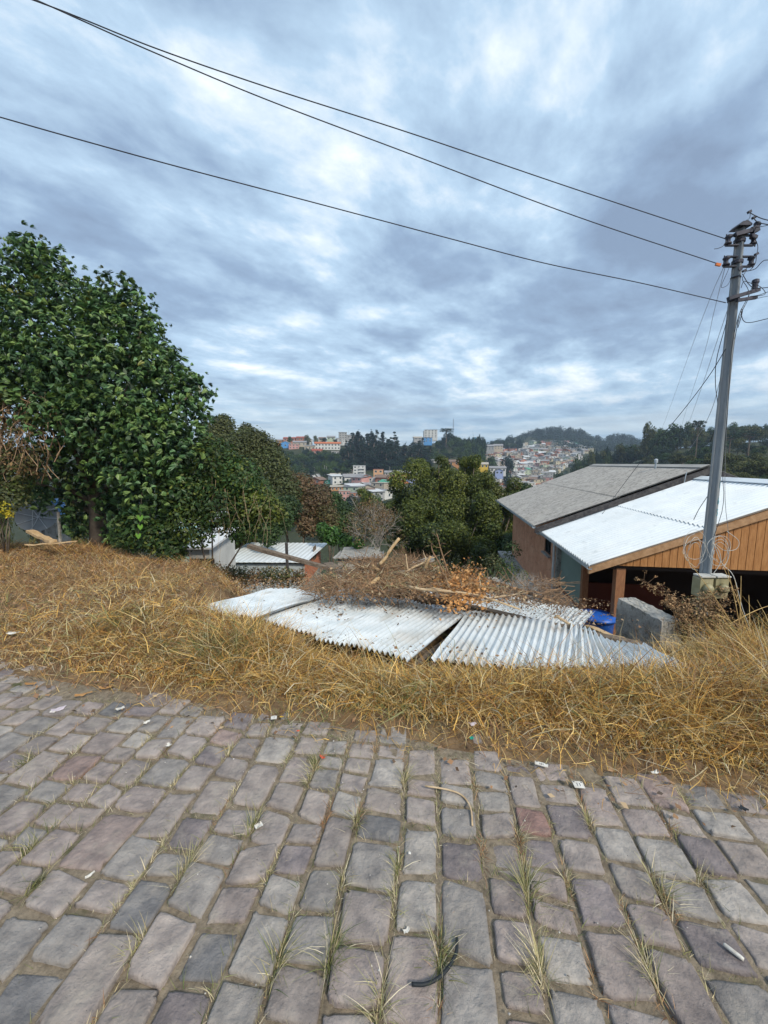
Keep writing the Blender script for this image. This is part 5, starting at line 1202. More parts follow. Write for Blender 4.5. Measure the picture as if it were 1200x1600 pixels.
# --- vine-draped shrub right of it
def pxpuffs(L, depth=1.0): return [(*at(px, py, Y), rp / FPX * Y, rp / FPX * Y * depth, rp / FPX * Y) for (px, py, rp, Y) in L]
def shrub(name, L, n, size, cols, label, seed, cat='shrub', m=None, aspect=.5, stem=True, group=None, shell=.5, droop=0, up=.45):
    r = np.random.default_rng(seed); pf = pxpuffs(L); c0 = np.mean([p[:3] for p in pf], axis=0); o = empty(name, (c0[0], c0[1], gz1(c0[0], c0[1])), 0, label, cat, group)
    oo = np.array(o.location); pf2 = [(p[0]-oo[0], p[1]-oo[1], p[2]-oo[2], *p[3:]) for p in pf]
    V, F_, C = leaf_cloud(pf2, n, size, cols, r, aspect=aspect, shell=shell, droop=droop, up=up); obj('foliage', mesh_np('foliage', V, F_, m or m_leaf, C), o)
    mb = MB(); zmax = max(p[2] for p in pf2)
    for p in pf2[::2]:
        e = Vector(p[:3]); st = Vector((e.x * .2, e.y * .2, -.1)); rr = max(.015, .035 * zmax * .25); mb.tube([st, st.lerp(e, .5) + Vector(r.normal(0, .06 * e.length, 3)), e], [rr, rr * .7, rr * .25], 5)
    mb.build('stems', m_trunk, o, True); return o
shrub('leafy_shrub', [(330, 720, 40, 8.2), (370, 750, 40, 8.2), (400, 790, 34, 8.2), (340, 790, 46, 8.0), (300, 820, 40, 7.8), (250, 840, 34, 7.8), (210, 830, 34, 8.0), (380, 820, 30, 8.2), (290, 770, 44, 8.0), (425, 800, 24, 8.4), (270, 860, 22, 7.6)],
      17000, .085, YELLOWG + [((.035, .075, .02), 8)], 'yellowish green leafy shrub growing at the right foot of the large tree', 31)
rv = np.random.default_rng(8)
vine = empty('dry_vine', tuple(at(30, 690, 7.6)), 0, 'dry brown vine tangle with a few yellow green leaves hanging at the left edge', 'vine')
mb = MB(); v0 = Vector(vine.location)
for i in range(70):
    px, py = rv.uniform(-60, 85), rv.uniform(608, 680); pts = [(px, py, 7.6 + rv.normal(0, .12))]
    for k in range(4):
        px += rv.normal(0, 14); py += rv.uniform(8, 34); pts.append((px, py, 7.6 + rv.normal(0, .15)))
    mb.tube([Vector(at(*p)) - v0 for p in spl(pts, 12)], rv.uniform(.003, .010), 4, cap=False)
mb.build('stems', mat('vine_stem', (.27, .17, .10), (.40, .28, .18), scale=20, rough=.9), vine, True)
pf = [(*(np.array(at(a, b, 7.45)) - np.array(v0)), c, c, c) for a, b, c in ((10, 612, .22), (-30, 615, .3), (62, 638, .12), (70, 658, .16), (58, 655, .1), (20, 620, .15), (45, 775-120, .08))]
V, F_, C = leaf_cloud(pf, 260, .13, [((.10, .17, .05), 3), ((.16, .20, .06), 2), ((.07, .13, .04), 3)], rv, aspect=.9); obj('leaves', mesh_np('leaves', V, F_, m_leaf, C), vine)
pf = [(*(np.array(at(a, b, 7.6)) - np.array(v0)), .3, .3, .35) for a, b in ((0, 680), (40, 690), (30, 720), (-40, 700), (55, 720), (10, 650))]
V, F_, C = leaf_cloud(pf, 900, .08, BROWN, rv, aspect=.5); obj('withered_leaves', mesh_np('withered_leaves', V, F_, m_dead, C), vine)
shrub('leafy_shrub', [(10, 740, 40, 7.6), (-40, 760, 50, 7.6), (20, 775, 26, 7.4), (-20, 800, 30, 7.4)], 2600, .08, OLIVE + [((.10, .14, .03), 4)], 'olive leafy shrub at the left edge below the dry vine', 33)
shrub('flowering_shrub', [(8, 792, 10, 7.2), (0, 800, 12, 7.2), (14, 803, 7, 7.2), (-20, 795, 14, 7.2)], 420, .05, [((.55, .44, .03), 3), ((.42, .38, .04), 3), ((.10, .14, .03), 2)], 'small shrub with bright yellow flowers at the left edge', 34)
# thin stems of the climber on the shrub
mb = MB()
for i in range(26):
    px, py = rv.uniform(300, 430), rv.uniform(740, 800); pts = [(px, py, 7.7)]
    for k in range(3): px += rv.normal(0, 6); py += rv.uniform(14, 30); pts.append((px, py, 7.7 + rv.normal(0, .08)))
    mb.tube([at(*p) for p in spl(pts, 10)], rv.uniform(.0012, .003), 4, cap=False)
tag(mb.build('climber_stems', m_paleb, None, True), 'pale thin climber stems hanging over the yellowish green shrub', 'climber')
# heart shaped leaves hanging in a chain
hl = empty('hanging_creeper', tuple(at(219, 790, 7.3)), 0, 'short creeper with four bright green leaves hanging in a chain', 'creeper'); h0 = Vector(hl.location)
MB().tube([Vector(at(*p)) - h0 for p in ((222, 770, 7.3), (219, 800, 7.3), (216, 845, 7.3))], .004, 4).build('stem', m_trunk, hl)
for (a, b, s_) in ((219, 808, 1), (219, 822, .9), (216, 836, .9), (221, 795, .6)):
    pts = [(0, 0, .0), (.035, .0, .045), (.06, .0, .02), (.05, 0, -.03), (0, -.01, -.085), (-.05, 0, -.03), (-.06, 0, .02), (-.035, 0, .045)]
    me = MB().add([Vector(p) * s_ for p in pts], [tuple(range(8))]).build('leaf', mat('bright_leaf', (.13, .30, .04), (.17, .36, .05), rough=.5, transl=.2), hl); me.location = Vector(at(a, b, 7.25)) - h0

# --- satellite dish, blue tank, pale objects behind the shrubs
dp = at(60, 808, 10.5); dish = empty('satellite_dish', (dp.x, dp.y, gz1(dp.x, dp.y)), 0, 'old grey mesh satellite dish on the ground under the large tree', 'satellite dish')
zc = dp.z - dish.location.z; mb = MB(); vs = []; fs = []; n = 24; rings = 6
Mx = Matrix.Translation((0, 0, zc)) @ Matrix.Rotation(R(55), 4, 'X') @ Matrix.Rotation(R(22), 4, 'Y')
for i in range(rings + 1):
    rr = .46 * i / rings
    for k in range(n): a = 2*math.pi*k/n; vs.append(Mx @ Vector((rr * math.cos(a), rr * math.sin(a), .45 * rr * rr)))
for i in range(rings):
    for k in range(n): fs.append((i*n+k, i*n+(k+1) % n, (i+1)*n+(k+1) % n, (i+1)*n+k))
mb.add(vs, fs); me = mb.build('reflector', flat((.26, .27, .28), .6), dish, True)
for k in range(8):
    a = 2*math.pi*k/8; pts = [Mx @ Vector((r_ * math.cos(a), r_ * math.sin(a), .45*r_*r_ + .012)) for r_ in (0, .15, .3, .46)]; MB().tube(pts, .009, 5).build('rib', flat((.5, .52, .55), .5), dish)
for k in range(3):
    a = 2*math.pi*(k + .3)/3; MB().tube([Mx @ Vector((.45*math.cos(a), .45*math.sin(a), .10)), Mx @ Vector((0, 0, .45))], .010, 5).build('feed_arm', flat((.5, .52, .55), .5), dish)
MB().tube([(0, .1, -.1), (0, .1, zc)], .04, 8).build('mast', flat((.2, .2, .2)), dish)
tp_ = at(82, 792, 11.5); tk = empty('water_tank', (tp_.x, tp_.y, gz1(tp_.x, tp_.y)), 0, 'light blue water tank behind the satellite dish', 'water tank')
z_ = tp_.z - tk.location.z; m_lblue = flat((.16, .33, .62), .5)
MB().lathe([(.28, z_-.35), (.30, z_-.3), (.30, z_+.1), (.26, z_+.16)], 20).build('tank', m_lblue, tk, True); MB().lathe([(.30, z_+.15), (.31, z_+.19), (.1, z_+.25)], 20).build('lid', m_lblue, tk, True)
MB().box((0, 0, (z_-.35)/2), (.5, .5, z_-.36)).build('stand', m_conc, tk)
MB().beam((at(93, 838, 8.6).x, 8.6, gz1(at(93, 838, 8.6).x, 8.6)), (at(91, 800, 8.6).x, 8.6, at(91, 800, 8.6).z), .04, .04, (0, 1, 0)).build('fence_post', m_conc)
tag(bpy.data.objects['fence_post'], 'thin grey post standing in the brown grass right of the satellite dish', 'post')
# pale turquoise and white buildings glimpsed under the tree
def hut(px0, px1, py_top, py_bot, Y, dpt, wallc, roofc, label, rz=0, roof='flat'):
    a, b = at(px0, py_bot, Y), at(px1, py_bot, Y); zt = at(px0, py_top, Y).z; c = (a + b) / 2; g = gz1(c.x, Y) - .5
    o = empty('shed', (c.x, Y, g), rz, label, 'shed'); w = b.x - a.x; h = zt - g
    MB().box((0, dpt/2, h/2), (w, dpt, h)).build('wall', flat(wallc), o)
    MB().box((0, dpt/2, h + .05), (w + .3, dpt + .4, .06), rx=R(5)).build('roof', flat(roofc, .5), o)
    MB().box((w * .15, -.004, h - .7), (.7, .04, .6)).build('window', m_black, o); return o
hut(262, 300, 826, 858, 14, 3, (.30, .52, .50), (.62, .66, .68), 'pale turquoise shed half hidden by the shrub')
hut(296, 328, 852, 880, 11.5, 2, (.55, .56, .55), (.66, .68, .70), 'small white shed left of the white-roofed brick shed')
# --- white-roofed brick shed below
m_brick = mat('red_brick_small', (.42, .16, .09), (.52, .22, .13), scale=4, rough=.9)
sh = empty('brick_shed', (at(430, 880, 14.6).x, 14.6, -6.2), R(-2), 'low shed with white metal roof and red brick gable below the plot', 'shed')
s0 = Vector(sh.location); 
e1 = at(362, 878, 14.6) - s0; e2 = at(478, 880, 14.6) - s0; r1 = at(350, 846, 18.4) - s0; r2_ = at(512, 848, 18.0) - s0
ez = (e1.z + e2.z) / 2; e1.z = e2.z = ez
l_ = at(345, 868, 15.2) - s0
def invrot(p): return Matrix.Rotation(R(2), 4, 'Z') @ p
E1, E2, R1, R2 = (invrot(Vector(q)) for q in (e1, e2, r1, r2_))
R1.z = R2.z = (R1.z + R2.z) / 2; R1.y = R2.y; E1.y = E2.y
E1.x = E1.x - .75; R1.x = E1.x + .1; xs = E2.x - .1; R2.x = E2.x + .25
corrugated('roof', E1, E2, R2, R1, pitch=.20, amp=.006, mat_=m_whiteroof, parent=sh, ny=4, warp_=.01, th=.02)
gx0 = xs; mbk = MB()
mbk.prism([(gx0, E1.y + .15, 0), (gx0, R1.y - .1, 0), (gx0, R1.y - .1, R1.z - .08), (gx0, E1.y + .15, E1.z - .06)], (-.10, 0, 0)); mbk.build('gable_wall', m_conc, sh)
# bricks of the gable as courses
zrow = E1.z - 1.2; rb = np.random.default_rng(2); row = 0; bmesh_ = MB().box((0, 0, 0), (.02, .205, .062)).mesh('brick', m_brick)
cnt = 0
z = max(E1.z - .9, .5)
while z < R1.z:
    yb = E1.y + .16 + (.11 if row % 2 else 0)
    while yb < R1.y - .25:
        lim = E1.z + (R1.z - E1.z) * (yb - E1.y) / (R1.y - E1.y) - .14
        if z < lim and cnt < 290: o = obj('brick', bmesh_, sh); o.location = (gx0 + .008 + rb.uniform(0, .003), yb + .1, z); cnt += 1
        yb += .218
    z += .075; row += 1
MB().box(((E1.x + xs) / 2, E1.y + .2, E1.z / 2 - .05), (xs - E1.x - .1, .1, E1.z - .12)).build('front_wall', flat((.42, .48, .52)), sh)
MB().box((gx0 + .03, (E1.y + R1.y) / 2 + .2, E1.z - .05), (.03, .5, .55)).build('shutter', m_rustwood, sh)
MB().box(((E1.x + xs) / 2, R1.y - .1, R1.z / 2 - .06), (xs - R1.x, .1, R1.z - .15)).build('rear_wall', m_conc, sh)
pp = at(450, 890, 9.5); zt = at(450, 848, 9.5).z
o = MB().beam((pp.x, 9.5, gz1(pp.x, 9.5)), (pp.x - .02, 9.5, zt), .06, .06, (0, 1, 0)).build('slim_post', m_fascia); tag(o, 'slim dark post standing in front of the white-roofed shed', 'post')
shrub('ground_shrub', [(360, 899, 18, 9.8), (378, 902, 20, 9.6), (400, 903, 19, 9.4), (424, 901, 20, 9.2), (446, 902, 18, 9.1), (466, 903, 16, 9.0), (338, 895, 18, 9.6)], 5200, .06, OLIVE + BROWN + [((.40, .30, .17), 5)], 'dry brush and weeds in front of the white-roofed shed', 44, shell=.1)
# grey fibre roofs peeping behind the pile
def lowroof(px0, px1, py0, py1, Y, dpt, label, m):
    a = at(px0, py1, Y); b = at(px1, py1, Y); t = at(px0, py0, Y + dpt); c = (a + b) / 2; g = gz1(c.x, Y) - .5
    o = empty('shed', (c.x, Y, g), 0, label, 'shed'); w = (b.x - a.x) / 2
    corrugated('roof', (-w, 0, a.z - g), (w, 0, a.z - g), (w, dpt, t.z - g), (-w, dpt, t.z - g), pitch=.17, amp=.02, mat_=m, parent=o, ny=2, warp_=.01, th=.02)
    MB().box((0, dpt/2, (a.z - g)/2 - .05), (2*w - .3, dpt - .3, a.z - g - .1)).build('wall', m_conc, o)
lowroof(520, 600, 861, 872, 13, 2.4, 'low shed with grey ribbed roof behind the brush pile', m_fibro)
lowroof(745, 808, 905, 918, 9.2, 1.4, 'low grey ribbed roof between the pile and the pink house', m_fibro)
shrub('ground_shrub', [(520, 838, 16, 17), (505, 828, 12, 17), (540, 845, 12, 16), (560, 850, 10, 15)], 1600, .16, FRESH, 'fresh light green shrub right of the white-roofed shed', 41)
shrub('ground_shrub', [(790, 890, 20, 10.5), (770, 880, 18, 11.5), (800, 860, 16, 12), (760, 900, 14, 10), (790, 915, 12, 9), (815, 900, 12, 9.2)], 1500, .07, OLIVE + GREEN_M, 'scraggly olive weeds in front of the pink house corner', 42)
shrub('ground_shrub', [(700, 905, 14, 9), (730, 895, 14, 9.5), (690, 890, 12, 10)], 700, .06, OLIVE + BROWN, 'low dull weeds behind the orange withered foliage', 43)

# --- middle distance trees
def mid(name, L, n, size, cols, label, seed, **k): return shrub(name, L, n, size, cols, label, seed, cat='tree', **k)
mid('leafy_tree', [(380, 690, 22, 27), (400, 705, 34, 26), (360, 720, 40, 25), (420, 735, 36, 25), (440, 770, 34, 24), (375, 765, 44, 23), (340, 680, 30, 28), (345, 740, 40, 25), (400, 690, 20, 27), (425, 705, 18, 27), (335, 700, 30, 27), (350, 665, 18, 29), (385, 672, 12, 28)], 42000, .17, OLIVE + [((.07, .09, .03), 4)], 'tall olive green tree behind the large dark tree', 51)
mid('leafy_tree', [(400, 790, 34, 19), (430, 810, 30, 18), (380, 820, 28, 17), (450, 795, 22, 19), (420, 835, 20, 16), (405, 770, 24, 20)], 14000, .15, GREEN_M, 'mid green tree left of the white-roofed shed', 52)
mid('brown_tree', [(470, 765, 26, 26), (495, 785, 28, 25), (475, 800, 26, 24), (510, 810, 22, 24), (450, 750, 18, 27), (480, 825, 18, 22), (505, 770, 14, 26)], 12000, .17, BROWN + [((.10, .09, .035), 4)], 'reddish brown autumn tree in the valley left of the middle', 53, shell=.3)
mid('leafy_tree', [(520, 790, 22, 28), (535, 805, 20, 27), (525, 820, 18, 26), (545, 825, 12, 26), (510, 835, 14, 24)], 8000, .20, GREEN_D + GREEN_M, 'small dark green tree right of the reddish brown tree', 54)
mid('bushy_tree', [(575, 780, 12, 40), (566, 770, 8, 42)], 900, .3, YELLOWG, 'tiny yellow green tree above the bare grey shrub', 55)
# bare shrub
def bare(name, px, pyb, pyt, Y, label, seed, m, n0=7, spread=.35, r0=.04, tips=None, levels=4, ntw=3):
    r = np.random.default_rng(seed); b = at(px, pyb, Y); t = at(px, pyt, Y); H = t.z - b.z; o = empty(name, b, 0, label, 'shrub'); mb = MB(); ends = []
    def grow(p, d, L, rad_, lev):
        e = p + d * L; mp_ = p.lerp(e, .5) + Vector(r.normal(0, .05 * L, 3)); mb.tube([p, mp_, e], [rad_, rad_ * .8, rad_ * .6], 4, cap=False)
        if lev == 0: ends.append(e); return
        for k in range(ntw):
            nd = (d + Vector(r.normal(0, .42, 3))); nd.z += .08; nd.normalize(); grow(p.lerp(e, r.uniform(.55, 1)), nd, L * r.uniform(.6, .85), rad_ * .6, lev - 1)
    for k in range(n0):
        a = r.uniform(0, 6.28); d = Vector((math.cos(a) * spread, math.sin(a) * spread, 1)).normalized(); grow(Vector((r.normal(0, .1), r.normal(0, .1), 0)), d, H * .36, r0, levels)
    mb.build('stems', m, o, True)
    return o, ends
m_greytw = mat('grey_twig', (.30, .27, .24), (.44, .40, .35), scale=3, rough=.9)
o, ends = bare('bare_shrub', 588, 872, 772, 15, 'bare grey-brown branching shrub in the middle behind the brush pile', 5, m_greytw, 7, .5, .03)
V, F_, C = leaf_cloud([(e.x, e.y, e.z, .22, .22, .22) for e in ends[::5]], 3200, .07, BROWN, rv, aspect=.6); obj('dry_leaves', mesh_np('dry_leaves', V, F_, m_dead, C), o)
bare('bare_shrub', 640, 900, 845, 8, 'thin dry olive-brown shrub just right of the peeled stick', 6, m_browntwig, 8, .6, .010)
bare('bare_shrub', 815, 950, 885, 6.6, 'thin grey bare shrub in front of the pink wall', 7, m_greytw, 9, .7, .006)
bare('bare_shrub', 870, 975, 915, 6.0, 'thin brown bare twigs below the white corner column', 9, m_browntwig, 6, .6, .005)
# central tree
CEN = [(625, 800, 26, 25), (615, 830, 24, 24), (640, 860, 26, 23), (800, 780, 20, 25), (800, 820, 24, 24), (640, 770, 30, 25), (618, 785, 22, 25), (604, 800, 14, 25), (680, 745, 34, 26), (660, 725, 18, 27), (690, 722, 18, 27), (712, 745, 30, 26), (735, 740, 26, 26), (725, 722, 14, 27), (760, 755, 28, 26), (785, 765, 22, 26), (790, 790, 26, 25), (765, 800, 38, 24),
       (720, 790, 48, 24), (670, 800, 48, 24), (640, 815, 36, 23), (650, 850, 34, 23), (690, 850, 40, 22), (735, 850, 42, 22), (775, 845, 34, 23), (790, 820, 26, 24), (700, 880, 26, 21), (740, 885, 28, 21), (700, 765, 34, 25), (745, 770, 34, 25), (670, 830, 40, 25)]
CEN2 = []; rc_ = np.random.default_rng(12)
for (a, b, c_, d_) in CEN:
    for k in range(3): CEN2.append((a + rc_.normal(0, c_ * .42), b + rc_.normal(0, c_ * .36), c_ * rc_.uniform(.42, .72), d_ + rc_.normal(0, .8)))
mid('leafy_tree', CEN2, 95000, .14, [((.09, .115, .02), 4), ((.055, .085, .02), 4), ((.13, .155, .026), 2), ((.035, .055, .016), 3), ((.17, .19, .035), 1)], 'large bushy dark green tree in the middle of the valley', 56, shell=.45, aspect=.55)
mid('leafy_tree', [(810, 800, 26, 27), (830, 830, 30, 24), (800, 860, 30, 22), (820, 770, 16, 30)], 8000, .2, GREEN_D, 'dark green tree hidden behind the pink house corner', 57)
# dry weeds on the right bank
def weed(px, pyb, pyt, Y, label, seed, m, lean_=0, seeds=14, cat='dry weed', col=((.30, .17, .08), (.42, .28, .15))):
    r = np.random.default_rng(seed); b = at(px, pyb, Y); t = at(px + lean_, pyt, Y); o = empty('dry_weed', b, 0, label, cat, 'dry weeds on the bank'); mb = MB(); mid_ = Vector(b).lerp(t, .55) + Vector((0, 0, .06))
    pts = [Vector(q) - Vector(b) for q in spl([b, mid_, t], 12)]; mb.tube(pts, [.006 * (1 - .07 * i) for i in range(len(pts))], 5); tips = []
    for k in range(seeds):
        i = r.integers(4, len(pts)); p = pts[i]; d = Vector(r.normal(0, 1, 3)); d.z = abs(d.z) * .6 - .1; d.normalize(); e = p + d * r.uniform(.04, .16); mb.tube([p, e], [.002, .0012], 3, cap=False); tips.append(e)
    mb.build('stalk', m, o, True)
    V, F_, C = leaf_cloud([(*e, .03, .03, .03) for e in tips], seeds * 9, .022, [(col[0], 1), (col[1], 1)], r, aspect=.6); obj('seed_heads', mesh_np('seed_heads', V, F_, m_dead, C), o); return o
weed(1092, 985, 906, 5.4, 'dry weed arching far left over the dark carport opening', 1, m_browntwig, -86, 34)
weed(1100, 990, 925, 5.3, 'second dry weed bending left below the arching one', 2, m_browntwig, -60, 26)
weed(1080, 1000, 945, 5.2, 'dry weed with brown seed heads left of the pole foot', 3, m_browntwig, -25, 30)
weed(1110, 1000, 930, 5.2, 'bushy dry weed directly in front of the pole foot', 4, m_browntwig, 4, 36)
weed(1125, 1000, 920, 5.1, 'upright dry weed right of the pole foot', 6, m_browntwig, 8, 30)
weed(1060, 995, 940, 5.3, 'pale dry weed by the end of the concrete wall stub', 7, m_browntwig, -14, 24)
for i, (x0, y0, x1, y1, lab) in enumerate(((1160, 1000, 1133, 872, 'tall golden stalk crossing in front of the right meter box'), (1165, 1010, 1148, 905, 'golden stalk bent left beside the right meter box'), (1155, 990, 1158, 900, 'upright reddish grass stalk right of the pole'), (1150, 985, 1065, 862, 'long golden stalk leaning left across the meter boxes'),
        (1175, 1000, 1128, 880, 'thin golden stalk leaning left right of the pole'), (1120, 960, 1210, 1010, 'pale stalk slanting down to the right edge'), (1172, 1010, 1170, 930, 'short upright stalk at the right edge'), (1140, 975, 1215, 942, 'thin stalk leaning out of the picture to the right'))):
    a = at(x0, y0, 5.0); b = at(x1, y1, 4.9 + .1 * i); m_ = a.lerp(b, .5) + Vector((0, 0, .03)); o = MB().tube(spl([a, m_, b], 10), [.006, .006, .006, .0055, .005, .005, .0045, .004, .0035, .003, .002, .002], 5).build('grass_stalk', mat('golden_stalk', (.46, .30, .11), (.56, .40, .18), rough=.7), None, True); tag(o, lab, 'grass stalk')
r_ = np.random.default_rng(90)
shrub('dry_bush', [(1085, 960, 30, 5.35), (1110, 975, 28, 5.2), (1070, 975, 20, 5.3), (1135, 985, 24, 5.1), (1100, 940, 18, 5.4), (1150, 1000, 22, 4.9)], 4200, .035, [((.26, .16, .08), 4), ((.36, .24, .13), 3), ((.16, .12, .05), 3), ((.14, .15, .06), 2)], 'dense bush of dry brown weeds round the pole foot', 61, m=m_dead, cat='bush', shell=.2)
V_ = Bag(); n = 9000; x = rng.normal(4.3, .75, n); y = rng.normal(4.9, .5, n); ok = (y < 6.2) & ~in_sheet(x, y) & ~((x > 3.78) & (x < 4.25) & (y > 5.3)) & (x > 3.0); x, y = x[ok], y[ok]; n = len(x)
add_blades(V_, x, y, mixcols(x, y, 6), rng.uniform(.15, .42, n), rng.uniform(.004, .009, n), rng.uniform(.05, .7, n), rng.uniform(.1, 1.2, n), head=rng.normal(-2.6, 1.1, n), K=4)
tag(obj('tall_straw', V_.mesh('tall_straw', m_straw)), 'tall golden straw on the bank in front of the utility pole', 'dry grass', kind='stuff')
# ---------------------------------------------------------------- far trees
K_CON = [tree_kind(300 + i, 7.5, 27 + i, 2600, .85, BLUEG, 34, True, pr=.26, low=.05, base=1.0) for i in range(4)]
K_BROAD = [tree_kind(320 + i, 9, 9.5, 1800, .62, c, 26, pr=.36, base=1.0, shell=.6) for i, c in enumerate((GREEN_D, BLUEG, GREEN_D, OLIVE, GREEN_M))]
K_DARKR = [tree_kind(340 + i, 10, 11, 2400, .62, c, 30, pr=.33, base=1.0) for i, c in enumerate((GREEN_D, BLUEG, OLIVE))]
def araucaria(seed, h=16):
    r = np.random.default_rng(seed); pf = []
    for lay, (rz_, rw_) in enumerate(((h, 3.2), (h - .9, 4.4), (h - 1.9, 4.6))):
        for k in range(12):
            a = k * .5236 + r.uniform(-.2, .2); q = rw_ * r.uniform(.5, 1); pf.append((q * math.cos(a), q * math.sin(a), rz_ + .22 * q * .6 + r.normal(0, .15), 1.1, 1.1, .45))
    V, F_, C = leaf_cloud(pf, 1500, .5, BLUEG, r, shell=.3); mb = MB(); mb.tube([(0, 0, 0), (0, 0, h * .5), (0, 0, h)], [.45, .35, .22], 7)
    for (x, y, z, *_q) in pf: mb.tube([(0, 0, z - 1.0), (x * .6, y * .6, z - .5), (x, y, z)], [.10, .07, .03], 4, cap=False)
    return mesh_np('crown', V, F_, m_leaf_far, C), mb.mesh('trunk', m_trunk)
K_ARA = [araucaria(7), araucaria(8, 13)]
rf = np.random.default_rng(15)
def tfar(kinds, px, py, Y, wpx, hpx, name, label, cat='tree', group=None, kw=9.0, kh=9.5, i=None):
    """stand a tree whose base is at pixel (px,py) at distance Y and which shows wpx wide, hpx high"""
    p = at(px, py, Y); g = gz1(p.x, Y); z = g - .5
    top = at(px, py - hpx, Y).z; h = max(top - z, 2); k = kinds[rf.integers(0, len(kinds)) if i is None else i]
    return put_tree(k, p.x, Y, z, wpx / FPX * Y / kw, rf.uniform(0, 6.28), name, label, cat, group, sz=h / kh)
# dense conifer stand on the middle hill
gr = 'tall conifers of the dense stand on the middle hill'
for i in range(84):
    row = i % 4; px = rf.uniform(534, 672) if row else rf.uniform(536, 655); Y = (292, 308, 324, 338)[row] + rf.uniform(-6, 6)
    edge = (px - 534) / 130; topy = np.interp(px, [530, 545, 560, 575, 592, 610, 625, 640, 655, 672], [690, 678, 672, 671, 669, 673, 672, 674, 682, 697]) + (0, 2, 1, 0)[3 - row] + (3 - row) * 7 + rf.uniform(-3, 9)
    tfar(K_CON, px, topy + 40, Y, rf.uniform(21, 29), 40, 'conifer', 'tall conifer in the %s, %s of the stand on the middle hill' % (('front row', 'second row', 'third row', 'hindmost row')[row], 'left end' if px < 556 else 'left part' if px < 592 else 'centre' if px < 616 else 'right part' if px < 645 else 'right end'), 'conifer', gr, kw=7.5, kh=28.5)
gr = 'round trees covering the wooded slopes across the valley'
def band(n, fpx, *a_, stuff=None, **k_):
    if stuff: return band_stuff(n, fpx, *a_, name=stuff, **k_)
    return band_(n, fpx, *a_, **k_)
def band_stuff(n, fpx, fpy, fY, hp, wp, kinds, label, group, name='wood', kw=9.0, kh=9.5, **k_):
    Vs = []; Fs = []; Cs = []; o_ = 0
    for i in range(n):
        u = (i + rf.uniform(0, 1)) / n; px = fpx(u); py = fpy(px); Y = fY(px, py)
        if Y is None: continue
        p = at(px, py, Y); z = gz1(p.x, Y) - .5; hpx = hp * rf.uniform(.8, 1.25); h = max(at(px, py - hpx, Y).z - z, 2); w = wp * rf.uniform(.75, 1.3) / FPX * Y / kw; me = kinds[rf.integers(0, len(kinds))][0]; nv = len(me.vertices); co = np.empty(nv * 3, np.float32); me.vertices.foreach_get('co', co); co = co.reshape(-1, 3); cl = np.empty(nv * 4, np.float32); me.color_attributes['Col'].data.foreach_get('color', cl); a = rf.uniform(0, 6.28); X_ = co[:, 0] * math.cos(a) - co[:, 1] * math.sin(a); Y_ = co[:, 0] * math.sin(a) + co[:, 1] * math.cos(a)
        Vs.append(np.c_[X_ * w + p.x, Y_ * w + Y, co[:, 2] * h / kh + z]); Cs.append(cl.reshape(-1, 4)[:, :3]); Fs.append(np.arange(nv).reshape(-1, 4) + o_); o_ += nv
    tag(obj(name, mesh_np(name, np.concatenate(Vs), np.concatenate(Fs), m_leaf_far, np.concatenate(Cs))), label, 'wood', kind='stuff')
def band_(n, fpx, fpy, fY, hp, wp, kinds, label, group, name='broadleaf_tree', cat='tree', kw=9.0, kh=9.5):
    for i in range(n):
        u = (i + rf.uniform(0, 1)) / n; px = fpx(u); py = fpy(px); Y = fY(px, py)
        if Y is None: continue
        w = wp * rf.uniform(.75, 1.3); tfar(kinds, px, py, Y, w, hp * rf.uniform(.8, 1.25), name, label(px, py) if callable(label) else label, cat, group, kw, kh)
def terrY(px, py, y0=30, y1=900):
    h = hit(px, py, y0, y1); return None if h is None else h.y
# wooded slope under the hilltop row (px 440-540, y 705-740)
band(130, lambda u: 436 + 110 * rf.uniform(0, 1), lambda px: rf.uniform(716, 746), lambda px, py: terrY(px, py, 150, 420), 14, 13, K_BROAD[:2] + K_BROAD[4:], 'dark green wood on the slope below the orange-roofed row', '', stuff='hillside_wood')
band(40, lambda u: 530 + 130 * u, lambda px: rf.uniform(722, 738), lambda px, py: terrY(px, py, 150, 420), 12, 14, K_BROAD[:2], 'dark round trees at the foot of the conifer stand', '', stuff='hillside_wood')
band(46, lambda u: 640 + 115 * u, lambda px: rf.uniform(694, 722), lambda px, py: terrY(px, py, 150, 460) or 345, 13, 16, K_BROAD[:3] + K_BROAD[4:], 'dark green wood on the slope below the two apartment blocks', '', stuff='hillside_wood')
band(26, lambda u: 690 + 65 * u, lambda px: rf.uniform(694, 702), lambda px, py: 380, 18, 15, K_BROAD[:2], 'dark tree of the grove right of the flat-topped araucaria', 'grove right of the araucaria')
tfar(K_ARA, 697, 694, 372, 24, 26, 'araucaria', 'flat-topped araucaria standing out against the sky beside the mast', 'araucaria', kw=10, kh=17.5, i=0)
band(10, lambda u: 766 + 50 * u, lambda px: rf.uniform(696, 701), lambda px, py: 560, 11, 13, K_BROAD[:2], 'dark tree at the left upper edge of the far town', 'trees at the upper edge of the far town')
tfar(K_BROAD, 793, 730, 330, 24, 24, 'broadleaf_tree', 'dark round tree standing alone left in the far town', i=1); tfar(K_BROAD, 768, 722, 330, 22, 20, 'broadleaf_tree', 'dark tree left of the yellow house in the far town', i=0)
tfar(K_BROAD, 875, 752, 300, 22, 24, 'broadleaf_tree', 'dark tree just above the left end of the grey roof ridge', i=0); tfar(K_BROAD, 757, 735, 300, 16, 12, 'broadleaf_tree', 'small dark tree right of the central tree top', i=1)
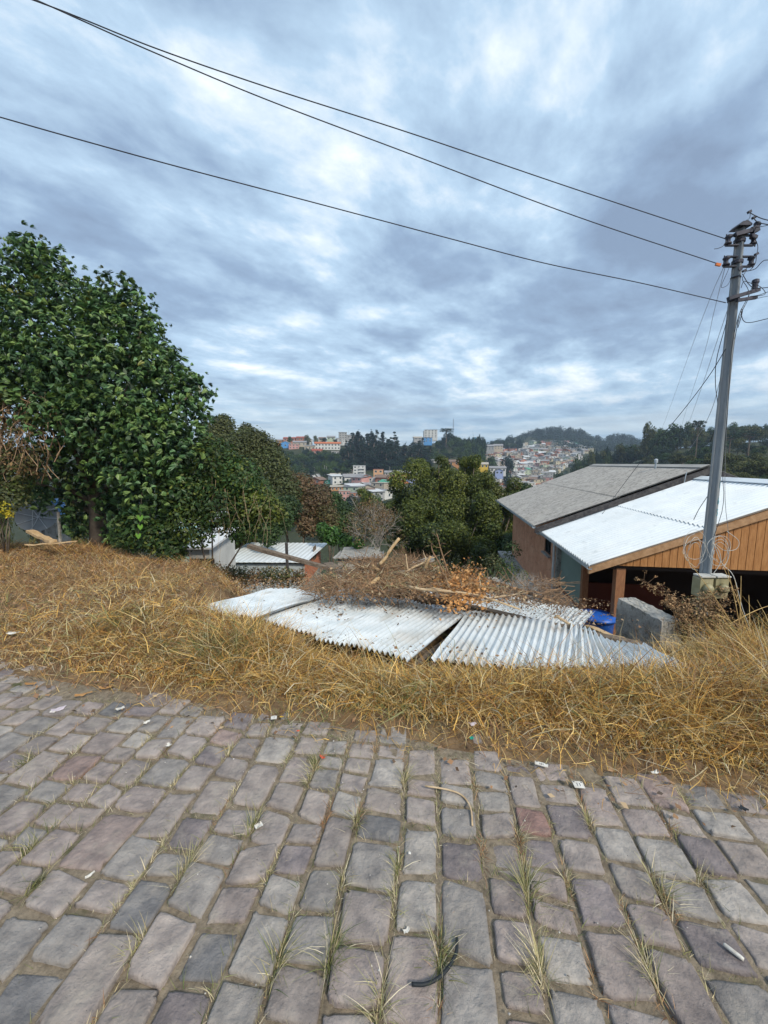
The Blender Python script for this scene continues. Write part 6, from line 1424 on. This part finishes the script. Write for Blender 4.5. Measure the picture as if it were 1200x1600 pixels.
for i, (a, b) in enumerate(((810, 762), (822, 775), (835, 748), (845, 765), (812, 783), (790, 755), (858, 735), (832, 720), (880, 712), (800, 715), (856, 705), (905, 708), (842, 697), (870, 722), (893, 730), (816, 737), (850, 715), (780, 705), (865, 745), (790, 775), (826, 756), (898, 718), (775, 745), (884, 742))):
    Y = terrY(a, b, 150, 760) or 500; tfar(K_BROAD, a, b, Y, rf.uniform(8, 13), rf.uniform(6, 9), 'broadleaf_tree', 'small dark tree between the houses of the far town', group='small trees between the far town houses', i=i % 3)
# far ridge wood: a mass nobody can count
pf = []
for i in range(900):
    px = rf.uniform(0, 1)
    if px < .7: X_ = 770 + 158 * rf.uniform(0, 1); top = np.interp(X_, [770, 798, 815, 835, 860, 885, 905, 925, 932], [694, 688, 679, 673, 669, 668, 672, 682, 692]); bot = 702
    else: X_ = 926 + 74 * rf.uniform(0, 1); top = np.interp(X_, [926, 934, 942, 950, 965, 985, 1000], [690, 681, 691, 683, 679, 682, 690]); bot = 706
    yy = top + 2.5 + (bot - top) * rf.uniform(0, 1) ** 1.3; Y = 760 - (yy - top) * 1.6; p = at(X_, yy, Y); pf.append((*p, 5.5 * rf.uniform(.7, 1.2), 5, 7.5 * rf.uniform(.7, 1.2)))
for i in range(420):
    hp_ = hit(rf.uniform(760, 1030), rf.uniform(684, 706), 520, 1000)
    if hp_ is not None and (hp_.x / hp_.y > .42 or hp_.y > 700 or hp_.x / hp_.y < .28): pf.append((hp_.x, hp_.y, hp_.z + 3, 6, 6, 6 * rf.uniform(.7, 1.2)))
V, F_, C = leaf_cloud(pf, 85000, 2.2, BLUEG, rf, shell=.6); tag(obj('far_wood', mesh_np('far_wood', V, F_, m_leaf_far, C)), 'dark wood crowning the far ridge behind the town', 'wood', kind='stuff')
# spur and right hill forest
band(74, lambda u: 893 + 150 * u, lambda px: rf.uniform(704, 742) if px > 915 else rf.uniform(715, 745), lambda px, py: terrY(px, py, 60, 420) or 250, 13, 19, K_BROAD[:4], 'dark wood on the spur behind the grey roof', '', stuff='wooded_spur')
band(120, lambda u: 1010 + 240 * u, lambda px: rf.uniform(676, 770), lambda px, py: terrY(px, py, 34, 330) or 235, 22, 26, K_DARKR + K_BROAD[3:4], lambda px, py: 'dense dark tree %s the right hill, %s' % ('high up on' if py < 700 else 'half way up' if py < 730 else 'low on', 'far left of the pole' if px < 1050 else 'just left of the pole' if px < 1120 else 'just right of the pole' if px < 1170 else 'at the picture edge'), 'trees on the wooded hill at the right', kw=10, kh=11)
band(32, lambda u: 1045 + 170 * u, lambda px: np.interp(px, [1040, 1100, 1150, 1220], [690, 684, 680, 676]), lambda px, py: 248, 16, 20, K_DARKR, 'tree on the skyline of the wooded hill at the right', 'skyline trees of the right hill', kw=10, kh=11)
for i, (a, b, w, h, lab) in enumerate(((1040, 698, 40, 40, 'broad dark tree rising above the skyline left of the pole'), (1060, 694, 26, 34, 'dark tree directly right of the broad skyline tree'), (1024, 700, 24, 26, 'smaller dark tree left of the broad skyline tree'))):
    tfar(K_DARKR, a, b, 215, w, h, 'broadleaf_tree', lab, kw=10, kh=11, i=i % 2)
for i, (a, b, w, h, lab) in enumerate(((1088, 700, 20, 46, 'thin araucaria with tufted top left of the pole'), (1168, 714, 34, 42, 'wide araucaria on the right hill beside the pole'), (1190, 722, 30, 26, 'lower araucaria at the right edge'), (1065, 735, 30, 28, 'araucaria above the grey roof ridge'), (1150, 730, 28, 26, 'araucaria right of the pole above the white roof'), (1140, 700, 22, 24, 'small araucaria right of the pole top line'))):
    tfar(K_ARA, a, b, 150, w, h, 'araucaria', lab, 'araucaria', kw=10, kh=17.5 if i % 2 == 0 else 14.5, i=i % 2)
band(20, lambda u: 1110 + 110 * u, lambda px: rf.uniform(742, 775), lambda px, py: terrY(px, py, 28, 300) or 60, 30, 38, K_BROAD[3:4] + K_DARKR[2:], 'olive bushy tree low on the slope right of the pole', 'olive trees low on the right slope')
# valley trees filling the dip
band(40, lambda u: 430 + 400 * u, lambda px: rf.uniform(800, 850), lambda px, py: terrY(px, py, 22, 200) or 60, 26, 34, K_BROAD[3:] + K_DARKR, 'mid green wood down in the valley behind the central tree', '', stuff='valley_wood')
band(18, lambda u: 540 + 280 * u, lambda px: rf.uniform(770, 795), lambda px, py: 130, 12, 20, K_BROAD, 'round tree below the houses across the valley', 'trees below the houses across the valley')
# beyond the left edge and left of the big tree
band(16, lambda u: -250 + 640 * u, lambda px: 800, lambda px, py: rf.uniform(22, 60), 70, 60, K_DARKR + K_BROAD[3:4], 'dark tree behind the large tree at the left', 'trees behind the large tree', kw=10, kh=11)

# ---------------------------------------------------------------- houses
WC = dict(white=(.62, .62, .60), cream=(.55, .50, .36), grey=(.36, .36, .36), pink=(.55, .30, .27), salmon=(.50, .22, .15), blue=(.10, .30, .62), lilac=(.33, .40, .66), brick=(.36, .15, .09), peach=(.62, .36, .20), beige=(.45, .39, .31), teal=(.07, .30, .24), yellow=(.62, .42, .06), orange=(.50, .24, .10), palegreen=(.45, .52, .38), cyan=(.05, .36, .60))
RC = dict(orange=(.50, .15, .06), grey=(.27, .27, .28), white=(.55, .57, .58), brown=(.20, .14, .11), red=(.32, .09, .06), dark=(.12, .12, .13), green=(.08, .33, .22), beige=(.42, .38, .32))
_wm = {}
def winmesh(w, h):
    k = (round(w, 1), round(h, 1))
    if k not in _wm:
        _wm[k] = (MB().box((0, 0, 0), (k[0] + .16, .06, k[1] + .16)).mesh('window', m_whitep), MB().box((0, -.035, 0), (k[0], .02, k[1])).mesh('pane', m_glass))
    return _wm[k]
def build_house(w, d, h, wall, roof, kind, floors, nwin, ww=1.1, wh=1.1, found=4, balcony=False, stilts=0.0, door=True, hip=1.6, eave=.5):
    """meshes in local space: front at y=0 facing -y"""
    parts = []; z0 = stilts
    wmb = MB(); top = h
    if kind == 'gable_front': wmb.prism([(-w/2, 0, z0 - (0 if stilts else found)), (w/2, 0, z0 - (0 if stilts else found)), (w/2, 0, h), (0, 0, h + hip), (-w/2, 0, h)], (0, d, 0))
    else: wmb.box((0, d/2, (h + z0 - (0 if stilts else found)) / 2), (w, d, h - z0 + (0 if stilts else found)))
    if kind == 'gable_side':
        for s_ in (-1, 1): wmb.prism([(s_ * w/2, 0, h), (s_ * w/2, d, h), (s_ * w/2, d/2, h + hip)], (-s_ * .15, 0, 0))
    parts.append(('wall', wmb.mesh('wall', flat(WC[wall], .9)), None))
    rm = MB(); t = .12; e = eave
    if kind == 'gable_front':
        for s_ in (-1, 1): rm.prism([(0, -e, h + hip + .02), (s_ * (w/2 + e), -e, h - e * hip / (w/2) + .02), (s_ * (w/2 + e), -e, h - e * hip / (w/2) + .02 + t), (0, -e, h + hip + .02 + t)], (0, d + 2*e, 0))
    elif kind == 'gable_side':
        for y0, y1 in ((-e, d/2), (d + e, d/2)): rm.prism([(-w/2 - e, y0, h - e * hip / (d/2) + .02), (-w/2 - e, y1, h + hip + .02), (-w/2 - e, y1, h + hip + .02 + t), (-w/2 - e, y0, h - e * hip / (d/2) + .02 + t)], (w + 2*e, 0, 0))
    elif kind == 'shed': rm.prism([(-w/2 - e, -e, h + .05), (-w/2 - e, d + e, h + hip * .6 + .05), (-w/2 - e, d + e, h + hip*.6 + .2), (-w/2 - e, -e, h + .2)], (w + 2*e, 0, 0))
    else: rm.box((0, d/2, h + .12), (w + e, d + e, .22))
    parts.append(('roof', rm.mesh('roof', flat(RC[roof], .8)), None))
    wins = []
    fh = (h - z0) / floors
    for f in range(floors):
        for k in range(nwin): wins.append(((k + .5) / nwin * w - w/2, z0 + fh * f + fh * .55, 0))
    if balcony:
        for f in range(1, floors): parts.append(('balcony', MB().box((w * .22, -.5, z0 + fh * f), (w * .5, 1.0, .15)).box((w*.22, -.96, z0 + fh * f + .5), (w*.5, .08, .9)).mesh('balcony', flat(WC['white'])), None))
    for x in ([-w/2 + .2, -w/6, w/6, w/2 - .2] if stilts else []): parts.append(('stilt', MB().box((x, .2, (stilts - found) / 2), (.3, .3, stilts + found)).mesh('stilt', m_conc), None))
    if stilts: parts.append(('lower_wall', MB().box((0, d * .6, (stilts - found) / 2 - .01), (w * .96, d * .7, stilts + found)).mesh('lower_wall', m_conc), None))
    return parts, wins, (ww, wh)
def put_house(spec, loc, rz, label, cat='house', group=None, name='house', s=1.0):
    parts, wins, (ww, wh) = spec; o = empty(name, loc, rz, label, cat, group); o.scale = (s, s, s)
    for nm, me, _ in parts: obj(nm, me, o)
    wm, pm = winmesh(ww, wh)
    for (x, z, y) in wins:
        f = obj('window', wm, o); f.location = (x, -.01 + y, z); q = obj('pane', pm, f)
    return o
# (px centre, py base, width px, wall height px, Y, wall, roof, kind, floors, windows, label, extras)
HL = [
 (446, 700, 14, 9, 338, 'blue', 'white', 'gable_front', 1, 1, 'bright sky blue gabled house at the left end of the hilltop', {}),
 (452, 690, 18, 6, 352, 'salmon', 'red', 'gable_side', 1, 3, 'salmon house with red roof at the far left of the hilltop', {}),
 (471, 689, 16, 6, 356, 'brick', 'red', 'gable_side', 1, 3, 'red brick house on the hilltop above the grey-roofed house', {}),
 (438, 694, 12, 6, 345, 'orange', 'brown', 'gable_side', 1, 2, 'low orange-brown house partly hidden by the olive tree', {}),
 (468, 697, 20, 7, 336, 'beige', 'grey', 'gable_side', 1, 3, 'beige house with large grey roof left on the hilltop', {}),
 (482, 693, 12, 7, 340, 'white', 'grey', 'gable_front', 1, 2, 'white gabled house beside the large grey roof', {}),
 (459, 702, 15, 8, 328, 'pink', 'beige', 'flat', 2, 3, 'pale pink flat-roofed house on the slope edge', {}),
 (484, 704, 16, 7, 322, 'beige', 'grey', 'shed', 1, 3, 'beige lean-to roofed house left of the bright pink house', {}),
 (495, 711, 16, 8, 312, 'pink', 'red', 'gable_side', 1, 3, 'bright pink house below the orange-roofed row', {}),
 (512, 703, 39, 11, 320, 'white', 'orange', 'gable_side', 2, 8, 'long white two-storey row house with orange tiled roof', dict(balcony=False, hip=1.5)),
 (524, 711, 12, 6, 315, 'grey', 'grey', 'flat', 1, 3, 'grey basement block under the right end of the orange-roofed row', {}),
 (536, 689, 12, 13, 380, 'grey', 'dark', 'flat', 4, 3, 'grey apartment tower on the skyline left of the conifers', {}),
 (532, 691, 14, 6, 360, 'white', 'grey', 'flat', 2, 4, 'white low block in front of the grey skyline tower', {}),
 (517, 688, 12, 6, 365, 'palegreen', 'grey', 'gable_side', 1, 2, 'pale green house on the skyline above the orange-roofed row', {}),
 (503, 689, 10, 5, 362, 'beige', 'brown', 'gable_side', 1, 2, 'small beige house with brown roof on the hilltop', {}),
 (548, 686, 12, 6, 372, 'grey', 'grey', 'flat', 1, 2, 'low grey block between the skyline tower and the conifers', {}),
 (673, 684, 20, 12, 420, 'white', 'grey', 'flat', 5, 4, 'pair of pale apartment blocks on the skyline', {}),
 (666, 683, 9, 9, 426, 'beige', 'grey', 'flat', 4, 2, 'narrow pale apartment block at the left of the skyline pair', {}),
 (669, 691, 12, 7, 398, 'blue', 'dark', 'flat', 2, 2, 'blue house below the pale apartment blocks', {}),
 (741, 688, 6, 4.5, 420, 'cyan', 'white', 'flat', 1, 1, 'tiny cyan building on the skyline right of the grove', {}),
 (653, 688, 12, 5, 405, 'grey', 'beige', 'gable_side', 1, 2, 'grey house on the skyline left of the blue house', {}),
 (517, 741, 14, 7, 262, 'cream', 'white', 'flat', 1, 3, 'cream house with flat white roof, upper of two tiers', {}),
 (524, 747, 15, 6, 256, 'cream', 'beige', 'gable_side', 1, 3, 'cream house just below the flat-roofed cream one', {}),
 (514, 756, 13, 5, 244, 'teal', 'green', 'gable_front', 1, 2, 'small teal green gabled hut', {}),
 (544, 741, 14, 7, 258, 'lilac', 'brown', 'gable_front', 1, 2, 'lilac blue gabled house on concrete stilts', dict(stilts=2.4)),
 (561, 747, 18, 19, 258, 'white', 'white', 'flat', 4, 3, 'white four-storey house with balconies', dict(balcony=True)),
 (591, 747, 15, 13, 255, 'peach', 'salm', 'flat', 2, 2, 'peach two-storey house with salmon roof terrace', {}),
 (609, 744, 15, 7, 262, 'white', 'grey', 'gable_side', 1, 3, 'white house with grey roof right of the peach house', {}),
 (603, 752, 16, 8, 250, 'grey', 'white', 'gable_front', 1, 2, 'grey gabled house below the white one near the peach house', {}),
 (624, 754, 20, 9, 246, 'brick', 'red', 'gable_side', 1, 2, 'brick house with dark red roof left of the central tree', {}),
 (550, 765, 22, 8, 225, 'grey', 'grey', 'gable_side', 1, 3, 'grey-roofed house in the middle of the valley settlement', {}),
 (565, 762, 14, 7, 230, 'beige', 'white', 'gable_front', 1, 2, 'beige gabled house beside the grey-roofed one', {}),
 (579, 764, 20, 8, 224, 'white', 'grey', 'gable_side', 2, 4, 'white house with blue-grey roof left of the central tree', {}),
 (532, 767, 30, 6, 215, 'orange', 'beige', 'shed', 1, 5, 'long low house with pale lean-to roof', {}),
 (538, 783, 17, 16, 190, 'pink', 'beige', 'flat', 2, 3, 'pinkish flat-roofed block with three upper windows', {}),
 (554, 783, 14, 13, 192, 'brick', 'grey', 'flat', 2, 2, 'bare brick house beside the pinkish block', {}),
 (567, 775, 12, 9, 205, 'white', 'brown', 'gable_side', 1, 2, 'small white house with brown roof right of the bare brick house', {}),
 (585, 776, 16, 7, 200, 'grey', 'white', 'gable_side', 1, 3, 'grey house half hidden behind the central tree crown', {}),
 (606, 774, 14, 6, 200, 'beige', 'grey', 'gable_side', 1, 2, 'beige house at the left of the central tree crown', {}),
 (657, 724, 9, 12, 292, 'cyan', 'dark', 'flat', 3, 1, 'narrow bright cyan tower house above the central tree', {}),
 (672, 723, 22, 5, 292, 'white', 'white', 'flat', 1, 5, 'long low white building right of the cyan tower house', {}),
 (709, 728, 16, 8, 296, 'orange', 'brown', 'gable_side', 1, 2, 'orange-brown house above the central tree', {}),
 (728, 727, 10, 6, 296, 'blue', 'grey', 'gable_side', 1, 2, 'small blue house above the right part of the central tree', {}),
 (754, 732, 17, 8, 292, 'yellow', 'beige', 'gable_side', 1, 3, 'yellow house with beige roof right of the central tree top', {}),
 (778, 738, 24, 8, 300, 'white', 'grey', 'gable_side', 1, 4, 'wide house with blue-grey gabled roof in the far town', {}),
 (780, 742, 12, 8, 296, 'lilac', 'grey', 'gable_front', 1, 2, 'pale blue gabled front at the wide blue-grey roof', {}),
 (765, 703, 13, 7, 420, 'grey', 'grey', 'gable_side', 2, 3, 'grey two-storey house at the upper left of the far town', {}),
 (779, 702, 13, 7, 425, 'beige', 'grey', 'gable_side', 2, 3, 'beige two-storey house at the upper left of the far town', {}),
 (830, 756, 16, 9, 345, 'brick', 'brown', 'gable_side', 2, 2, 'brick two-storey house low in the far town', {}),
 (846, 757, 24, 8, 342, 'white', 'grey', 'flat', 2, 4, 'wide white two-storey house low in the far town', {}),
 (818, 763, 18, 7, 332, 'orange', 'brown', 'gable_side', 1, 3, 'orange-brown house at the lower edge of the far town', {}),
 (835, 708, 11, 4, 520, 'palegreen', 'green', 'flat', 1, 2, 'house with bright green roof in the upper far town', {}),
]
RC['salm'] = (.50, .22, .16)
for (px, pb_, wp, hp, Y, wall, roof, kind, fl, nw, lab, ex) in HL:
    p = hit(px, pb_, Y * .72, Y * 1.3) or at(px, pb_, max(Y, 392) if pb_ < 705 else Y); Y = p.y
    w = wp / FPX * Y; h = hp / FPX * Y * 1.0
    hip = min(1.8, h * .35) if 'hip' not in ex else ex['hip']; e2_ = {k: v for k, v in ex.items() if k != 'hip'}
    hh = h - (hip * .5 if kind.startswith('gable') else 0); fhh = hh / fl
    put_house(build_house(w, min(9, w * .8), hh, wall, roof, kind, fl, nw, ww=min(1.3, w / nw * .45), wh=min(1.3, fhh * .42), hip=hip, found=3, **e2_), (p.x, Y, p.z), math.atan2(-p.x, Y) * .6 + R(rf.uniform(-8, 8)), lab)
# the far town: small houses crowded on the opposite hillside
TOWN = {}
PALW = [('white', 'grey'), ('white', 'white'), ('beige', 'grey'), ('grey', 'grey'), ('cream', 'brown'), ('pink', 'grey'), ('brick', 'brown'), ('beige', 'beige'), ('white', 'orange'), ('grey', 'white'), ('salmon', 'grey'), ('lilac', 'white'), ('white', 'green'), ('palegreen', 'grey')]
PW = np.array([16, 12, 14, 12, 6, 6, 6, 8, 4, 8, 3, 2, 1.2, 2]); PW = PW / PW.sum()
ct = {'white': 'white-walled', 'beige': 'beige', 'grey': 'grey-walled', 'cream': 'cream', 'pink': 'pinkish', 'brick': 'brick-red', 'salmon': 'salmon', 'lilac': 'pale blue', 'palegreen': 'pale green'}
cnt = 0
for j, py in enumerate(np.linspace(694, 786, 30)):
    lo = np.interp(py, [694, 700, 720, 745, 760, 786], [820, 782, 748, 758, 775, 780]); hi = np.interp(py, [694, 700, 705, 715, 730, 745, 760, 786], [890, 905, 935, 912, 890, 865, 855, 830])
    step = np.interp(py, [694, 740, 786], [7.0, 9.5, 12.0]); px = lo + rf.uniform(0, step)
    while px < hi and cnt < 280:
        a = px; px += step * rf.uniform(.8, 1.35)
        if rf.uniform() < .10: continue
        b = py + rf.uniform(-1.6, 1.6); hp_ = hit(a, b, 200, 900)
        if hp_ is None: continue
        k = rf.choice(len(PALW), p=PW); v_ = rf.integers(0, 3); key = (k, int(v_))
        if key not in TOWN:
            fl = (1, 2, 2)[v_]; kd = ('gable_side', 'flat', 'gable_front')[v_]; TOWN[key] = build_house((9.5, 8, 7.5)[v_], 7, (2.9, 5.8, 5.4)[v_], PALW[k][0], PALW[k][1], kd, fl, (3, 2, 2)[v_], found=7, hip=1.5)
        lab = 'small %s house with %s roof among many on the far hillside' % (ct[PALW[k][0]], {'orange': 'orange', 'white': 'whitish', 'grey': 'grey', 'brown': 'brown', 'beige': 'beige', 'green': 'green'}[PALW[k][1]])
        put_house(TOWN[key], (hp_.x, hp_.y, hp_.z + .3), rf.uniform(-.7, .5) - hp_.x / hp_.y * .5, lab + (', one storey', ', flat two storeys', ', two-storey gable front')[v_], group='%s houses with %s roofs in the far town' % (ct[PALW[k][0]], PALW[k][1]), s=rf.uniform(.82, 1.15)); cnt += 1
SETT = {}
for i, (a, b) in enumerate(((548, 756), (557, 759), (572, 757), (583, 756), (596, 759), (560, 770), (575, 769), (590, 768), (601, 765), (613, 763), (622, 766), (548, 774), (578, 783), (592, 784), (604, 781), (570, 786), (632, 748), (528, 757), (492, 757), (637, 760))):
    hp_ = hit(a, b, 150, 330)
    if hp_ is None: continue
    k = PALW[(i * 5) % 14]; w_ = rf.uniform(6.5, 9.5)
    put_house(build_house(w_, 7, rf.uniform(2.8, 5.2), k[0], k[1], ('gable_side', 'shed', 'gable_front', 'flat')[i % 4], 1 + i % 2, 2, found=3, hip=1.4, eave=.7), hp_, rf.uniform(-.8, .8), 'small %s house with %s %s roof, %s' % (ct[k[0]], k[1], ('gabled', 'lean-to', 'gabled', 'flat')[i % 4], ('below the four-storey white house', 'below the lilac house', 'left of the blue-grey-roofed white house', 'under the peach house', 'below the grey gabled house', 'right of the bare brick house', 'low in the valley settlement', 'beside the half hidden grey house', 'left of the brick house with dark red roof', 'below the brick house with dark red roof', 'touching the central tree crown', 'above the pinkish block', 'behind the bare grey shrub', 'lowest of the settlement beside the central tree', 'at the edge of the central tree crown', 'right of the pinkish block', 'above the central tree crown at its left', 'right of the teal hut', 'left of the ramps', 'between the brick house and the central tree')[i]))
for i, (a, b, w, h) in enumerate(((534, 752, 10, 8), (556, 753, 9, 7), (573, 750, 16, 8), (600, 757, 8, 6), (545, 762, 8, 8), (583, 762, 7, 6), (612, 755, 8, 8), (527, 748, 9, 9), (540, 757, 12, 8), (590, 772, 8, 9), (568, 778, 9, 9), (629, 760, 10, 10), (505, 748, 10, 6))):
    hp_ = hit(a, b, 150, 330)
    if hp_ is not None: tfar(K_BROAD, a, b, hp_.y, w, h, 'broadleaf_tree', 'small dark tree among the houses of the valley settlement', group='small trees of the valley settlement', i=i % 2)
for i, (a, b, w, h, lab) in enumerate(((453, 689, 9, 10, 'round dark tree on the skyline above the salmon house'), (481, 690, 13, 12, 'brownish tree on the skyline left of the orange-roofed row'), (494, 691, 11, 12, 'bare greyish tree crown on the skyline above the orange-roofed row'), (506, 692, 12, 9, 'dark shrubby tree just above the orange roof'), (524, 692, 10, 7, 'small dark tree right above the orange roof'))):
    tfar(K_BROAD, a, b, 388, w, h, 'broadleaf_tree', lab, i=(0, 3, 3, 1, 1)[i])
# two concrete stairs / ramp and utility masts
p = at(496, 741, 262); q_ = at(510, 756, 240)
for dx_, l_ in ((0, 'left'), (5, 'right')):
    a = at(488 + dx_*1.6, 741, 262); b = at(500 + dx_*1.6, 756, 240); o = MB().beam(b, a, 2.2, .5).build('ramp', flat((.42, .41, .39))); tag(o, 'pale concrete ramp, %s one of two running up beside the teal hut' % l_, 'ramp')
mk = at(708, 680, 400); mt = at(708, 654, 400)
o = empty('radio_mast', (mk.x, 400, mk.z - 6), 0, 'thin red and white lattice mast on the skyline beside the araucaria', 'radio mast'); H = mt.z - mk.z + 6
o['label'] = 'thin lattice radio mast on the skyline beside the flat-topped araucaria'
mb = MB()
for sx, sy in ((-.5, -.3), (.5, -.3), (0, .6)): mb.tube([(sx, sy, 0), (sx * .6, sy * .6, H)], .11, 4)
mb.build('lattice', flat((.30, .33, .38)), o)
mb = MB(); n_ = int(H / 1.5)
for i in range(n_):
    z0_, z1_ = i * 1.5, i * 1.5 + 1.5; mb.tube([(-.5, -.3, z0_), (.5, -.3, z1_)], .05, 3); mb.tube([(.5, -.3, z0_), (0, .6, z1_)], .05, 3)
mb.build('bracing', flat((.30, .33, .38)), o)
for (a, b, c_, lab) in ((491, 742, 730, 'left one of three thin poles beside the ramps'), (507, 742, 727, 'middle one of three thin poles beside the ramps'), (510, 742, 728, 'right one of three thin poles beside the ramps'), (545, 688, 672, 'thin antenna pole on the skyline beside the grey tower'), (609, 744, 729, 'thin pole above the white house near the peach one')):
    q0 = at(a, b, 262 if b > 700 else 370); q1 = at(a, c_, q0.y); o = MB().tube([q0 - Vector((0, 0, 4)), q1], .13, 5).build('thin_pole', m_conc); tag(o, lab, 'pole')
# scrub on the slopes: filler between trees and houses
x = []; pf = []
for i in range(3200):
    px = rf.uniform(330, 1230); Y = math.exp(rf.uniform(math.log(14), math.log(620))); X_ = (px - 600) / FPX * Y
    if 3.2 < X_ < 14 and Y < 24: continue
    if 735 < px < 930 and Y > 320: continue
    if -6 < X_ < -1 and 13 < Y < 20: continue
    s_ = .5 + Y * .012; g = gz1(X_, Y); s_ *= (1.5 if px > 930 and Y > 50 else 1); pf.append((X_, Y, g + s_ * .4, s_ * 1.4, s_ * 1.4, s_ * .8))
pf = np.array(pf); V, F_, C = leaf_cloud(pf, 40000, .35, OLIVE + GREEN_M + GREEN_D, rf, shell=.5)
tag(obj('scrub', mesh_np('scrub', V, F_, m_leaf_far, C)), 'low green scrub covering the valley slopes', 'scrub', kind='stuff')
# ---------------------------------------------------------------- haze
hb = MB().box((40, 390, 16), (1500, 830, 140)); hz_o = hb.build('haze'); tag(hz_o, kind='stuff')
m_h = bpy.data.materials.new('haze_air'); m_h.use_nodes = True; t = m_h.node_tree; t.nodes.clear(); oo_ = t.nodes.new('ShaderNodeOutputMaterial'); pv_ = t.nodes.new('ShaderNodeVolumePrincipled')
pv_.inputs['Color'].default_value = (.62, .75, .92, 1); pv_.inputs['Density'].default_value = .00036; pv_.inputs['Anisotropy'].default_value = .2
t.links.new(pv_.outputs[0], oo_.inputs['Volume']); hz_o.data.materials.append(m_h)
SC.cycles.max_bounces = 6; SC.cycles.transparent_max_bounces = 6; SC.cycles.volume_bounces = 0
